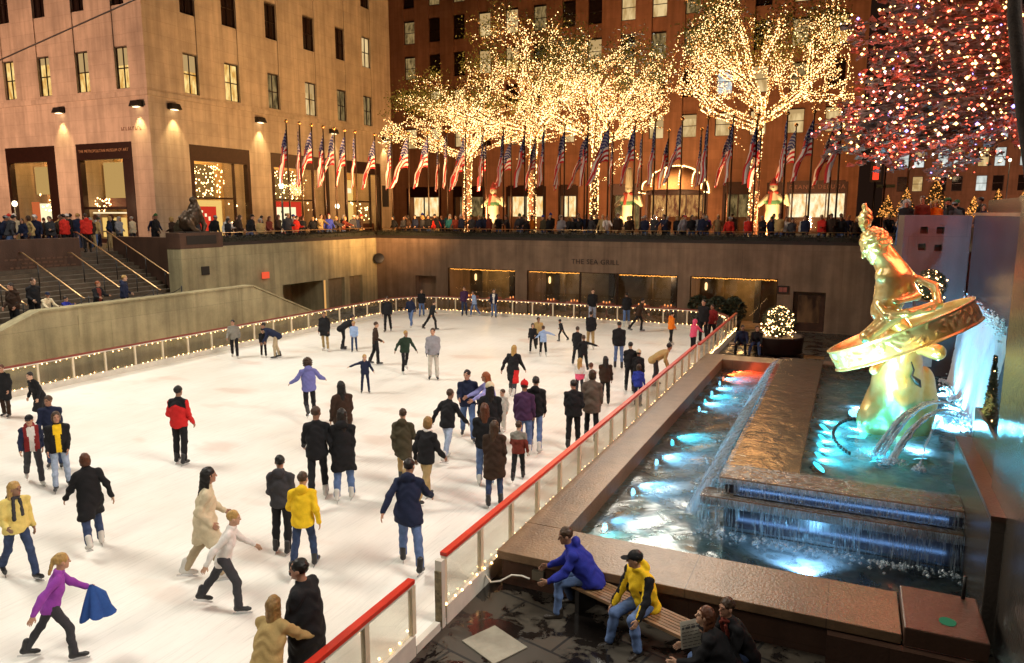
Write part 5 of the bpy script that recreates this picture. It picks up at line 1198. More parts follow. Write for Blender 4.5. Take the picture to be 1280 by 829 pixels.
# ================================================================ LIT STREET TREES
M_BARK = pbr('bark', (.10,.06,.035), rough=.9, var=.4, scale=6, bump=.6, bscale=18)
M_LEAFT = pbr('thin_leaf', (.13,.15,.03), rough=.6, var=.4, scale=3)
def lit_tree(x, y, h, rad, seed, lab, trunk_split=.42, leafy=True):
    r = random.Random(seed); t = empty('lit_tree', (x, y, 4.05), 0, lab, 'tree', 'trees wrapped in strings of lights')
    trunk = MB(); limbs = MB(); bulbs = MB(); leaves = MB(); zs = h*trunk_split; tips = []
    def wrap(pts, rr, sp, jit, sz=.030):
        for a, b in zip(pts[:-1], pts[1:]):
            d = b-a; L = d.length; k = max(1, int(L/sp))
            for q in range(k):
                p = a.lerp(b, (q+r.random())/k); ang = r.uniform(0, 6.28); ax = d.normalized(); s1 = ax.orthogonal().normalized(); s2 = ax.cross(s1)
                bulbs.octa(p+(s1*math.cos(ang)+s2*math.sin(ang))*(rr+r.uniform(0,jit)), sz*r.uniform(.7,1.6), r.random() < .40)
    tp = [Vector((0,0,-.05)), Vector((.06*r.uniform(-1,1),0,zs*.5)), Vector((.15*r.uniform(-1,1),.1,zs))]
    trunk.tube(tp, [.30,.24,.20], 10)
    wrap(tp, .27, .014, .05, .034)
    def branch(p, d, L, rad_, depth):
        pts = [p]; q = p; n = 4
        for k in range(n):
            d = (d+Vector((r.uniform(-1,1),r.uniform(-1,1),r.uniform(-.6,.8)))*.22).normalized(); q = q+d*(L/n); pts.append(q)
        limbs.tube(pts, [rad_*(1-.45*k/n) for k in range(n+1)], 6 if depth < 2 else 4, caps=False)
        wrap(pts, rad_+.02, [.020,.030,.080,.16,.25][min(depth,4)], .04, .030)
        if depth >= 4 or L < .55: tips.append((pts[-1], d)); return
        nb = r.choice((3,3,4)) if depth < 2 else r.choice((2,3,3))
        for k in range(nb):
            f = r.uniform(.45, 1.0) if k else 1.0; idx = min(n, int(f*n)); bp = pts[idx]
            nd = (d+Vector((r.uniform(-1,1),r.uniform(-1,1),r.uniform(-.75,.75)))*.85)
            out = Vector((bp.x,bp.y,0)); out = out.normalized() if out.length > .2 else Vector((0,0,0))
            nd = (nd+out*.45+Vector((0,0,.32 if bp.z < zs+.9 else (.04 if bp.z < h*.8 else -.3)))).normalized()
            if (bp.x**2+bp.y**2)**.5 > rad*.92: nd = (nd-out*1.0).normalized()
            branch(bp, nd, L*r.uniform(.60,.80), rad_*.6, depth+1)
    nl = 8
    for k in range(nl):
        a = 6.28*k/nl+r.uniform(-.3,.3); tilt = r.uniform(.95, 1.35) if k % 3 else r.uniform(.15,.5)
        branch(tp[2]-Vector((0,0,r.uniform(0,.8))), Vector((math.cos(a)*math.sin(tilt), math.sin(a)*math.sin(tilt), math.cos(tilt)*.9)), h*.28, .13, 0)
    top = max(p.z for p, _ in tips); mx_r = sorted((p.x**2+p.y**2)**.5 for p, _ in tips)[int(len(tips)*.94)]
    sx = rad/mx_r; sz = (h-zs)/(top-zs)
    def fit(m):
        m.v = [((vx*(1+(sx-1)*min(1,max(0,(vz-zs+1)/2)))), vy*(1+(sx-1)*min(1,max(0,(vz-zs+1)/2))), vz if vz < zs else zs+(vz-zs)*sz) for vx, vy, vz in m.v]
    if leafy:
        for p, d in tips:
            for _ in range(16):
                c = p+Vector((r.gauss(0,.35), r.gauss(0,.35), r.gauss(.15,.35))); s = r.uniform(.07,.13); a = Vector((r.uniform(-1,1),r.uniform(-1,1),r.uniform(-1,1))).normalized(); b = a.orthogonal().normalized()
                if c.z < zs+(top-zs)*.45: continue
                leaves.add([c-a*s, c+b*s*.5, c+a*s, c-b*s*.5], [(0,1,2,3)])
    fit(limbs); fit(bulbs); fit(leaves)
    trunk.build('trunk', M_BARK, t); limbs.build('limbs', M_BARK, t); bulbs.build('light_string', [M_BULBT, M_BULBT2], t)
    if leaves.v: leaves.build('foliage', M_LEAFT, t)
    lamp('tree_glow', 'POINT', (x, y-1.0, 4.05+h*.66), 900, (1,.50,.15), size=2.6); lamp('tree_glow', 'POINT', (x, y+1.5, 4.05+h*.6), 900, (1,.40,.11), size=2.4)
    return len(bulbs.v)//6
_nb = [lit_tree(-27.7,52,12.6,6.4,5,'lit tree nearest the limestone building, crown spreading low over the flags', .52),
 lit_tree(-22.2,52,16.4,6.2,8,'tallest middle lit tree with thin green foliage on top', .48), lit_tree(-17.3,52,15.0,4.9,13,'lit tree just before the arched canopy, its crown merging with the next', .48),
 lit_tree(-6.2,52,16.8,4.7,21,'lit tree standing alone past the arched canopy, widest crown of lights', .46)]
print('bulbs', _nb)
# ================================================================ GREAT FIR WITH COLOURED LIGHTS
def fir(x, y, zb, h, rad, z0, seed):
    r = random.Random(seed); t = empty('christmas_tree', (x, y, zb), 0, 'huge fir covered in red, white and blue lights above the fountain', 'tree')
    tr = MB(); tr.tube([(0,0,0),(0,0,h*.96)], [.45,.06], 10); tr.build('trunk', M_BARK, t)
    br = MB(); nd = MB(); bl = MB()
    zz = z0
    while zz < h*.97:
        R_ = rad*(1-(zz-z0)/(h-z0))**.62; nbr = max(5, int(R_*4.2)) if zz < 9.5 else max(4, int(R_*2.0))
        for k in range(nbr):
            a = 6.2832*(k+r.random())/nbr; L = R_*r.uniform(.82,1.06); d = Vector((math.cos(a), math.sin(a), 0)); pz = zz+r.uniform(-.2,.2)
            pts = [Vector((0,0,pz))+d*(L*f)+Vector((0,0,(-.9*f*(1-.55*f)*.22-.14*max(0,1-(zz-z0)/1.5)*f**3)*L)) for f in (0,.35,.7,1)]
            br.tube(pts, [.07,.05,.03,.012], 5, caps=False)
            n = int(L*(16 if zz < 9.5 else 7)); sd2 = Vector((-d.y, d.x, 0))
            for q in range(n):
                f = r.uniform(.25,1)**.75; i = min(2, int(f*3)); p = pts[0].lerp(pts[3], f); p.z = pts[i].lerp(pts[i+1], f*3-i).z if i < 3 else p.z
                w_ = (1-f*.55)*1.0; off = r.uniform(-1,1)*w_; p2 = p+sd2*off+Vector((0,0,r.uniform(-.35,.12)))
                for _ in range(3):
                    u = (d*.8+sd2*math.copysign(.7, off)+Vector((0,0,r.uniform(-.4,.3)))).normalized()*r.uniform(.16,.30); v_ = Vector((r.uniform(-1,1),r.uniform(-1,1),r.uniform(-1,1)))*.05
                    nd.add([p2-u*.5-v_, p2-u*.1+v_*1.6, p2+u*.5, p2-u*.1-v_*1.6], [(0,1,2,3)])
                if r.random() < .62: bl.octa(p2+Vector((r.uniform(-.1,.1),r.uniform(-.1,.1),.04)), r.uniform(.016,.040), r.choices((0,1,2,3,4),(46,34,11,4,5))[0])
        zz += .36 if zz < 9.5 else .75
    br.build('branches', M_BARK, t); nd.build('foliage', pbr('fir_needles_redlit', (.17,.085,.065), rough=.6, var=.5, scale=4), t)  # red glow of the bulbs is put into the needle colour
    bl.build('coloured_lights', [glow('fir_bulb_amber', (1,.55,.18), 8), glow('fir_bulb_red', (1,.10,.05), 5), glow('fir_bulb_pink', (1,.32,.30), 5), glow('fir_bulb_violet', (.35,.28,1), 5), glow('fir_bulb_white', (1,.85,.65), 8)], t)
    return len(bl.v)//6
print('fir bulbs', fir(6.3, 20.5, 4.05, 24, 7.1, 4.95, 4))
for p_ in ((4.3,17.5,8.2),(2.2,19.5,10.0),(6,15.2,9.2),(1.2,21,8.3),(4,17,12.5)): lamp('fir_glow', 'POINT', p_, 1300, (1,.15,.085), size=1.2)
# ================================================================ FOUNTAIN
def water_mat(name, tint, milky, rough, sc, bstr, flow=None, dfr=.25):
    m, nt, out = new_mat(name); g = N(nt, 'ShaderNodeNewGeometry'); src = g.outputs['Position']
    if flow:
        mp = N(nt, 'ShaderNodeMapping'); mp.inputs['Scale'].default_value = flow; nt.links.new(src, mp.inputs[0]); src = mp.outputs[0]
    n1 = N(nt, 'ShaderNodeTexNoise', i_Scale=sc, i_Detail=4.0, i_Roughness=.55, i_Distortion=.9); nt.links.new(src, n1.inputs['Vector'])
    bp = N(nt, 'ShaderNodeBump', i_Strength=bstr, i_Distance=.05); nt.links.new(n1.outputs['Fac'], bp.inputs['Height'])
    t = N(nt, 'ShaderNodeBsdfTransparent'); t.inputs[0].default_value = rgba(tint)
    tr = N(nt, 'ShaderNodeBsdfTranslucent'); tr.inputs[0].default_value = (.75,.85,.9,1); df = N(nt, 'ShaderNodeBsdfDiffuse'); df.inputs[0].default_value = (.6,.68,.7,1)
    ad = N(nt, 'ShaderNodeMixShader'); ad.inputs[0].default_value = dfr; nt.links.new(tr.outputs[0], ad.inputs[1]); nt.links.new(df.outputs[0], ad.inputs[2])
    mk = N(nt, 'ShaderNodeMapRange'); mk.inputs['From Min'].default_value = .3; mk.inputs['From Max'].default_value = .75; mk.inputs['To Min'].default_value = milky*.4; mk.inputs['To Max'].default_value = milky*1.6; nt.links.new(n1.outputs['Fac'], mk.inputs['Value'])
    m1 = N(nt, 'ShaderNodeMixShader'); nt.links.new(mk.outputs[0], m1.inputs[0]); nt.links.new(t.outputs[0], m1.inputs[1]); nt.links.new(ad.outputs[0], m1.inputs[2])
    gl = N(nt, 'ShaderNodeBsdfGlossy', i_Roughness=rough); nt.links.new(bp.outputs[0], gl.inputs['Normal'])
    fr = front_fresnel(nt, 1.33, bp.outputs[0])
    m2 = N(nt, 'ShaderNodeMixShader'); nt.links.new(fr.outputs[0], m2.inputs[0]); nt.links.new(m1.outputs[0], m2.inputs[1]); nt.links.new(gl.outputs[0], m2.inputs[2])
    nt.links.new(m2.outputs[0], out.inputs[0]); return m
M_WATER = water_mat('pool_water', (.62,.82,.86), .34, .12, 3.0, .14, dfr=.03)
M_WATERU = water_mat('basin_water', (.50,.86,.90), .40, .10, 3.5, .22, dfr=.03)
M_FOAM = water_mat('falling_water', (.95,.97,1), .34, .2, 7.0, .8, flow=(1, 1, .10))
M_FOAMX = water_mat('sheeting_water', (.95,.97,1), .34, .15, 7.0, .8, flow=(1, 1, .12))
M_JET = water_mat('jet_water', (.97,.99,1), 1.1, .45, 9.0, .4, dfr=.5)
M_POOLF = pbr('pool_floor', (.06,.05,.03), rough=.6, col2=(.12,.09,.05), scale=3.5, bump=.3, bscale=12)
M_BASINF = pbr('basin_floor', (.08,.13,.13), rough=.5, col2=(.15,.20,.19), scale=3, bump=.3, bscale=10)
M_COPPER = stone('wet_step_stone', (.10,.056,.026), (.088,.05,.024), 1.7, 4.0, .006, rough=.55, stain=.45, axis='xy', vstreak=False, spec=.15)
fo = empty('fountain', (-1, 18, 0), 0, 'stone fountain with long lower pool and stepped upper basin under the gilded statue', 'fountain')
def fb_(name, m, *boxes, bev=0.0):
    k = MB()
    for b in boxes: k.box(b[0]+1, b[1]+1, b[2]-18, b[3]-18, b[4], b[5], bev=bev)
    return k.build(name, m, fo)
fb_('side_coping', M_COPE, (-4.93,-4.18,11.362,28.9,-.1,.5), bev=.012)
fb_('front_coping', M_COPE, (-4.93,.90,10.15,11.36,.36,.5), bev=.012)
fb_('front_wall', M_REDGR, (-4.88,.95,10.25,11.34,-.1,.358))
fb_('end_coping', M_COPE, (-4.178,-1.97,27.9,28.9,-.1,.5), bev=.012)
fb_('pool_floor', M_POOLF, (-4.179,-1.9,11.361,27.899,-.32,-.28), (-1.899,1.95,11.361,14.2,-.32,-.28))
fb_('upper_basin_wall', M_COPPER, (-1.92,-.65,13.8,26.2,-.28,1.06), (-.649,1.94,13.8,14.3,-.28,1.06), (-.649,3.1,25.6,26.2,-.28,1.06), bev=.03)
fb_('basin_floor', M_BASINF, (-.648,3.1,14.301,25.6,.55,.60))
fb_('lower_step', M_COPPER, (-2.28,1.94,13.25,13.79,.60,.76), bev=.03)
fb_('step_riser', pbr('dark_riser', (.03,.022,.02), rough=.25, var=.3), (-1.85,1.93,13.45,13.785,-.28,.598), (-1.86,1.935,13.60,13.79,.762,.94))
fb_('upper_lip', M_COPPER, (-1.99,1.942,13.52,13.798,.942,1.062), bev=.03)
# pump house block at the corner and utility cabinet
pk = empty('pump_cover', (1.42, 10.75, 0), 0, 'square brown stone block with a small green glow at the pool corner', 'box')
MB().box(-.50,.45,-.62,.60,.36,.62,bev=.02).build('block', M_REDGR, pk); MB().box(-1.4,.5,-.72,-.58,-.1,.34).build('cabinet_door', M_REDGR, pk)
MB().lathe([(.0,.0),(.10,.0),(.10,.015),(.0,.016)], (0.02,-.25,.62), 16).build('green_lens', glow('green_lens', (.10,.42,.20), .30), pk)
MB().tube([(.28,.52,.62),(.28,.52,.95)], .025).build('pipe', M_IRON, pk)
# water sheets
def wsheet(name, x0, x1, y0, y1, z, m, nx=40, ny=60, amp=.012, seed=0):
    X, Y = np.meshgrid(np.linspace(x0,x1,nx), np.linspace(y0,y1,ny), indexing='ij')
    Z = z+amp*(np.sin(X*7+1.3*np.sin(Y*4+seed))+np.sin(Y*6.3+1.7*np.sin(X*5))+np.sin((X+Y)*11))/2
    V = np.stack([X,Y,Z],-1).reshape(-1,3); i = np.arange((nx-1)*ny).reshape(nx-1,ny)[:,:-1].ravel(); F = np.stack([i,i+ny,i+ny+1,i+1],-1)
    return tag(np_mesh(name, V, F, m), kind='structure')
wsheet('pool_water', -4.178, -1.93, 11.37, 27.89, .16, M_WATER); wsheet('pool_water', -1.929, 1.94, 11.37, 13.44, .16, M_WATER, seed=2)
wsheet('basin_water', -.65, 3.09, 14.3, 25.6, .98, M_WATERU, amp=.016, seed=4)
wsheet('basin_overflow', -1.985, 1.94, 13.53, 14.31, 1.078, M_FOAMX, amp=.003, seed=4); wsheet('basin_overflow', -1.985, -.64, 14.311, 26.1, 1.076, water_mat('thin_film', (.78,.82,.80), .05, .10, 3.2, .3), amp=.003)
wsheet('step_overflow', -2.27, 1.94, 13.26, 13.6, .772, M_FOAMX, amp=.003, seed=6)
def fall(name, p0, p1, ztop, zbot, dx, dy, m, n=90, nz=10, gap=0.0, seed=0, out=.12):
    """falling sheet: leaves the lip, bows out, breaks into strings near the foot"""
    r = random.Random(seed); V = []; F = []
    for i in range(n+1):
        f = i/n; x, y = p0[0]+(p1[0]-p0[0])*f, p0[1]+(p1[1]-p0[1])*f; o = out*(.8+.4*math.sin(i*1.7+seed)*.5+.3*r.random()); zb = zbot+(r.random()*.05)
        for k in range(nz+1):
            s = k/nz; V.append((x+dx*(.02+o*s**.55)+.012*math.sin(i*2.1+k), y+dy*(.02+o*s**.55)+.012*math.cos(i*1.3+k), ztop+(zb-ztop)*s))
    keep = [r.random() > gap for _ in range(n)]
    for i in range(n):
        for k in range(nz):
            if not keep[i] and k > 1: continue
            q = i*(nz+1)+k; F.append((q,q+1,q+nz+2,q+nz+1))
    mb = MB(); mb.add(V, F, 0, True); return tag(mb.build(name, m), kind='structure')
fall('upper_water_curtain', (-1.99,13.5), (1.94,13.5), 1.065, .78, 0, -1, M_FOAM, 520, 6, .62, 3, .05)
fall('lower_water_curtain', (-2.28,13.24), (1.94,13.24), .765, .16, 0, -1, M_FOAM, 520, 8, .66, 4, .07)
fall('side_water_curtain', (-2.0,13.6), (-2.0,26.0), 1.065, .16, -1, 0, M_FOAM, 420, 8, .25, 5, .50)
for i, (y, z, nm) in enumerate(((13.44,.775,'thin blue light strip under the upper falls'),(13.19,.20,'thin blue light strip under the lower falls at water level'))):
    t = empty('light_strip', (0, y, z), 0, nm, 'lamp', 'blue light strips under the stepped falls')
    MB().box(-1.7,1.8,-.012,.012,0,.016).build('housing', M_IRON, t); MB().box(-1.68,1.78,.0125,.0145,.003,.013).build('lens', glow('lens_blue', (.15,.35,1), .12), t)
    l = lamp('strip_lamp', 'AREA', (.05, y+.02, z+.04), 7 if i == 0 else 9, (.20,.45,1), (.05, y+.25, z+.12), sx=3.4, sy=.03)
# foam where the curtains land
mb = MB()
for _ in range(520):
    if rnd.random() < .55: x, y = rnd.uniform(-2.3,1.9), 13.12-abs(rnd.gauss(0,.16))
    else: x, y = -2.42-abs(rnd.gauss(0,.22)), rnd.uniform(13.4,26)
    s = rnd.uniform(.012,.045); mb.octa((x,y,.175), s)
tag(mb.build('splash_foam', M_FOAM), kind='stuff')
# underwater lamps
def pool_light(x, y, z, tgt, col, power, lab, r=.11, disc=6, ang=95, group='underwater lamps of the fountain'):
    t = empty('pool_light', (x, y, z), 0, lab, 'lamp', group)
    q = (Vector(tgt)-Vector((x,y,z))).to_track_quat('Z', 'Y')
    a = MB().lathe([(r*.7,-.12),(r*1.1,-.1),(r*1.1,.0),(r,.005)], (0,0,0), 12).build('housing', M_IRON, t); a.rotation_euler = q.to_euler()
    c = MB().lathe([(.0,.008),(r*.95,.008),(r*.8,.03),(0,.035)], (0,0,0), 12).build('lens', glow('lens_%02d%02d%02d_%d' % (col[0]*20,col[1]*20,col[2]*20,disc), col, disc), t); c.rotation_euler = q.to_euler()
    d = (Vector(tgt)-Vector((x,y,z))).normalized()
    lamp('pool_lamp', 'SPOT', Vector((x,y,z))+d*.08, power, col, tgt, size=.06, angle=ang, blend=.7)
CY = (.06,.74,1); WH = (.22,.66,1); TE = (.12,.85,.72); OR = (1,.16,.03)
Ls = [(12.1,TE,'teal'),(12.9,WH,'white'),(14.9,WH,'pale blue'),(17.0,WH,'cool white'),(18.7,CY,'cyan'),(22.4,WH,'white'),(23.4,CY,'blue-white'),(24.6,WH,'bluish'),(26.2,WH,'violet-white'),(27.0,OR,'orange')]
for i, (y, c, nm) in enumerate(Ls):
    pool_light(-3.98, y, -.06, (-2.7, y-.15, .13), c, (230 if y > 14 else 45) if c != OR else 300, '%s underwater lamp, %s along the rink-side pool wall from the front corner' % (nm, ORD[i]), ang=120)
pool_light(-.3, 11.9, -.08, (-.5,12.9,.15), (.30,.62,1), 260, 'blue-white underwater lamp before the stepped falls', ang=120)
pool_light(-3.7, 27.6, .05, (-2.6,27.2,.1), (1,.06,.015), 420, 'red underwater lamp at the far end of the pool', ang=130)
for i, y in enumerate((15.6,16.3,17.0,17.7,18.6)): pool_light(-.35, y, .82, (.1,y,1.4), CY, 110, 'round cyan lamp in the basin row left of the statue, %s from the front' % ORD[i], r=.15, disc=7, ang=150)
bl = [(.35,18.2,CY,'under the low edge of the ring',40,(.3,18.6,2.6)),(.75,16.4,CY,'where the jets land',36,(.6,16.9,1.6)),(.35,20.4,WH,'behind the low edge of the ring',25,(.8,19.5,3)),(1.55,16.9,WH,'at the right foot of the rock',40,(1.2,18.2,2.6)),(2.3,19.0,WH,'nearest the curtain fall',60,(2.9,21,3.0)),(2.5,21.0,WH,'at the middle of the curtain fall',70,(3.0,22,3.4)),(2.4,22.8,WH,'at the far end of the curtain fall',70,(3.0,23.2,3.2)),(2.1,20.3,WH,'behind the rock',45,(1.5,18.8,3.4))]
for x, y, c, nm, pw, tg in bl: pool_light(x, y, .80, tg, c, pw*20 if x > 1.9 else pw*6, 'bright basin lamp '+nm, r=.21, disc=11, ang=120)
# ================================================================ WALLS BESIDE THE STATUE
M_VIO = stone('streaked_granite', (.042,.032,.042), (.036,.028,.036), 3.2, 2.4, .004, rough=.18, stain=.5, spec=.6)
o = empty('granite_wall', (2.12, 5.65, 0), 0, 'dark polished granite wall close by, reflecting the fountain lights', 'wall')
MB().box(0,.9,-7.5,7.0,-.1,6.05).build('slab', M_GRAN, o); MB().box(-.03,.93,-7.5,7.03,6.052,6.14).build('coping', M_GRAN, o)
o = empty('fountain_side_wall', (2.2, 14, 0), 0, 'stepped granite side wall of the basin with a planter trough on top', 'wall')
MB().box(-.25,.298,-2.6,1.4,-.1,1.76,bev=.015).build('lower_wall', M_GRAN, o); MB().box(-.26,.297,-2.62,1.42,1.762,1.83).build('red_coping', M_REDGR, o)
mb = MB(); mb.box(-.02,.03,-1.2,1.2,1.832,2.46); mb.box(.031,.295,1.15,1.2,1.832,2.46); mb.box(.031,.295,-1.2,-1.15,1.832,2.46); mb.build('trough', M_GRAN, o)
o = empty('curtain_wall', (3.1, 21, 0), 0, 'tall polished wall behind the falling water, violet in the fountain light', 'wall')
MB().box(0,.8,-6,4.0,-.1,5.82).build('slab', M_VIO, o); MB().box(-.05,.8,-6,4.03,5.822,5.90).build('ledge', M_COPE, o); MB().box(.3,.8,-6,4.0,5.902,6.25).build('upstand', M_VIO, o)
o = empty('vent_block', (2.2, 25.5, 0), 0, 'square granite block with four square vent holes beside the falling water', 'building')
mb = MB(); facade(mb, (-.85,0,0), (1,0,0), (0,-1,0), 1.75, -.1, 5.82, [(.42,.62,4.78,4.98,.3,True),(.85,1.05,4.76,4.96,.3,True),(.44,.64,5.28,5.48,.3,True),(.87,1.07,5.28,5.48,.3,True)])
mb.add([(-.85,0,-.1),(-.85,3.5,-.1),(-.85,3.5,5.82),(-.85,0,5.82)], [(0,1,2,3)]); mb.add([(-.85,0,5.82),(.9,0,5.82),(.9,3.5,5.82),(-.85,3.5,5.82)], [(0,1,2,3)]); mb.build('wall', M_BLK if 'M_BLK' in globals() else stone('vent_block_stone', (.10,.072,.074), (.09,.066,.068), 3.0, 2.6, .006, rough=.5, stain=.25), o)
mb = MB()
for a, z in ((.42,4.78),(.85,4.76),(.44,5.28),(.87,5.28)): mb.box(-.85+a+.005,-.85+a+.195,.22,.26,z+.005,z+.195)
mb.build('vent', M_IRON, o)
o = tag(MB().box(-.45,.45,-.02,.02,-.5,.5).build('louvre_panel', pbr('pale_louvre', (.45,.47,.5), rough=.4, var=.15)), 'pale slatted panel at the foot of the block behind the statue', 'panel'); o.location = (1.95, 25.46, 1.75)
# curtain of falling water on the wall
V = []; F = []; r = random.Random(4); ny, nz = 110, 26
for i in range(ny+1):
    y = 18.0+6.9*i/ny; top = 3.50+.07*math.sin(i*.35)+.05*math.sin(i*.9+1)+r.uniform(-.05,.05)-.30*max(0,(y-23.8))
    for k in range(nz+1):
        s = k/nz; V.append((3.04-.05-.22*s**1.6+.025*math.sin(i*1.9+k*.3)+.02*r.random(), y, top+(.96-top)*s))
for i in range(ny):
    for k in range(nz): q = i*(nz+1)+k; F.append((q,q+1,q+nz+2,q+nz+1))
mb = MB(); mb.add(V, F, 0, True)
mw = water_mat('curtain_water', (.97,.98,1), 1.9, .3, 9.0, .7, flow=(1, 1.4, .10), dfr=.8); tag(mb.build('curtain_fall', mw), kind='structure')
mb = MB()
for _ in range(500):
    yy = rnd.uniform(18,24.6); mb.octa((3.0-abs(rnd.gauss(0,.06)), yy, 3.50+rnd.gauss(0,.09)-.30*max(0,(yy-23.8))), rnd.uniform(.012,.04))
for _ in range(300): mb.octa((2.78-abs(rnd.gauss(0,.16)), rnd.uniform(18,24.6), 1.0+abs(rnd.gauss(0,.07))), rnd.uniform(.015,.05))
tag(mb.build('curtain_spray', mw), kind='stuff')
# jets
def jet(pts, r0, r1, lab, seed=0):
    t = empty('water_jet', pts[0], 0, lab, 'water jet', 'arching jets round the statue'); rr = random.Random(seed); P0 = Vector(pts[0])
    def curve(j):
        out = []
        a, b, c = [Vector(p)-P0 for p in pts]
        for k in range(19): f = k/18; q = a*(1-f)**2+b*2*f*(1-f)+c*f*f; out.append(q+Vector((rr.uniform(-1,1),rr.uniform(-1,1),rr.uniform(-1,1)))*j*f)
        return out
    nst = 16 if r1 > .04 else 4
    for s in range(nst):
        mb = MB(); off = Vector((rr.uniform(-1,1),rr.uniform(-1,1),rr.uniform(-.6,.6)))*(r1*1.3 if nst > 2 else .01); c = curve(.03); mb.tube([q+off*(k/18) for k, q in enumerate(c)], [(r0*.30+(r1*.26-r0*.30)*k/18)*(1+.35*math.sin(k*1.9+s)) for k in range(19)], 6); mb.build('stream', M_JET, t)
    m2 = MB()
    for k in range(90):
        f = rr.random(); a, b, c2 = [Vector(p)-P0 for p in pts]; q = a*(1-f)**2+b*2*f*(1-f)+c2*f*f; m2.octa((q.x+rr.gauss(0,r1*1.1*f+.01), q.y+rr.gauss(0,r1*1.1*f+.01), q.z+rr.gauss(0,r1*.9*f+.01)), rr.uniform(.005,.013))
    for k in range(110): q = Vector(pts[2])-P0; m2.octa((q.x+rr.gauss(0,r1*2.2), q.y+rr.gauss(0,r1*2.2), q.z+abs(rr.gauss(0,.05))), rr.uniform(.012,.04))
    m2.build('splash', M_FOAM, t)
jet([(2.35,17.9,1.75),(1.45,17.6,2.35),(.72,16.35,.98)], .045, .085, 'thick white jet arching before the gilded rock', 1)
jet([(2.30,17.5,1.75),(1.6,17.1,2.2),(.95,16.0,.98)], .035, .06, 'second white jet landing beside the thick one', 2)
jet([(2.15,16.9,1.72),(1.75,16.6,2.30),(1.42,15.7,.98)], .014, .02, 'thin single jet falling near the side wall', 3)
# ================================================================ GILDED STATUE (generic leaning figure with a broad hoop)
def gold():
    m, nt, out = new_mat('gilding'); b = N(nt, 'ShaderNodeBsdfPrincipled', i_Metallic=.7, i_Roughness=.32); b.inputs['Coat Weight'].default_value = .9; b.inputs['Coat Roughness'].default_value = .22; b.inputs['Coat IOR'].default_value = 1.7; g = N(nt, 'ShaderNodeNewGeometry')
    n = N(nt, 'ShaderNodeTexNoise', i_Scale=3.0, i_Detail=5.0); nt.links.new(g.outputs['Position'], n.inputs['Vector'])
    rp = N(nt, 'ShaderNodeValToRGB'); rp.color_ramp.elements[0].color = (.86,.56,.15,1); rp.color_ramp.elements[1].color = (.97,.74,.30,1); rp.color_ramp.elements[0].position = .35; rp.color_ramp.elements[1].position = .65
    nt.links.new(n.outputs['Fac'], rp.inputs[0]); nt.links.new(rp.outputs[0], b.inputs['Base Color'])
    n2 = N(nt, 'ShaderNodeTexNoise', i_Scale=26.0, i_Detail=3.0); nt.links.new(g.outputs['Position'], n2.inputs['Vector']); bp = N(nt, 'ShaderNodeBump', i_Strength=.22, i_Distance=.02); nt.links.new(n2.outputs['Fac'], bp.inputs['Height']); nt.links.new(bp.outputs[0], b.inputs['Normal'])
    nt.links.new(b.outputs[0], out.inputs[0]); return m
M_GOLD = gold()
SX, SY = 1.1, 18.2
sg = empty('gilded_statue', (SX, SY, .6), 0, 'gilded statue of a leaning figure with a broad tilted hoop on a golden rock', 'statue')
Q = lambda x, y, z: (x-SX, y-SY, z-.6)
rock = [('c', Q(1.12,18.75,.5), Q(1.10,18.55,1.6), .66, .60), dict(p=('c', Q(1.12,18.5,1.6), Q(1.05,18.3,2.9), .58, .46), k=.15), dict(p=('e', Q(.72,18.4,1.2), (.40,.42,.62)), k=.12), dict(p=('e', Q(1.6,18.6,1.6), (.34,.4,.9)), k=.06)]
V, F = surf(rock, .04, k=.1, noise=.012, nscale=4.5, seed=2); np_mesh('rock', V, F, M_GOLD, sg)
mb = MB(); cr = [Q(1.30,17.86,2.72),Q(1.36,17.83,2.55),Q(1.33,17.80,2.42),Q(1.45,17.80,2.30),Q(1.52,17.86,2.18)]; mb.tube(cr, [.01,.02,.03,.075,.02], 6); mb.build('crevice', M_IRON, sg)
# hoop: broad band, tilted to the side
hp_c = Vector(Q(1.10,18.1,3.26)); Rr, Hh, Tk = 1.52, .235, .055
_f = Vector((SX, SY, 3.3-5.9)).normalized(); _r = _f.cross(Vector((0,0,1))).normalized(); _u = _r.cross(_f)   # hoop plane: one side up, almost level with the eye
_n = (_u*math.cos(R(26.5))-_r*math.sin(R(26.5))-_f*.10).normalized(); _a = _n.orthogonal().normalized(); _b = _n.cross(_a)
ns = 420; nz = 22; tt = np.arange(ns)/ns*2*np.pi
zz_ = np.linspace(-Hh, Hh, nz); TH, ZZ = np.meshgrid(tt, zz_, indexing='ij')
rel = np.zeros_like(TH); rs = np.random.RandomState(5)
for i in range(150):     # cast low relief: overlapping rounded lumps and ridges
    c0, z0 = rs.uniform(0, 2*np.pi), rs.uniform(-Hh*.7, Hh*.7); an = rs.uniform(0, np.pi); la_, lb_ = rs.uniform(.05,.13), rs.uniform(.018,.045)
    du = ((TH-c0+np.pi) % (2*np.pi)-np.pi)*Rr; dv = ZZ-z0; p_ = du*np.cos(an)+dv*np.sin(an); q_ = -du*np.sin(an)+dv*np.cos(an)
    rel = np.maximum(rel, np.sqrt(np.maximum(0, 1-(p_/la_)**2-(q_/lb_)**2))*rs.uniform(.010,.024))
edge = np.abs(ZZ) > Hh*.84; RR = Rr+np.where(edge, .035, rel)
prof = np.stack([RR*np.cos(TH), RR*np.sin(TH), ZZ], -1)
inner = np.stack([(Rr-Tk)*np.cos(TH[:, [-1, 0]]), (Rr-Tk)*np.sin(TH[:, [-1, 0]]), np.stack([np.full(ns, Hh), np.full(ns, -Hh)], 1)], -1)
L3 = np.concatenate([prof, inner], 1); k = L3.shape[1]; B3 = np.array([list(_a), list(_b), list(_n)])
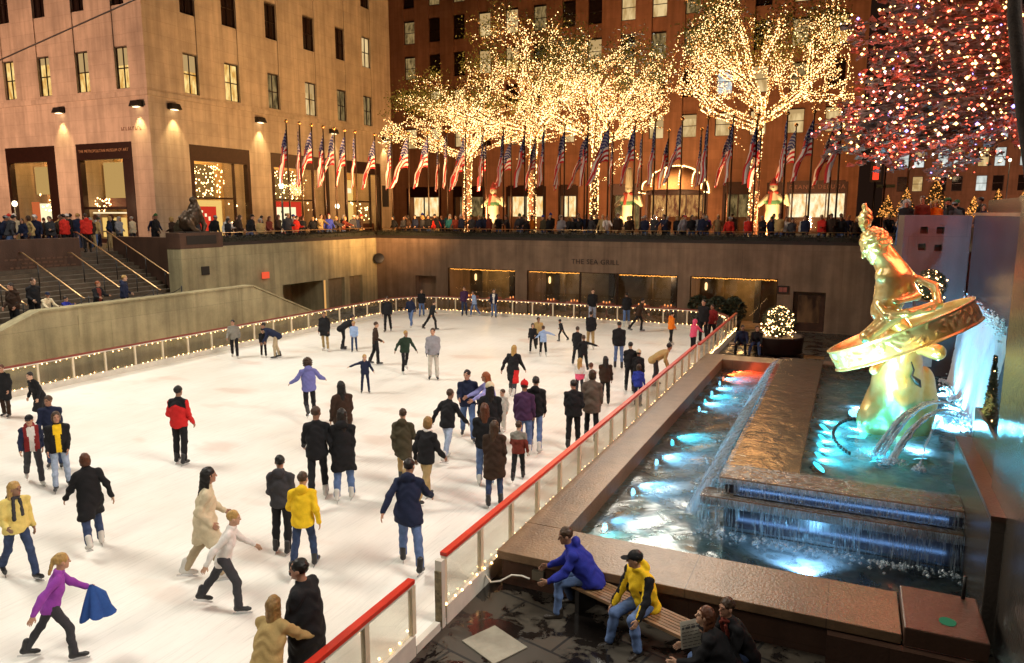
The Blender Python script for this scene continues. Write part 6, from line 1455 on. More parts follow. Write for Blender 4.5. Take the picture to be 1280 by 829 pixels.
V = L3.reshape(-1, 3)@B3+np.array(hp_c); ii, jj = np.meshgrid(np.arange(ns), np.arange(k), indexing='ij'); f_ = lambda a, b: ((a % ns)*k+(b % k)).ravel()
F = np.stack([f_(ii,jj), f_(ii+1,jj), f_(ii+1,jj+1), f_(ii,jj+1)], -1); np_mesh('hoop', V, F, M_GOLD, sg)
# figure
fig = [('e', Q(.85,18.18,4.22), (.29,.26,.48), None), dict(p=('c', Q(.80,18.2,4.45), Q(.72,18.25,3.75), .30, .25), k=.15),
  dict(p=('c', Q(1.02,18.2,4.52), Q(.62,18.05,4.55), .17, .15), k=.12), dict(p=('c', Q(.84,18.15,4.58), Q(.52,18.12,4.98), .20, .17), k=.12), dict(p=('c', Q(.62,18.2,5.15), Q(1.08,18.25,4.55), .14, .16), k=.10),
  dict(p=('c', Q(.72,18.3,3.74), Q(.95,18.5,3.55), .27, .26), k=.12),
  # thigh towards the low side of the hoop, other leg trailing under it
  dict(p=('c', Q(.85,18.0,3.66), Q(.38,17.75,3.22), .20, .13), k=.08), dict(p=('c', Q(.38,17.75,3.22), Q(.72,17.9,2.70), .13, .08), k=.05),
  dict(p=('c', Q(.95,18.3,3.55), Q(1.45,18.1,3.0), .20, .15), k=.08), dict(p=('c', Q(1.45,18.1,3.02), Q(1.76,17.75,2.98), .15, .17), k=.06), dict(p=('c', Q(.72,17.9,2.66), Q(.58,17.6,2.52), .08, .10), k=.05),
  # arms
  dict(p=('c', Q(1.06,18.2,4.52), Q(1.30,18.15,4.12), .12, .10), k=.06), dict(p=('c', Q(1.30,18.15,4.12), Q(.96,17.82,4.02), .10, .065), k=.04), dict(p=('e', Q(.90,17.78,4.03), (.09,.06,.07)), k=.04),
  dict(p=('c', Q(.64,18.4,4.55), Q(.42,18.7,4.95), .11, .09), k=.06), dict(p=('c', Q(.42,18.7,4.95), Q(.26,18.5,5.40), .085, .06), k=.04),
  # drapery loops
  dict(p=('c', Q(1.05,18.3,4.60), Q(1.64,18.2,4.34), .07, .09), k=.05), dict(p=('c', Q(1.64,18.2,4.34), Q(1.72,18.0,3.98), .09, .09), k=.05), dict(p=('c', Q(1.72,18.0,3.98), Q(1.15,17.75,3.78), .09, .09), k=.05), dict(p=('c', Q(1.15,17.75,3.78), Q(.74,17.82,3.72), .09, .08), k=.05), dict(p=('c', Q(.74,17.82,3.72), Q(.56,18.05,3.92), .08, .06), k=.05)]
for i in range(4): fig.append(dict(p=('c', Q(1.70-.02*i,18.0-.06*i,4.02-.05*i), Q(.80,17.76-.02*i,3.74-.04*i), .035, .03), k=.015))
V, F = surf(fig, .026, k=.06, noise=.004, nscale=14, seed=3); np_mesh('body', V, F, M_GOLD, sg)
# head in profile, looking down to the side
hs_ = 3.0; hm_ = np.array(Rz(100))@np.array(Rx(-34)); hc = np.array(Q(.42,18.12,5.16))
hv, hf, _ = HEAD['hi']; np_mesh('head', xf(hv*hs_, hm_, hc), hf, M_GOLD, sg)
hpz, _n = hair_prims('short'); hpz = hpz[:1]+[dict(p=('c', (0,-.06,-.02), (0,-.10,-.16), .06, .05), k=.04)]+hpz[1:]
Vh, Fh = surf(hpz, .008, k=.02, noise=.006, nscale=70); np_mesh('hair', xf(Vh*hs_, hm_, hc), Fh, M_GOLD, sg)
fl_ = [('c', Q(.22,18.5,5.46), Q(.20,18.45,5.66), .05, .13), dict(p=('e', Q(.20,18.45,5.78), (.15,.13,.17)), k=.05), dict(p=('c', Q(.22,18.45,5.88), Q(.16,18.45,6.06), .10, .05), k=.05)]
V, F = surf(fl_, .02, k=.05, noise=.012, nscale=24, seed=8); np_mesh('flame', V, F, M_GOLD, sg)
lamp('statue_floodlight', 'SPOT', (2.2, 14.6, 2.6), 700, (1,.72,.32), (1.15,18.4,2.6), size=.3, angle=42, blend=.6)
lamp('statue_floodlight', 'SPOT', (-.4, 15.4, 1.15), 1900, (.50,1,.98), (.8,18.2,4.0), size=.25, angle=60, blend=.6)
lamp('statue_floodlight', 'SPOT', (2.75, 20.8, 4.7), 1000, (1,.72,.32), (1.0,18.2,4.35), size=.3, angle=46, blend=.6)
# dark hose of floats round the rock
t = empty('float_line', (-.05, 17.3, 1.0), 0, 'curved line of small black floats in the basin water', 'float line')
pts = []
for k in range(26): a = R(95+k*5.6); pts.append((.75+1.05*math.cos(a)*.75-.05, .3+1.7*math.sin(a)-.0, .015))
mb = MB(); mb.tube(pts, .012, 5); mb.build('rope', M_IRON, t)
for p in pts[::1]: MB().lathe([(.01,-.04),(.034,-.03),(.034,.03),(.01,.04)], p, 8).build('float', M_IRON, t)
# small lit shrubs
def lit_shrub(x, y, z, r_, h_, lab, n=170, pot=None, cone=False, sz=.022, bm=None, sc=1):
    t = empty('lit_shrub', (x, y, z), 0, lab, 'shrub', 'evergreens with strings of bulbs'); lv = MB(); bl = MB(); r = random.Random(int(abs(x*100+y*10)))
    for i in range(int(1500*sc)):
        a = r.uniform(0,6.28); f = r.random(); rad = r_*((1-f) if cone else math.sqrt(max(0.02,1-(2*f-1)**2)))*r.random()**.4; p = Vector((math.cos(a)*rad, math.sin(a)*rad, f*h_)); s = .10*(r_+.3); u = Vector((r.uniform(-1,1),r.uniform(-1,1),r.uniform(-.4,1))).normalized()*s; v_ = u.orthogonal()*.22
        lv.add([p-u, p+v_, p+u, p-v_], [(0,1,2,3)])
    for i in range(n):
        a = r.uniform(0,6.28); f = r.random(); rad = r_*((1-f)*r.random()**.5 if cone else math.sqrt(max(0.02,1-(1.5*f-.5)**2))*r.random()**.3*r.uniform(.85,1.15)); bl.octa((math.cos(a)*rad, math.sin(a)*rad, f*h_), sz*r.uniform(.7,1.3))
    MB().tube([(0,0,0),(0,0,h_*.9)], [.05,.01], 6).build('stem', M_BARK, t)
    lv.build('foliage', pbr('evergreen', (.03,.045,.02), rough=.6, var=.4, scale=6), t); bl.build('light_string', bm or M_BULB, t)
    if pot: MB().lathe([(pot*.75,-.75),(pot*.95,-.7),(pot,-.05),(pot*1.04,0),(pot*.9,0)], (0,0,0), 20).build('pot', pbr('planter_tub', (.035,.022,.018), rough=.5), t)
    return t
lit_shrub(-2.7, 33.3, .70, .68, 1.25, 'round shrub wrapped in bulbs in a dark tub beside the seated couple', 230, 1.05, sz=.028)
lit_shrub(2.05, 24.0, 3.45, .42, .85, 'small bulb-wrapped shrub in front of the vent block', 90, .4, sz=.022)
lit_shrub(2.36, 14.9, 2.20, .15, 1.25, 'narrow evergreen with few bulbs in the trough on the side wall', 14, None, True, .014)
for i, (x, y, r_, h_, lab) in enumerate(((5.0,60,1.35,3.7,'tallest cone-shaped lit fir in the channel garden behind the crowd'),(3.2,60.5,1.1,2.6,'lit fir left of the tallest garden fir'),(2.0,60,.9,1.9,'low lit fir at the street end of the garden row'),(7.3,60,.7,1.8,'small lit fir right of the tallest garden fir'),(8.6,59.5,1.0,2.3,'lit fir half hidden by the violet wall top'),(10.2,60,1.0,2.5,'last lit fir of the garden row beside the leaning trunk'))):
    lit_shrub(x, y, 5.6, r_*.8, h_*.8, lab, 190, None, True, .045, M_BULBT2, .6)
# dark leaning tree trunk close by
t = empty('bare_tree', (2.42, 13.0, 4.0), 0, 'dark leaning bare tree trunk rising in front of the coloured fir', 'tree')
pts = [(.05,-.9,.2),(-.22,-1.0,2.0),(-.50,-1.05,3.2),(-.72,-1.1,4.4),(-.90,-1.1,6.2)]
MB().tube(pts, [.15,.115,.095,.085,.07], 10).build('trunk', pbr('dark_bark', (.03,.018,.012), rough=.9, var=.4, scale=8, bump=.5), t)
MB().tube([pts[3],(-.4,-.9,5.4),(.1,-.7,6.6)], [.06,.04,.02], 6).build('limb', MATS['dark_bark'], t)
# ================================================================ TERRACE THINGS
def bench(x, y, rz, L, lab, n=6):
    t = empty('slatted_bench', (x, y, -.1), rz, lab, 'bench', 'wooden benches on the terrace')
    for i in range(n): mb = MB(); mb.box(-L/2, L/2, -.23+i*.46/n+.006, -.23+(i+1)*.46/n-.006, .40, .45, bev=.006); mb.build('slat', M_WOOD, t)
    for sx in (-1, 1):
        mb = MB(); mb.box(sx*(L/2-.25)-.04, sx*(L/2-.25)+.04, -.2, .2, 0, .398); mb.build('leg', M_IRON, t)
    return t
M_WOOD = pbr('bench_wood', (.27,.16,.08), rough=.5, var=.3, scale=4, stretch=(.4, 6, 6), bump=.2)
bench(-2.25, 9.60, R(-21), 2.9, 'long slatted wooden bench in front of the fountain coping', 7)
bench(-3.75, 32.6, R(6), 1.7, 'dark bench holding the seated couple at the far end of the terrace', 5)
o = tag(MB().box(-.36,.36,-.30,.30,0,.012).build('board_sheet', pbr('pale_board', (.30,.28,.22), rough=.7, var=.15, scale=5, bump=.2)), 'pale square board lying on the wet slate by the gate', 'board'); o.location = (-4.22, 8.60, -.094); o.rotation_euler = (0,0,R(-25))
t = empty('power_cable', (-4.95, 10.05, .05), 0, 'white cable running from the barrier to a small socket box', 'cable')
MB().tube([(-.15,0,.05),(.02,-.12,.0),(.16,-.06,.02),(.32,.02,.12),(.5,.03,.14),(.62,.06,.10)], .016, 8).build('cord', M_WHITE, t)
o = tag(MB().box(-.10,.10,-.08,.0,-.08,.08,bev=.01).build('socket_box', pbr('socket_grey', (.16,.14,.10), rough=.5)), 'small grey socket box fixed to the fountain wall', 'box'); o.location = (-4.22, 10.245, .19)
t = empty('floor_lamp', (-4.1, 8.05, -.1), 0, 'tiny bulb glowing on the slate floor at the bottom edge', 'lamp'); MB().lathe([(.03,0),(.03,.02),(.0,.03)], (0,0,0), 10).build('bulb', M_BULB, t)
t = empty('iron_drain', (-1.2, 33.0, -.096), 0, 'iron drain grate in the far terrace paving', 'grate')
mb = MB()
for i in range(7): mb.box(-.4,.4,-.35+i*.1,-.31+i*.1,0,.012)
mb.build('bars', M_BRASS, t)
# restaurant-side planting and furniture seen dimly
for i, (x, y) in enumerate(((-7.2,39.3),(-6.2,39.2),(-5.4,39.3))):
    t = empty('potted_bush', (x, y, -.1), 0, ['dark bush in the corner behind the rail beside the restaurant','dark bush between its two neighbours by the restaurant door','dark bush nearest the escalator window'][i], 'bush', 'dark bushes by the restaurant'); lv = MB(); r = random.Random(i)
    for _ in range(700):
        a = r.uniform(0,6.28); f = r.random(); rad = .62*math.sqrt(max(.02,1-(2*f-1)**2))*r.random()**.4; p = Vector((math.cos(a)*rad, math.sin(a)*rad*.8, .4+f*1.3)); u = Vector((r.uniform(-1,1),r.uniform(-1,1),r.uniform(-.3,1))).normalized()*.12; v_ = u.orthogonal()*.3; lv.add([p-u,p+v_,p+u,p-v_], [(0,1,2,3)])
    lv.build('foliage', pbr('dark_foliage', (.02,.03,.012), rough=.6, var=.4), t); MB().lathe([(.3,0),(.4,.5),(.36,.5)], (0,0,0), 14).build('pot', MATS['planter_tub'], t)
TB = [(-21.8,'first','window nearest the side corner'),(-20.2,'second','middle of that window'),(-18.9,'third','window before the pillar'),(-16.4,'fourth','window past the pillar'),(-14.9,'fifth','window under the lettering'),(-12.9,'sixth','narrow middle pane'),(-10.8,'seventh','long window'),(-9.3,'eighth','long window end'),(-6.6,'ninth','last window')]
for i, (x, nm, wn) in enumerate(TB):
    t = empty('restaurant_table', (x, 41.35, -.1), 0, '%s dining table from the corner, inside the %s' % (nm, wn), 'table', 'dining tables behind the restaurant glass')
    MB().lathe([(.02,0),(.28,.01),(.05,.06),(.045,.72),(.48,.74),(.48,.77)], (0,0,0), 18).build('table', pbr('table_red_cloth', (.22,.04,.03), rough=.7), t)
    for k in range(3): MB().lathe([(.02,.775),(.035,.79),(.04,.88),(.01,.9)], (.2*math.cos(k*2.1+i), .2*math.sin(k*2.1+i), 0), 8).build('candle', glow('candle_glow', (1,.35,.10), 1.6), t)
# ================================================================ PLAZA THINGS
# dark bronze bear-like sculpture on the pier
t = empty('bronze_sculpture', (-28.2, 25.5, 4.99), R(0), 'dark bronze crouching animal-like sculpture on the concrete pier', 'sculpture')
P = [('e', (0,-.30,.55), (.42,.48,.56)), dict(p=('e', (.05,.25,.95), (.40,.42,.62)), k=.2), dict(p=('c', (.05,.3,1.3), (.12,.22,1.62), .25, .17), k=.1), dict(p=('e', (.14,.10,1.66), (.16,.24,.16)), k=.05), dict(p=('c', (.1,.18,1.78), (.1,.20,1.86), .06, .05), k=.03),
   dict(p=('c', (.2,.5,.9), (.30,.72,.35), .18, .14), k=.08), dict(p=('c', (.30,.72,.35), (.35,.55,.02), .14, .13), k=.05), dict(p=('c', (.25,-.5,.55), (.35,-.15,.15), .24, .16), k=.08), dict(p=('c', (.35,-.15,.13), (.4,.1,.08), .13, .11), k=.05), dict(p=('c', (-.15,-.6,.3), (.0,-.78,.75), .14, .10), k=.08), dict(p=('c', (0,-.78,.75), (.1,-.5,1.05), .10, .09), k=.06)]
V, F = surf(P, .04, k=.08, noise=.012, nscale=8); np_mesh('figure', V, F, pbr('old_bronze', (.06,.038,.022), rough=.42, metal=.6, var=.3, scale=4), t); MB().box(-.45,.55,-.95,.9,-.0,.06).build('plinth', M_IRON, t); t.scale = (.8,.76,.9)
# tall cream figures with scarves among the flags
def toy(x, y, lab, hat):
    t = empty('festive_figure', (x, y, 4.05), R(180), lab, 'figure', 'tall cream festive figures under the trees')
    P = [('c', (0,0,.9), (0,0,2.4), .46, .36), dict(p=('c', (0,0,2.4), (0,0,3.0), .38, .24), k=.15), dict(p=('c', (-.3,0,2.75), (-.85,.1,2.35), .16, .13), k=.1), dict(p=('c', (-.85,.1,2.35), (-.75,.25,2.85), .12, .10), k=.06), dict(p=('c', (.3,0,2.75), (.75,.15,2.3), .16, .13), k=.1), dict(p=('c', (-.18,0,.95), (-.2,0,.0), .24, .17), k=.06), dict(p=('c', (.18,0,.95), (.2,0,.0), .24, .17), k=.06)]
    V, F = surf(P, .05, k=.08); C = V[F].mean(1); m = np.where((abs(C[:,2]-2.45) < .12) & (abs(C[:,0]) < .5) | (abs(C[:,2]-.12) < .14), 1, 0); np_mesh('body', V, F, [pbr('cream_plaster', (.72,.55,.32), rough=.6), pbr('green_sash', (.10,.22,.08), rough=.6)], t, m)
    V, F = surf([('e', (0,0,3.28), (.24,.25,.30)), dict(p=('c', (0,.22,3.28), (0,.30,3.24), .05,.04), k=.03)], .04); np_mesh('head', V, F, MATS['cream_plaster'], t)
    V, F = surf([('c', (0,0,3.5), (0,0,3.5+hat), .24, .20 if hat > .6 else .08)], .04); np_mesh('hat', V, F, pbr('red_hat', (.45,.05,.03), rough=.6) if hat < .6 else MATS['cream_plaster'], t)
    V, F = surf([('c', (-.2,.12,3.02), (.2,.12,3.02), .11, .11), dict(p=('c', (.1,.25,3.0), (.14,.38,2.4), .09, .10), k=.05)], .04); np_mesh('scarf', V, F, pbr('red_scarf', (.5,.06,.03), rough=.7), t)
    lamp('figure_light', 'SPOT', (x+.3, y-2.2, 4.9), 900, (1,.70,.36), (x, y, 6.6), size=.1, angle=60, blend=.5)
toy(-22.6, 46.2, 'cream festive figure with arms raised beside the second lit tree trunk', .35); toy(-13.1, 46.2, 'cream festive figure with tall pale hat just before the arched canopy', .95); toy(-4.45, 46.2, 'cream festive figure with red cap between the last lit tree and the deli window', .3)
# traffic lights, neon and street lamps beyond
def signal(x, y, lab, zh, arm):
    t = empty('traffic_signal', (x, y, 4.05), 0, lab, 'traffic light', 'street signals beyond the plaza'); MB().tube([(0,0,0),(0,0,8.2)], [.13,.08], 8).build('pole', pbr('pole_tan', (.30,.17,.08), rough=.5, metal=.3), t); MB().tube([(0,0,7.0),(arm,0,8.3)], [.07,.045], 6).build('arm', MATS['pole_tan'], t)
    for dx in (0,.75):
        h = MB(); h.box(arm-.2+dx,arm+.2+dx,-.2,.2,6.9,8.15,bev=.04); hd = h.build('signal_head', pbr('signal_yellow', (.55,.26,.03), rough=.5), t)
        for k in range(3): MB().lathe([(0,0),(.12,0),(.10,.03),(0,.035)], (0,0,0), 10).build('lens', glow('signal_amber', (1,.35,.03), 1.2) if k == 1 else M_IRON, hd).matrix_local = Matrix.Translation((arm+dx,-.205,7.15+k*.36))@Matrix.Rotation(R(90),4,'X')
signal(4.5, 85, 'long-armed traffic signal with two yellow heads before the far office block', 8, 5.0)
t = empty('neon_sign', (1.4, 76, 4.05), 0, 'tall red neon sign on the corner past the dark tower', 'sign'); MB().box(-.45,.45,-.12,.1,4.6,8.0).build('panel', M_IRON, t)
for k, (z0, z1) in enumerate(((6.4,7.8),(4.8,6.0))): MB().box(-.25,.25,-.16,-.125,z0,z1).build('neon', glow('neon_red', (1,.05,.02), 1.6), t)
MB().tube([(0,0,0),(0,0,4.65)], .09).build('pole', M_IRON, t)
t = empty('street_sign', (2.3, 80, 4.05), 0, 'street pole with small name blades beside the red neon sign', 'sign'); MB().tube([(0,0,0),(0,0,8)], .08).build('pole', MATS['pole_tan'], t); MB().box(-.9,.9,-.03,.03,4.2,4.5).build('blade', pbr('sign_green', (.05,.12,.07), rough=.5), t); MB().box(-.03,.03,-.9,.9,4.6,4.9).build('blade', MATS['sign_green'], t)
def street_lamp(x, y, h, lab):
    t = empty('street_lamp', (x, y, 4.05), 0, lab, 'lamp post', 'lamp posts on the plaza'); MB().tube([(0,0,0),(0,0,.3),(0,0,h)], [.12,.07,.05], 8).build('pole', M_IRON, t); MB().lathe([(.02,h-.02),(.11,h+.05),(.14,h+.16),(.1,h+.28),(.01,h+.32)], (0,0,0), 12).build('globe', glow('globe_glow', (1,.82,.52), 5), t); lamp('lamp_light', 'POINT', (x, y-.35, 4.05+h+.2), 60, (1,.7,.38), size=.2)
street_lamp(-29.9, 33.6, 3.2, 'globe lamp on a slim post before the red shop display'); street_lamp(-29.9, 38.6, 2.1, 'low globe lamp between the flags of the side rim'); street_lamp(-23.2, 46.9, 2.0, 'low globe lamp beside the second tree'); street_lamp(13.4, 88, 6.8, 'tall street lamp with pale globe beside the leaning trunk'); street_lamp(-43.5, 27.0, 2.2, 'low white globe lamp in the crowd above the stair')
t = empty('guy_wire', (-40.24, 25, 13.6), 0, 'thin dark cable crossing the sky-side corner of the limestone block', 'cable'); MB().tube([(-8,0,-1.45),(0,0,0),(10.03,0,1.78),(22,0,3.9)], .035, 6).build('wire', M_IRON, t)
# ================================================================ SKATERS
def away(x, y): return math.atan2(-x, y)
for (x, y, h, face, pose, jk, pt, hr, op, lab) in SKATERS:
    y = min(y, 37.45)
    if pose == 'bend': h = max(h, 1.70)
    if y > 35.5 and x < -21.5: x += .35; y -= .2
    d = math.hypot(x, y)
    person(x, y, h, away(x, y)+R(face), pose, jk, pt, hr, op, lab, 'skaters on the ice', 0.0, True, 'mid' if d < 24 else 'lo')
# near pair leaning at the rail
person(-5.66, 6.42, 1.80, away(-5.6,6.5)+R(62), dict(POSES['stand'], la=14, ra=10, le=30, re=34, lo=16, ro=14, hy=14), 'blk', 'blk', 'short:blk', 'W:1.42;L.3', 'broad man in long black coat at the rink gate, face in profile', 'skaters on the ice', 0, True, 'hi')
person(-5.72, 5.82, 1.58, away(-5.7,5.8)+R(-38), dict(POSES['lean'], lean=20, la=58, ra=64, le=12, re=10, lo=8, ro=14, hy=8, hp=-10), 'tan', 'navy', 'long:blondd', 'W:1.2', 'long-haired blonde woman in tan jacket with an arm on the red rail', 'skaters on the ice', 0, True, 'hi')
# ---- people sitting by the fountain
person(-3.32, 10.00, 1.84, R(112), dict(POSES['sit'], lean=32, hy=12, la=58, ra=54, le=36, re=42, rk=104, rh=74), 'royal', 'jeans', 'short:brn', 'W:1.36;hood', 'man in bright navy parka and jeans sitting at the end of the fountain bench', None, -.1, False, 'hi', pz=.56)
person(-2.36, 9.66, 1.80, R(150), dict(POSES['sit'], lean=18, hy=-38, la=44, ra=36, le=18, re=14, lk=88, rk=70, ls=14, rs=8), 'yellowblk', 'jeans', 'cap:blk', 'hood;W:1.22', 'man in yellow and black hooded top and dark cap on the fountain bench', None, -.1, False, 'hi', pz=.56)
person(-.92, 9.05, 1.72, R(128), dict(POSES['sit'], lean=30, hy=10, hp=-14, la=46, ra=44, le=20, re=20), 'blk', 'dkjeans', 'short:brn', 'scarf:maroon', 'person in black with a dark red scarf, behind the woman reading a newspaper', None, -.1, False, 'hi', pz=.56)
person(-1.08, 8.72, 1.72, R(100), dict(POSES['sit'], lean=34, hy=8, hp=-22, la=54, ra=50, le=52, re=54), 'blk', 'jeans', 'long:auburn', 'wide;L.2', 'auburn-haired woman in black coat bent over a newspaper', None, -.1, False, 'hi', pz=.52)
t = empty('newspaper', (-1.50, 8.74, .50), R(44), 'folded white newspaper with dark headlines held by the auburn-haired woman', 'newspaper')
mb = MB(); mb.add([(-.17,0,0),(.17,0,0),(.17,.06,.34),(-.17,.06,.34),(-.17,.004,0),(.17,.004,0),(.17,.064,.34),(-.17,.064,.34)], [(3,2,1,0),(4,5,6,7),(0,1,5,4),(1,2,6,5),(2,3,7,6),(3,0,4,7)]); mb.build('sheet', pbr('newsprint', (.42,.39,.32), rough=.8), t)
mb = MB()
for r_ in range(7):
    z0 = .03+r_*.042; L = 3 if r_ == 5 else 2; a = -.15
    while a < .13:
        wd = rnd.uniform(.03,.075); yy = .06*z0/.34; mb.box(a, min(.155, a+wd), yy-.005, yy-.001, z0, z0+(.030 if r_ == 5 else .007)); a += wd+.018
mb.build('print', pbr('print_ink', (.10,.10,.10), rough=.8), t)
for i, (x, y, hd, lab) in enumerate(((-4.05,32.5,180,'person in dark clothes on the far bench, on the rail side'),(-3.45,32.55,175,'person in dark clothes on the far bench, next to the lit shrub'))):
    person(x, y, 1.72, R(hd), dict(POSES['sit'], lean=22), ['navy','blk'][i], ['blk','dkjeans'][i], ['short:dk','short:brn'][i], '', lab, None, -.1, False, 'lo', pz=.56)
# ---- blue coat held by the girl in purple
t = empty('blue_coat', (-9.02, 6.08, .50), .9, 'bright blue coat dangling from the hand of the girl in purple', 'coat')
mb = MB(); vs = []; fs = []; nu, nv = 40, 14
for k in range(nv+1):
    f = k/nv; rr_ = .018+.15*f**.75
    for i in range(nu):
        a = 6.2832*i/nu; q = rr_*(1+(.10+.26*f)*math.sin(a*4+1.2*f+.6)+.12*f*math.sin(a*7+2)); vs.append((q*math.cos(a)+.03*f, q*math.sin(a)*.62, .46-.46*f+.035*f*math.sin(a*3+1)+.02*f*math.sin(a*5)))
for k in range(nv):
    for i in range(nu): fs.append((k*nu+i, k*nu+(i+1)%nu, (k+1)*nu+(i+1)%nu, (k+1)*nu+i))
fs.append(tuple(range(nu))); mb.add(vs, fs, 0, True); mb.build('cloth', cloth((.03,.09,.32)), t)
mb = MB(); mb.tube([(.03,.02,.40),(.12,.05,.28),(.17,.05,.06)], [.03,.05,.055], 10); mb.build('sleeve', cloth((.03,.09,.32)), t)
# ---- people on the stair and at the parapet
RX = R(-90)
person(-26.75, 16.2, 1.76, R(-160), 'stand', 'dkbrown', 'blk', 'short:dk', '', 'lone man in brown jacket standing beside the lower stair handrail', None, 1.7, False, 'mid')
person(-27.1, 17.15, 1.85, RX, 'stand', 'blk', 'blk', 'short:brn', '', 'man in black jacket standing behind the boy in beige at the parapet', None, 1.7, False, 'mid')
person(-26.25, 17.0, 1.42, RX, dict(POSES['lean'], la=60, ra=60, le=30, re=30), 'cream', 'navy', 'cap:navy', '', 'boy in beige jacket and navy cap leaning arms on the parapet', None, 1.7, False, 'mid')
person(-26.25, 17.75, 1.12, RX, dict(POSES['stand'], la=70, ra=70), 'royal', 'navy', 'short:dk', '', 'small child in blue peeping over the parapet', None, 1.7, False, 'mid')
person(-26.3, 19.1, 1.60, RX, dict(POSES['stand'], la=30, ra=30, le=60, re=60), 'blk', 'blk', 'short:red', 'open:maroon', 'person with red hair in dark jacket over plum sweater at the parapet', None, 1.7, False, 'mid')
person(-26.5, 20.4, 1.72, R(-60), 'stand', 'navy', 'blk', 'short:blond', '', 'fair-haired man in navy jacket at the parapet below the long handrail', None, 1.7, False, 'mid')
person(-33.4, 22.9, 1.78, R(100), 'stand', 'hotred', 'blk', 'short:dk', 'wide', 'person in red jacket at the stair head, nearer the engraved panel', None, 4.05, False, 'mid')
person(-33.0, 23.7, 1.80, R(70), 'stand', 'hotred', 'blk', 'short:brn', 'wide', 'person in red jacket at the stair head, nearer the sculpture pier', None, 4.05, False, 'mid')
# ================================================================ CROWD ON THE PLAZA
PROTO = []
PK = [('stand','short','',1.76),('step','short','wide',1.78),('stand','long','',1.66),('armsback','bob','',1.66),('reach','short','',1.74),('stand','beanie','',1.72),('lean','cap','',1.74),('stand','curly','',1.64)]
for i, (po, hs_, op, h) in enumerate(PK):
    hr = hs_+(':red' if hs_ in ('beanie','cap') else ':brn')
    p = person(-34+i*.01, -60, h, 0, po, 'blk', 'blk', hr, op, 'x', None, 4.05, False, 'lo'); PROTO.append(p)
    for c in p.children:
        if c.name.startswith('shoe'): bpy.data.objects.remove(c)
COATS = [('black','blk',34),('navy','navy',18),('dark brown','dkbrown',20),('charcoal','char',15),('olive','olive',5),('tan','tan',5),('grey','grey',4),('cream','cream',3),('bright red','hotred',4),('maroon','maroon',5),('royal blue','blue',3),('white','white',3),('orange','orange',1),('purple','purple',1),('teal','teal',1),('mustard','khaki',2),('yellow','ltyellow',1),('pink','pink',1)]
HATC = [('red','hotred'),('white','white'),('black','blk'),('blue','blue'),('green','green'),('grey','grey')]
HAIRL = {'dk':'dark','brn':'brown','blond':'blond','auburn':'auburn','grey':'grey','blk':'black'}
used = set()
def setm(o, i, m): o.material_slots[i].link = 'OBJECT'; o.material_slots[i].material = m
def spectator(x, y, z, heading, where, group, hs=None):
    for tr in range(400):
        k = rnd.randrange(len(PROTO)); po, hst, _, h0 = PK[k]
        cn_, cc, _w = rnd.choices(COATS, [c[2] for c in COATS])[0]
        if hst in ('beanie','cap'):
            hn_, hc_ = rnd.choice(HATC); desc = '%s %s' % (hn_, 'woolly hat' if hst == 'beanie' else 'cap'); hk = 'dk'
        else:
            hk = rnd.choice(list(HAIRL)); desc = '%s %s hair' % ({'long':'long','bob':'bobbed','curly':'curly','short':'short'}[hst], HAIRL[hk]); hc_ = None
        lab = 'spectator, %s coat, %s, %s' % (cn_, desc, where)
        if lab not in used: break
    used.add(lab)
    src = PROTO[k]; r_ = src.copy(); COL.objects.link(r_); r_.location = (x, y, z); r_.rotation_euler = (0,0,heading); s = src.scale[0]*rnd.uniform(.93,1.05); r_.scale = (s,s,s)
    r_['label'] = lab; r_['category'] = 'person'; r_['group'] = group
    for c in src.children:
        d = c.copy(); COL.objects.link(d); d.parent = r_; nm = c.name.split('.')[0]
        if nm == 'jacket': setm(d, 0, cloth(cc))
        elif nm == 'body': setm(d, 0, skinm(rnd.randrange(4))); setm(d, 1, cloth(rnd.choice(('blk','navy','dkjeans','char','jeans','khaki'))))
        elif nm == 'hair': setm(d, 0, hairm(hk))
        elif hc_: setm(d, 0, cloth(hc_))
def zone(v, table):
    for lim, ph in table:
        if v < lim: return ph
    return table[-1][1]
ZF = [(-25.5,'by the side corner'),(-20.2,'under the tallest lit tree'),(-15.2,'by the tree beside the canopy'),(-12.2,'near the tall-hatted cream figure'),(-8.6,'before the arched canopy'),(-5.2,'under the lone lit tree'),(-1.2,'before the deli window'),(9,'by the statue flame')]
GR = 'spectators on the plaza'
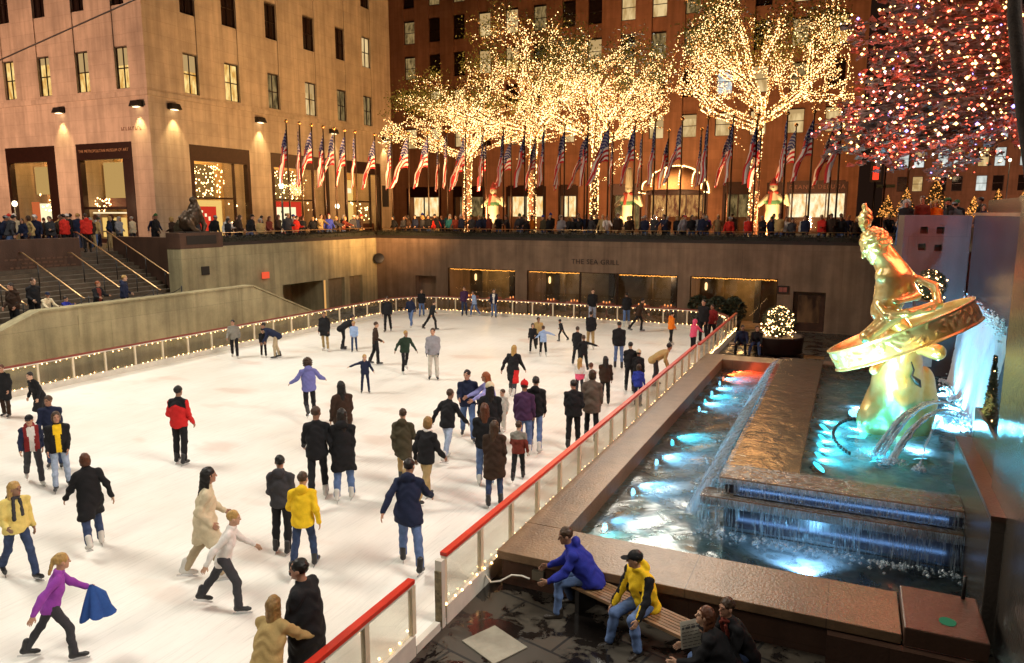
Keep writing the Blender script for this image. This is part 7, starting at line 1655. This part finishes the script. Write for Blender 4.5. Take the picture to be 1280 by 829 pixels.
def rowx(x0, x1, y, jit, step, skip, row, table=ZF, z=4.05, hd=180, hj=35):
    x = x0
    while x < x1:
        if rnd.random() > skip: spectator(x+rnd.uniform(-.12,.12), y+rnd.uniform(-jit,jit), z, R(hd+rnd.uniform(-hj,hj)), row+' '+zone(x, table), GR)
        x += step*rnd.uniform(.55,1.55)
rowx(-27.4, 3.0, 41.22, .14, .49, .10, 'rim rail')
rowx(-27.2, 1.5, 42.6, .3, .85, .12, 'second row')
rowx(-27, -1, 44.4, .5, 2.6, .1, 'third row', hj=180)
ZL = [(30,'beside the bear-like sculpture'),(33.2,'before the red shop display'),(36.5,'before the last shop'),(41,'by the side corner')]
def rowy(y0, y1, x, jit, step, skip, row, table=ZL, hd=-90, hj=35):
    y = y0
    while y < y1:
        if rnd.random() > skip: spectator(x+rnd.uniform(-jit,jit), y+rnd.uniform(-.12,.12), 4.05, R(hd+rnd.uniform(-hj,hj)), row+' '+zone(y, table), GR)
        y += step*rnd.uniform(.85,1.25)
rowy(27.3, 40.4, -29.05, .06, .66, .12, 'side rail')
rowy(27.0, 40.0, -30.5, .3, .9, .15, 'second side-rim row')
ZS = [(19,'above the panel end'),(22.5,'above the engraved panel'),(26.5,'beside the stair head')]
rowy(14.2, 22.4, -33.8, .12, .44, .03, 'front of the stair crowd', ZS, -90, 120)
rowy(13.5, 26.5, -34.7, .2, .50, .04, 'middle of the stair crowd', ZS, -90, 180)
rowy(13.5, 27.5, -36.0, .3, .60, .06, 'back of the stair crowd', ZS, -90, 180)
rowx(-34.5, -29.6, 27.6, .3, .8, .2, 'behind the brown stair wall', [(99,'below the corner lamps')], hj=180)
ZR = [(1.6,'beside the vent block'),(9,'above the violet wall')]
rowx(1.5, 3.9, 29.4, .3, .42, .05, 'front group', ZR, 4.62, 120, 90); rowx(1.6, 4.2, 31.2, .4, .5, .05, 'rear group', ZR, 4.62, 120, 90)
MB().box(1.36,4.6,29.01,39.9,-.1,4.60).build('raised_paving', M_PAVE)['kind'] = 'structure'
for p in PROTO:
    for c in list(p.children): bpy.data.objects.remove(c)
    bpy.data.objects.remove(p)
print('people', PCOUNT[0], 'spectators', len(used), 'objects', len(bpy.data.objects))
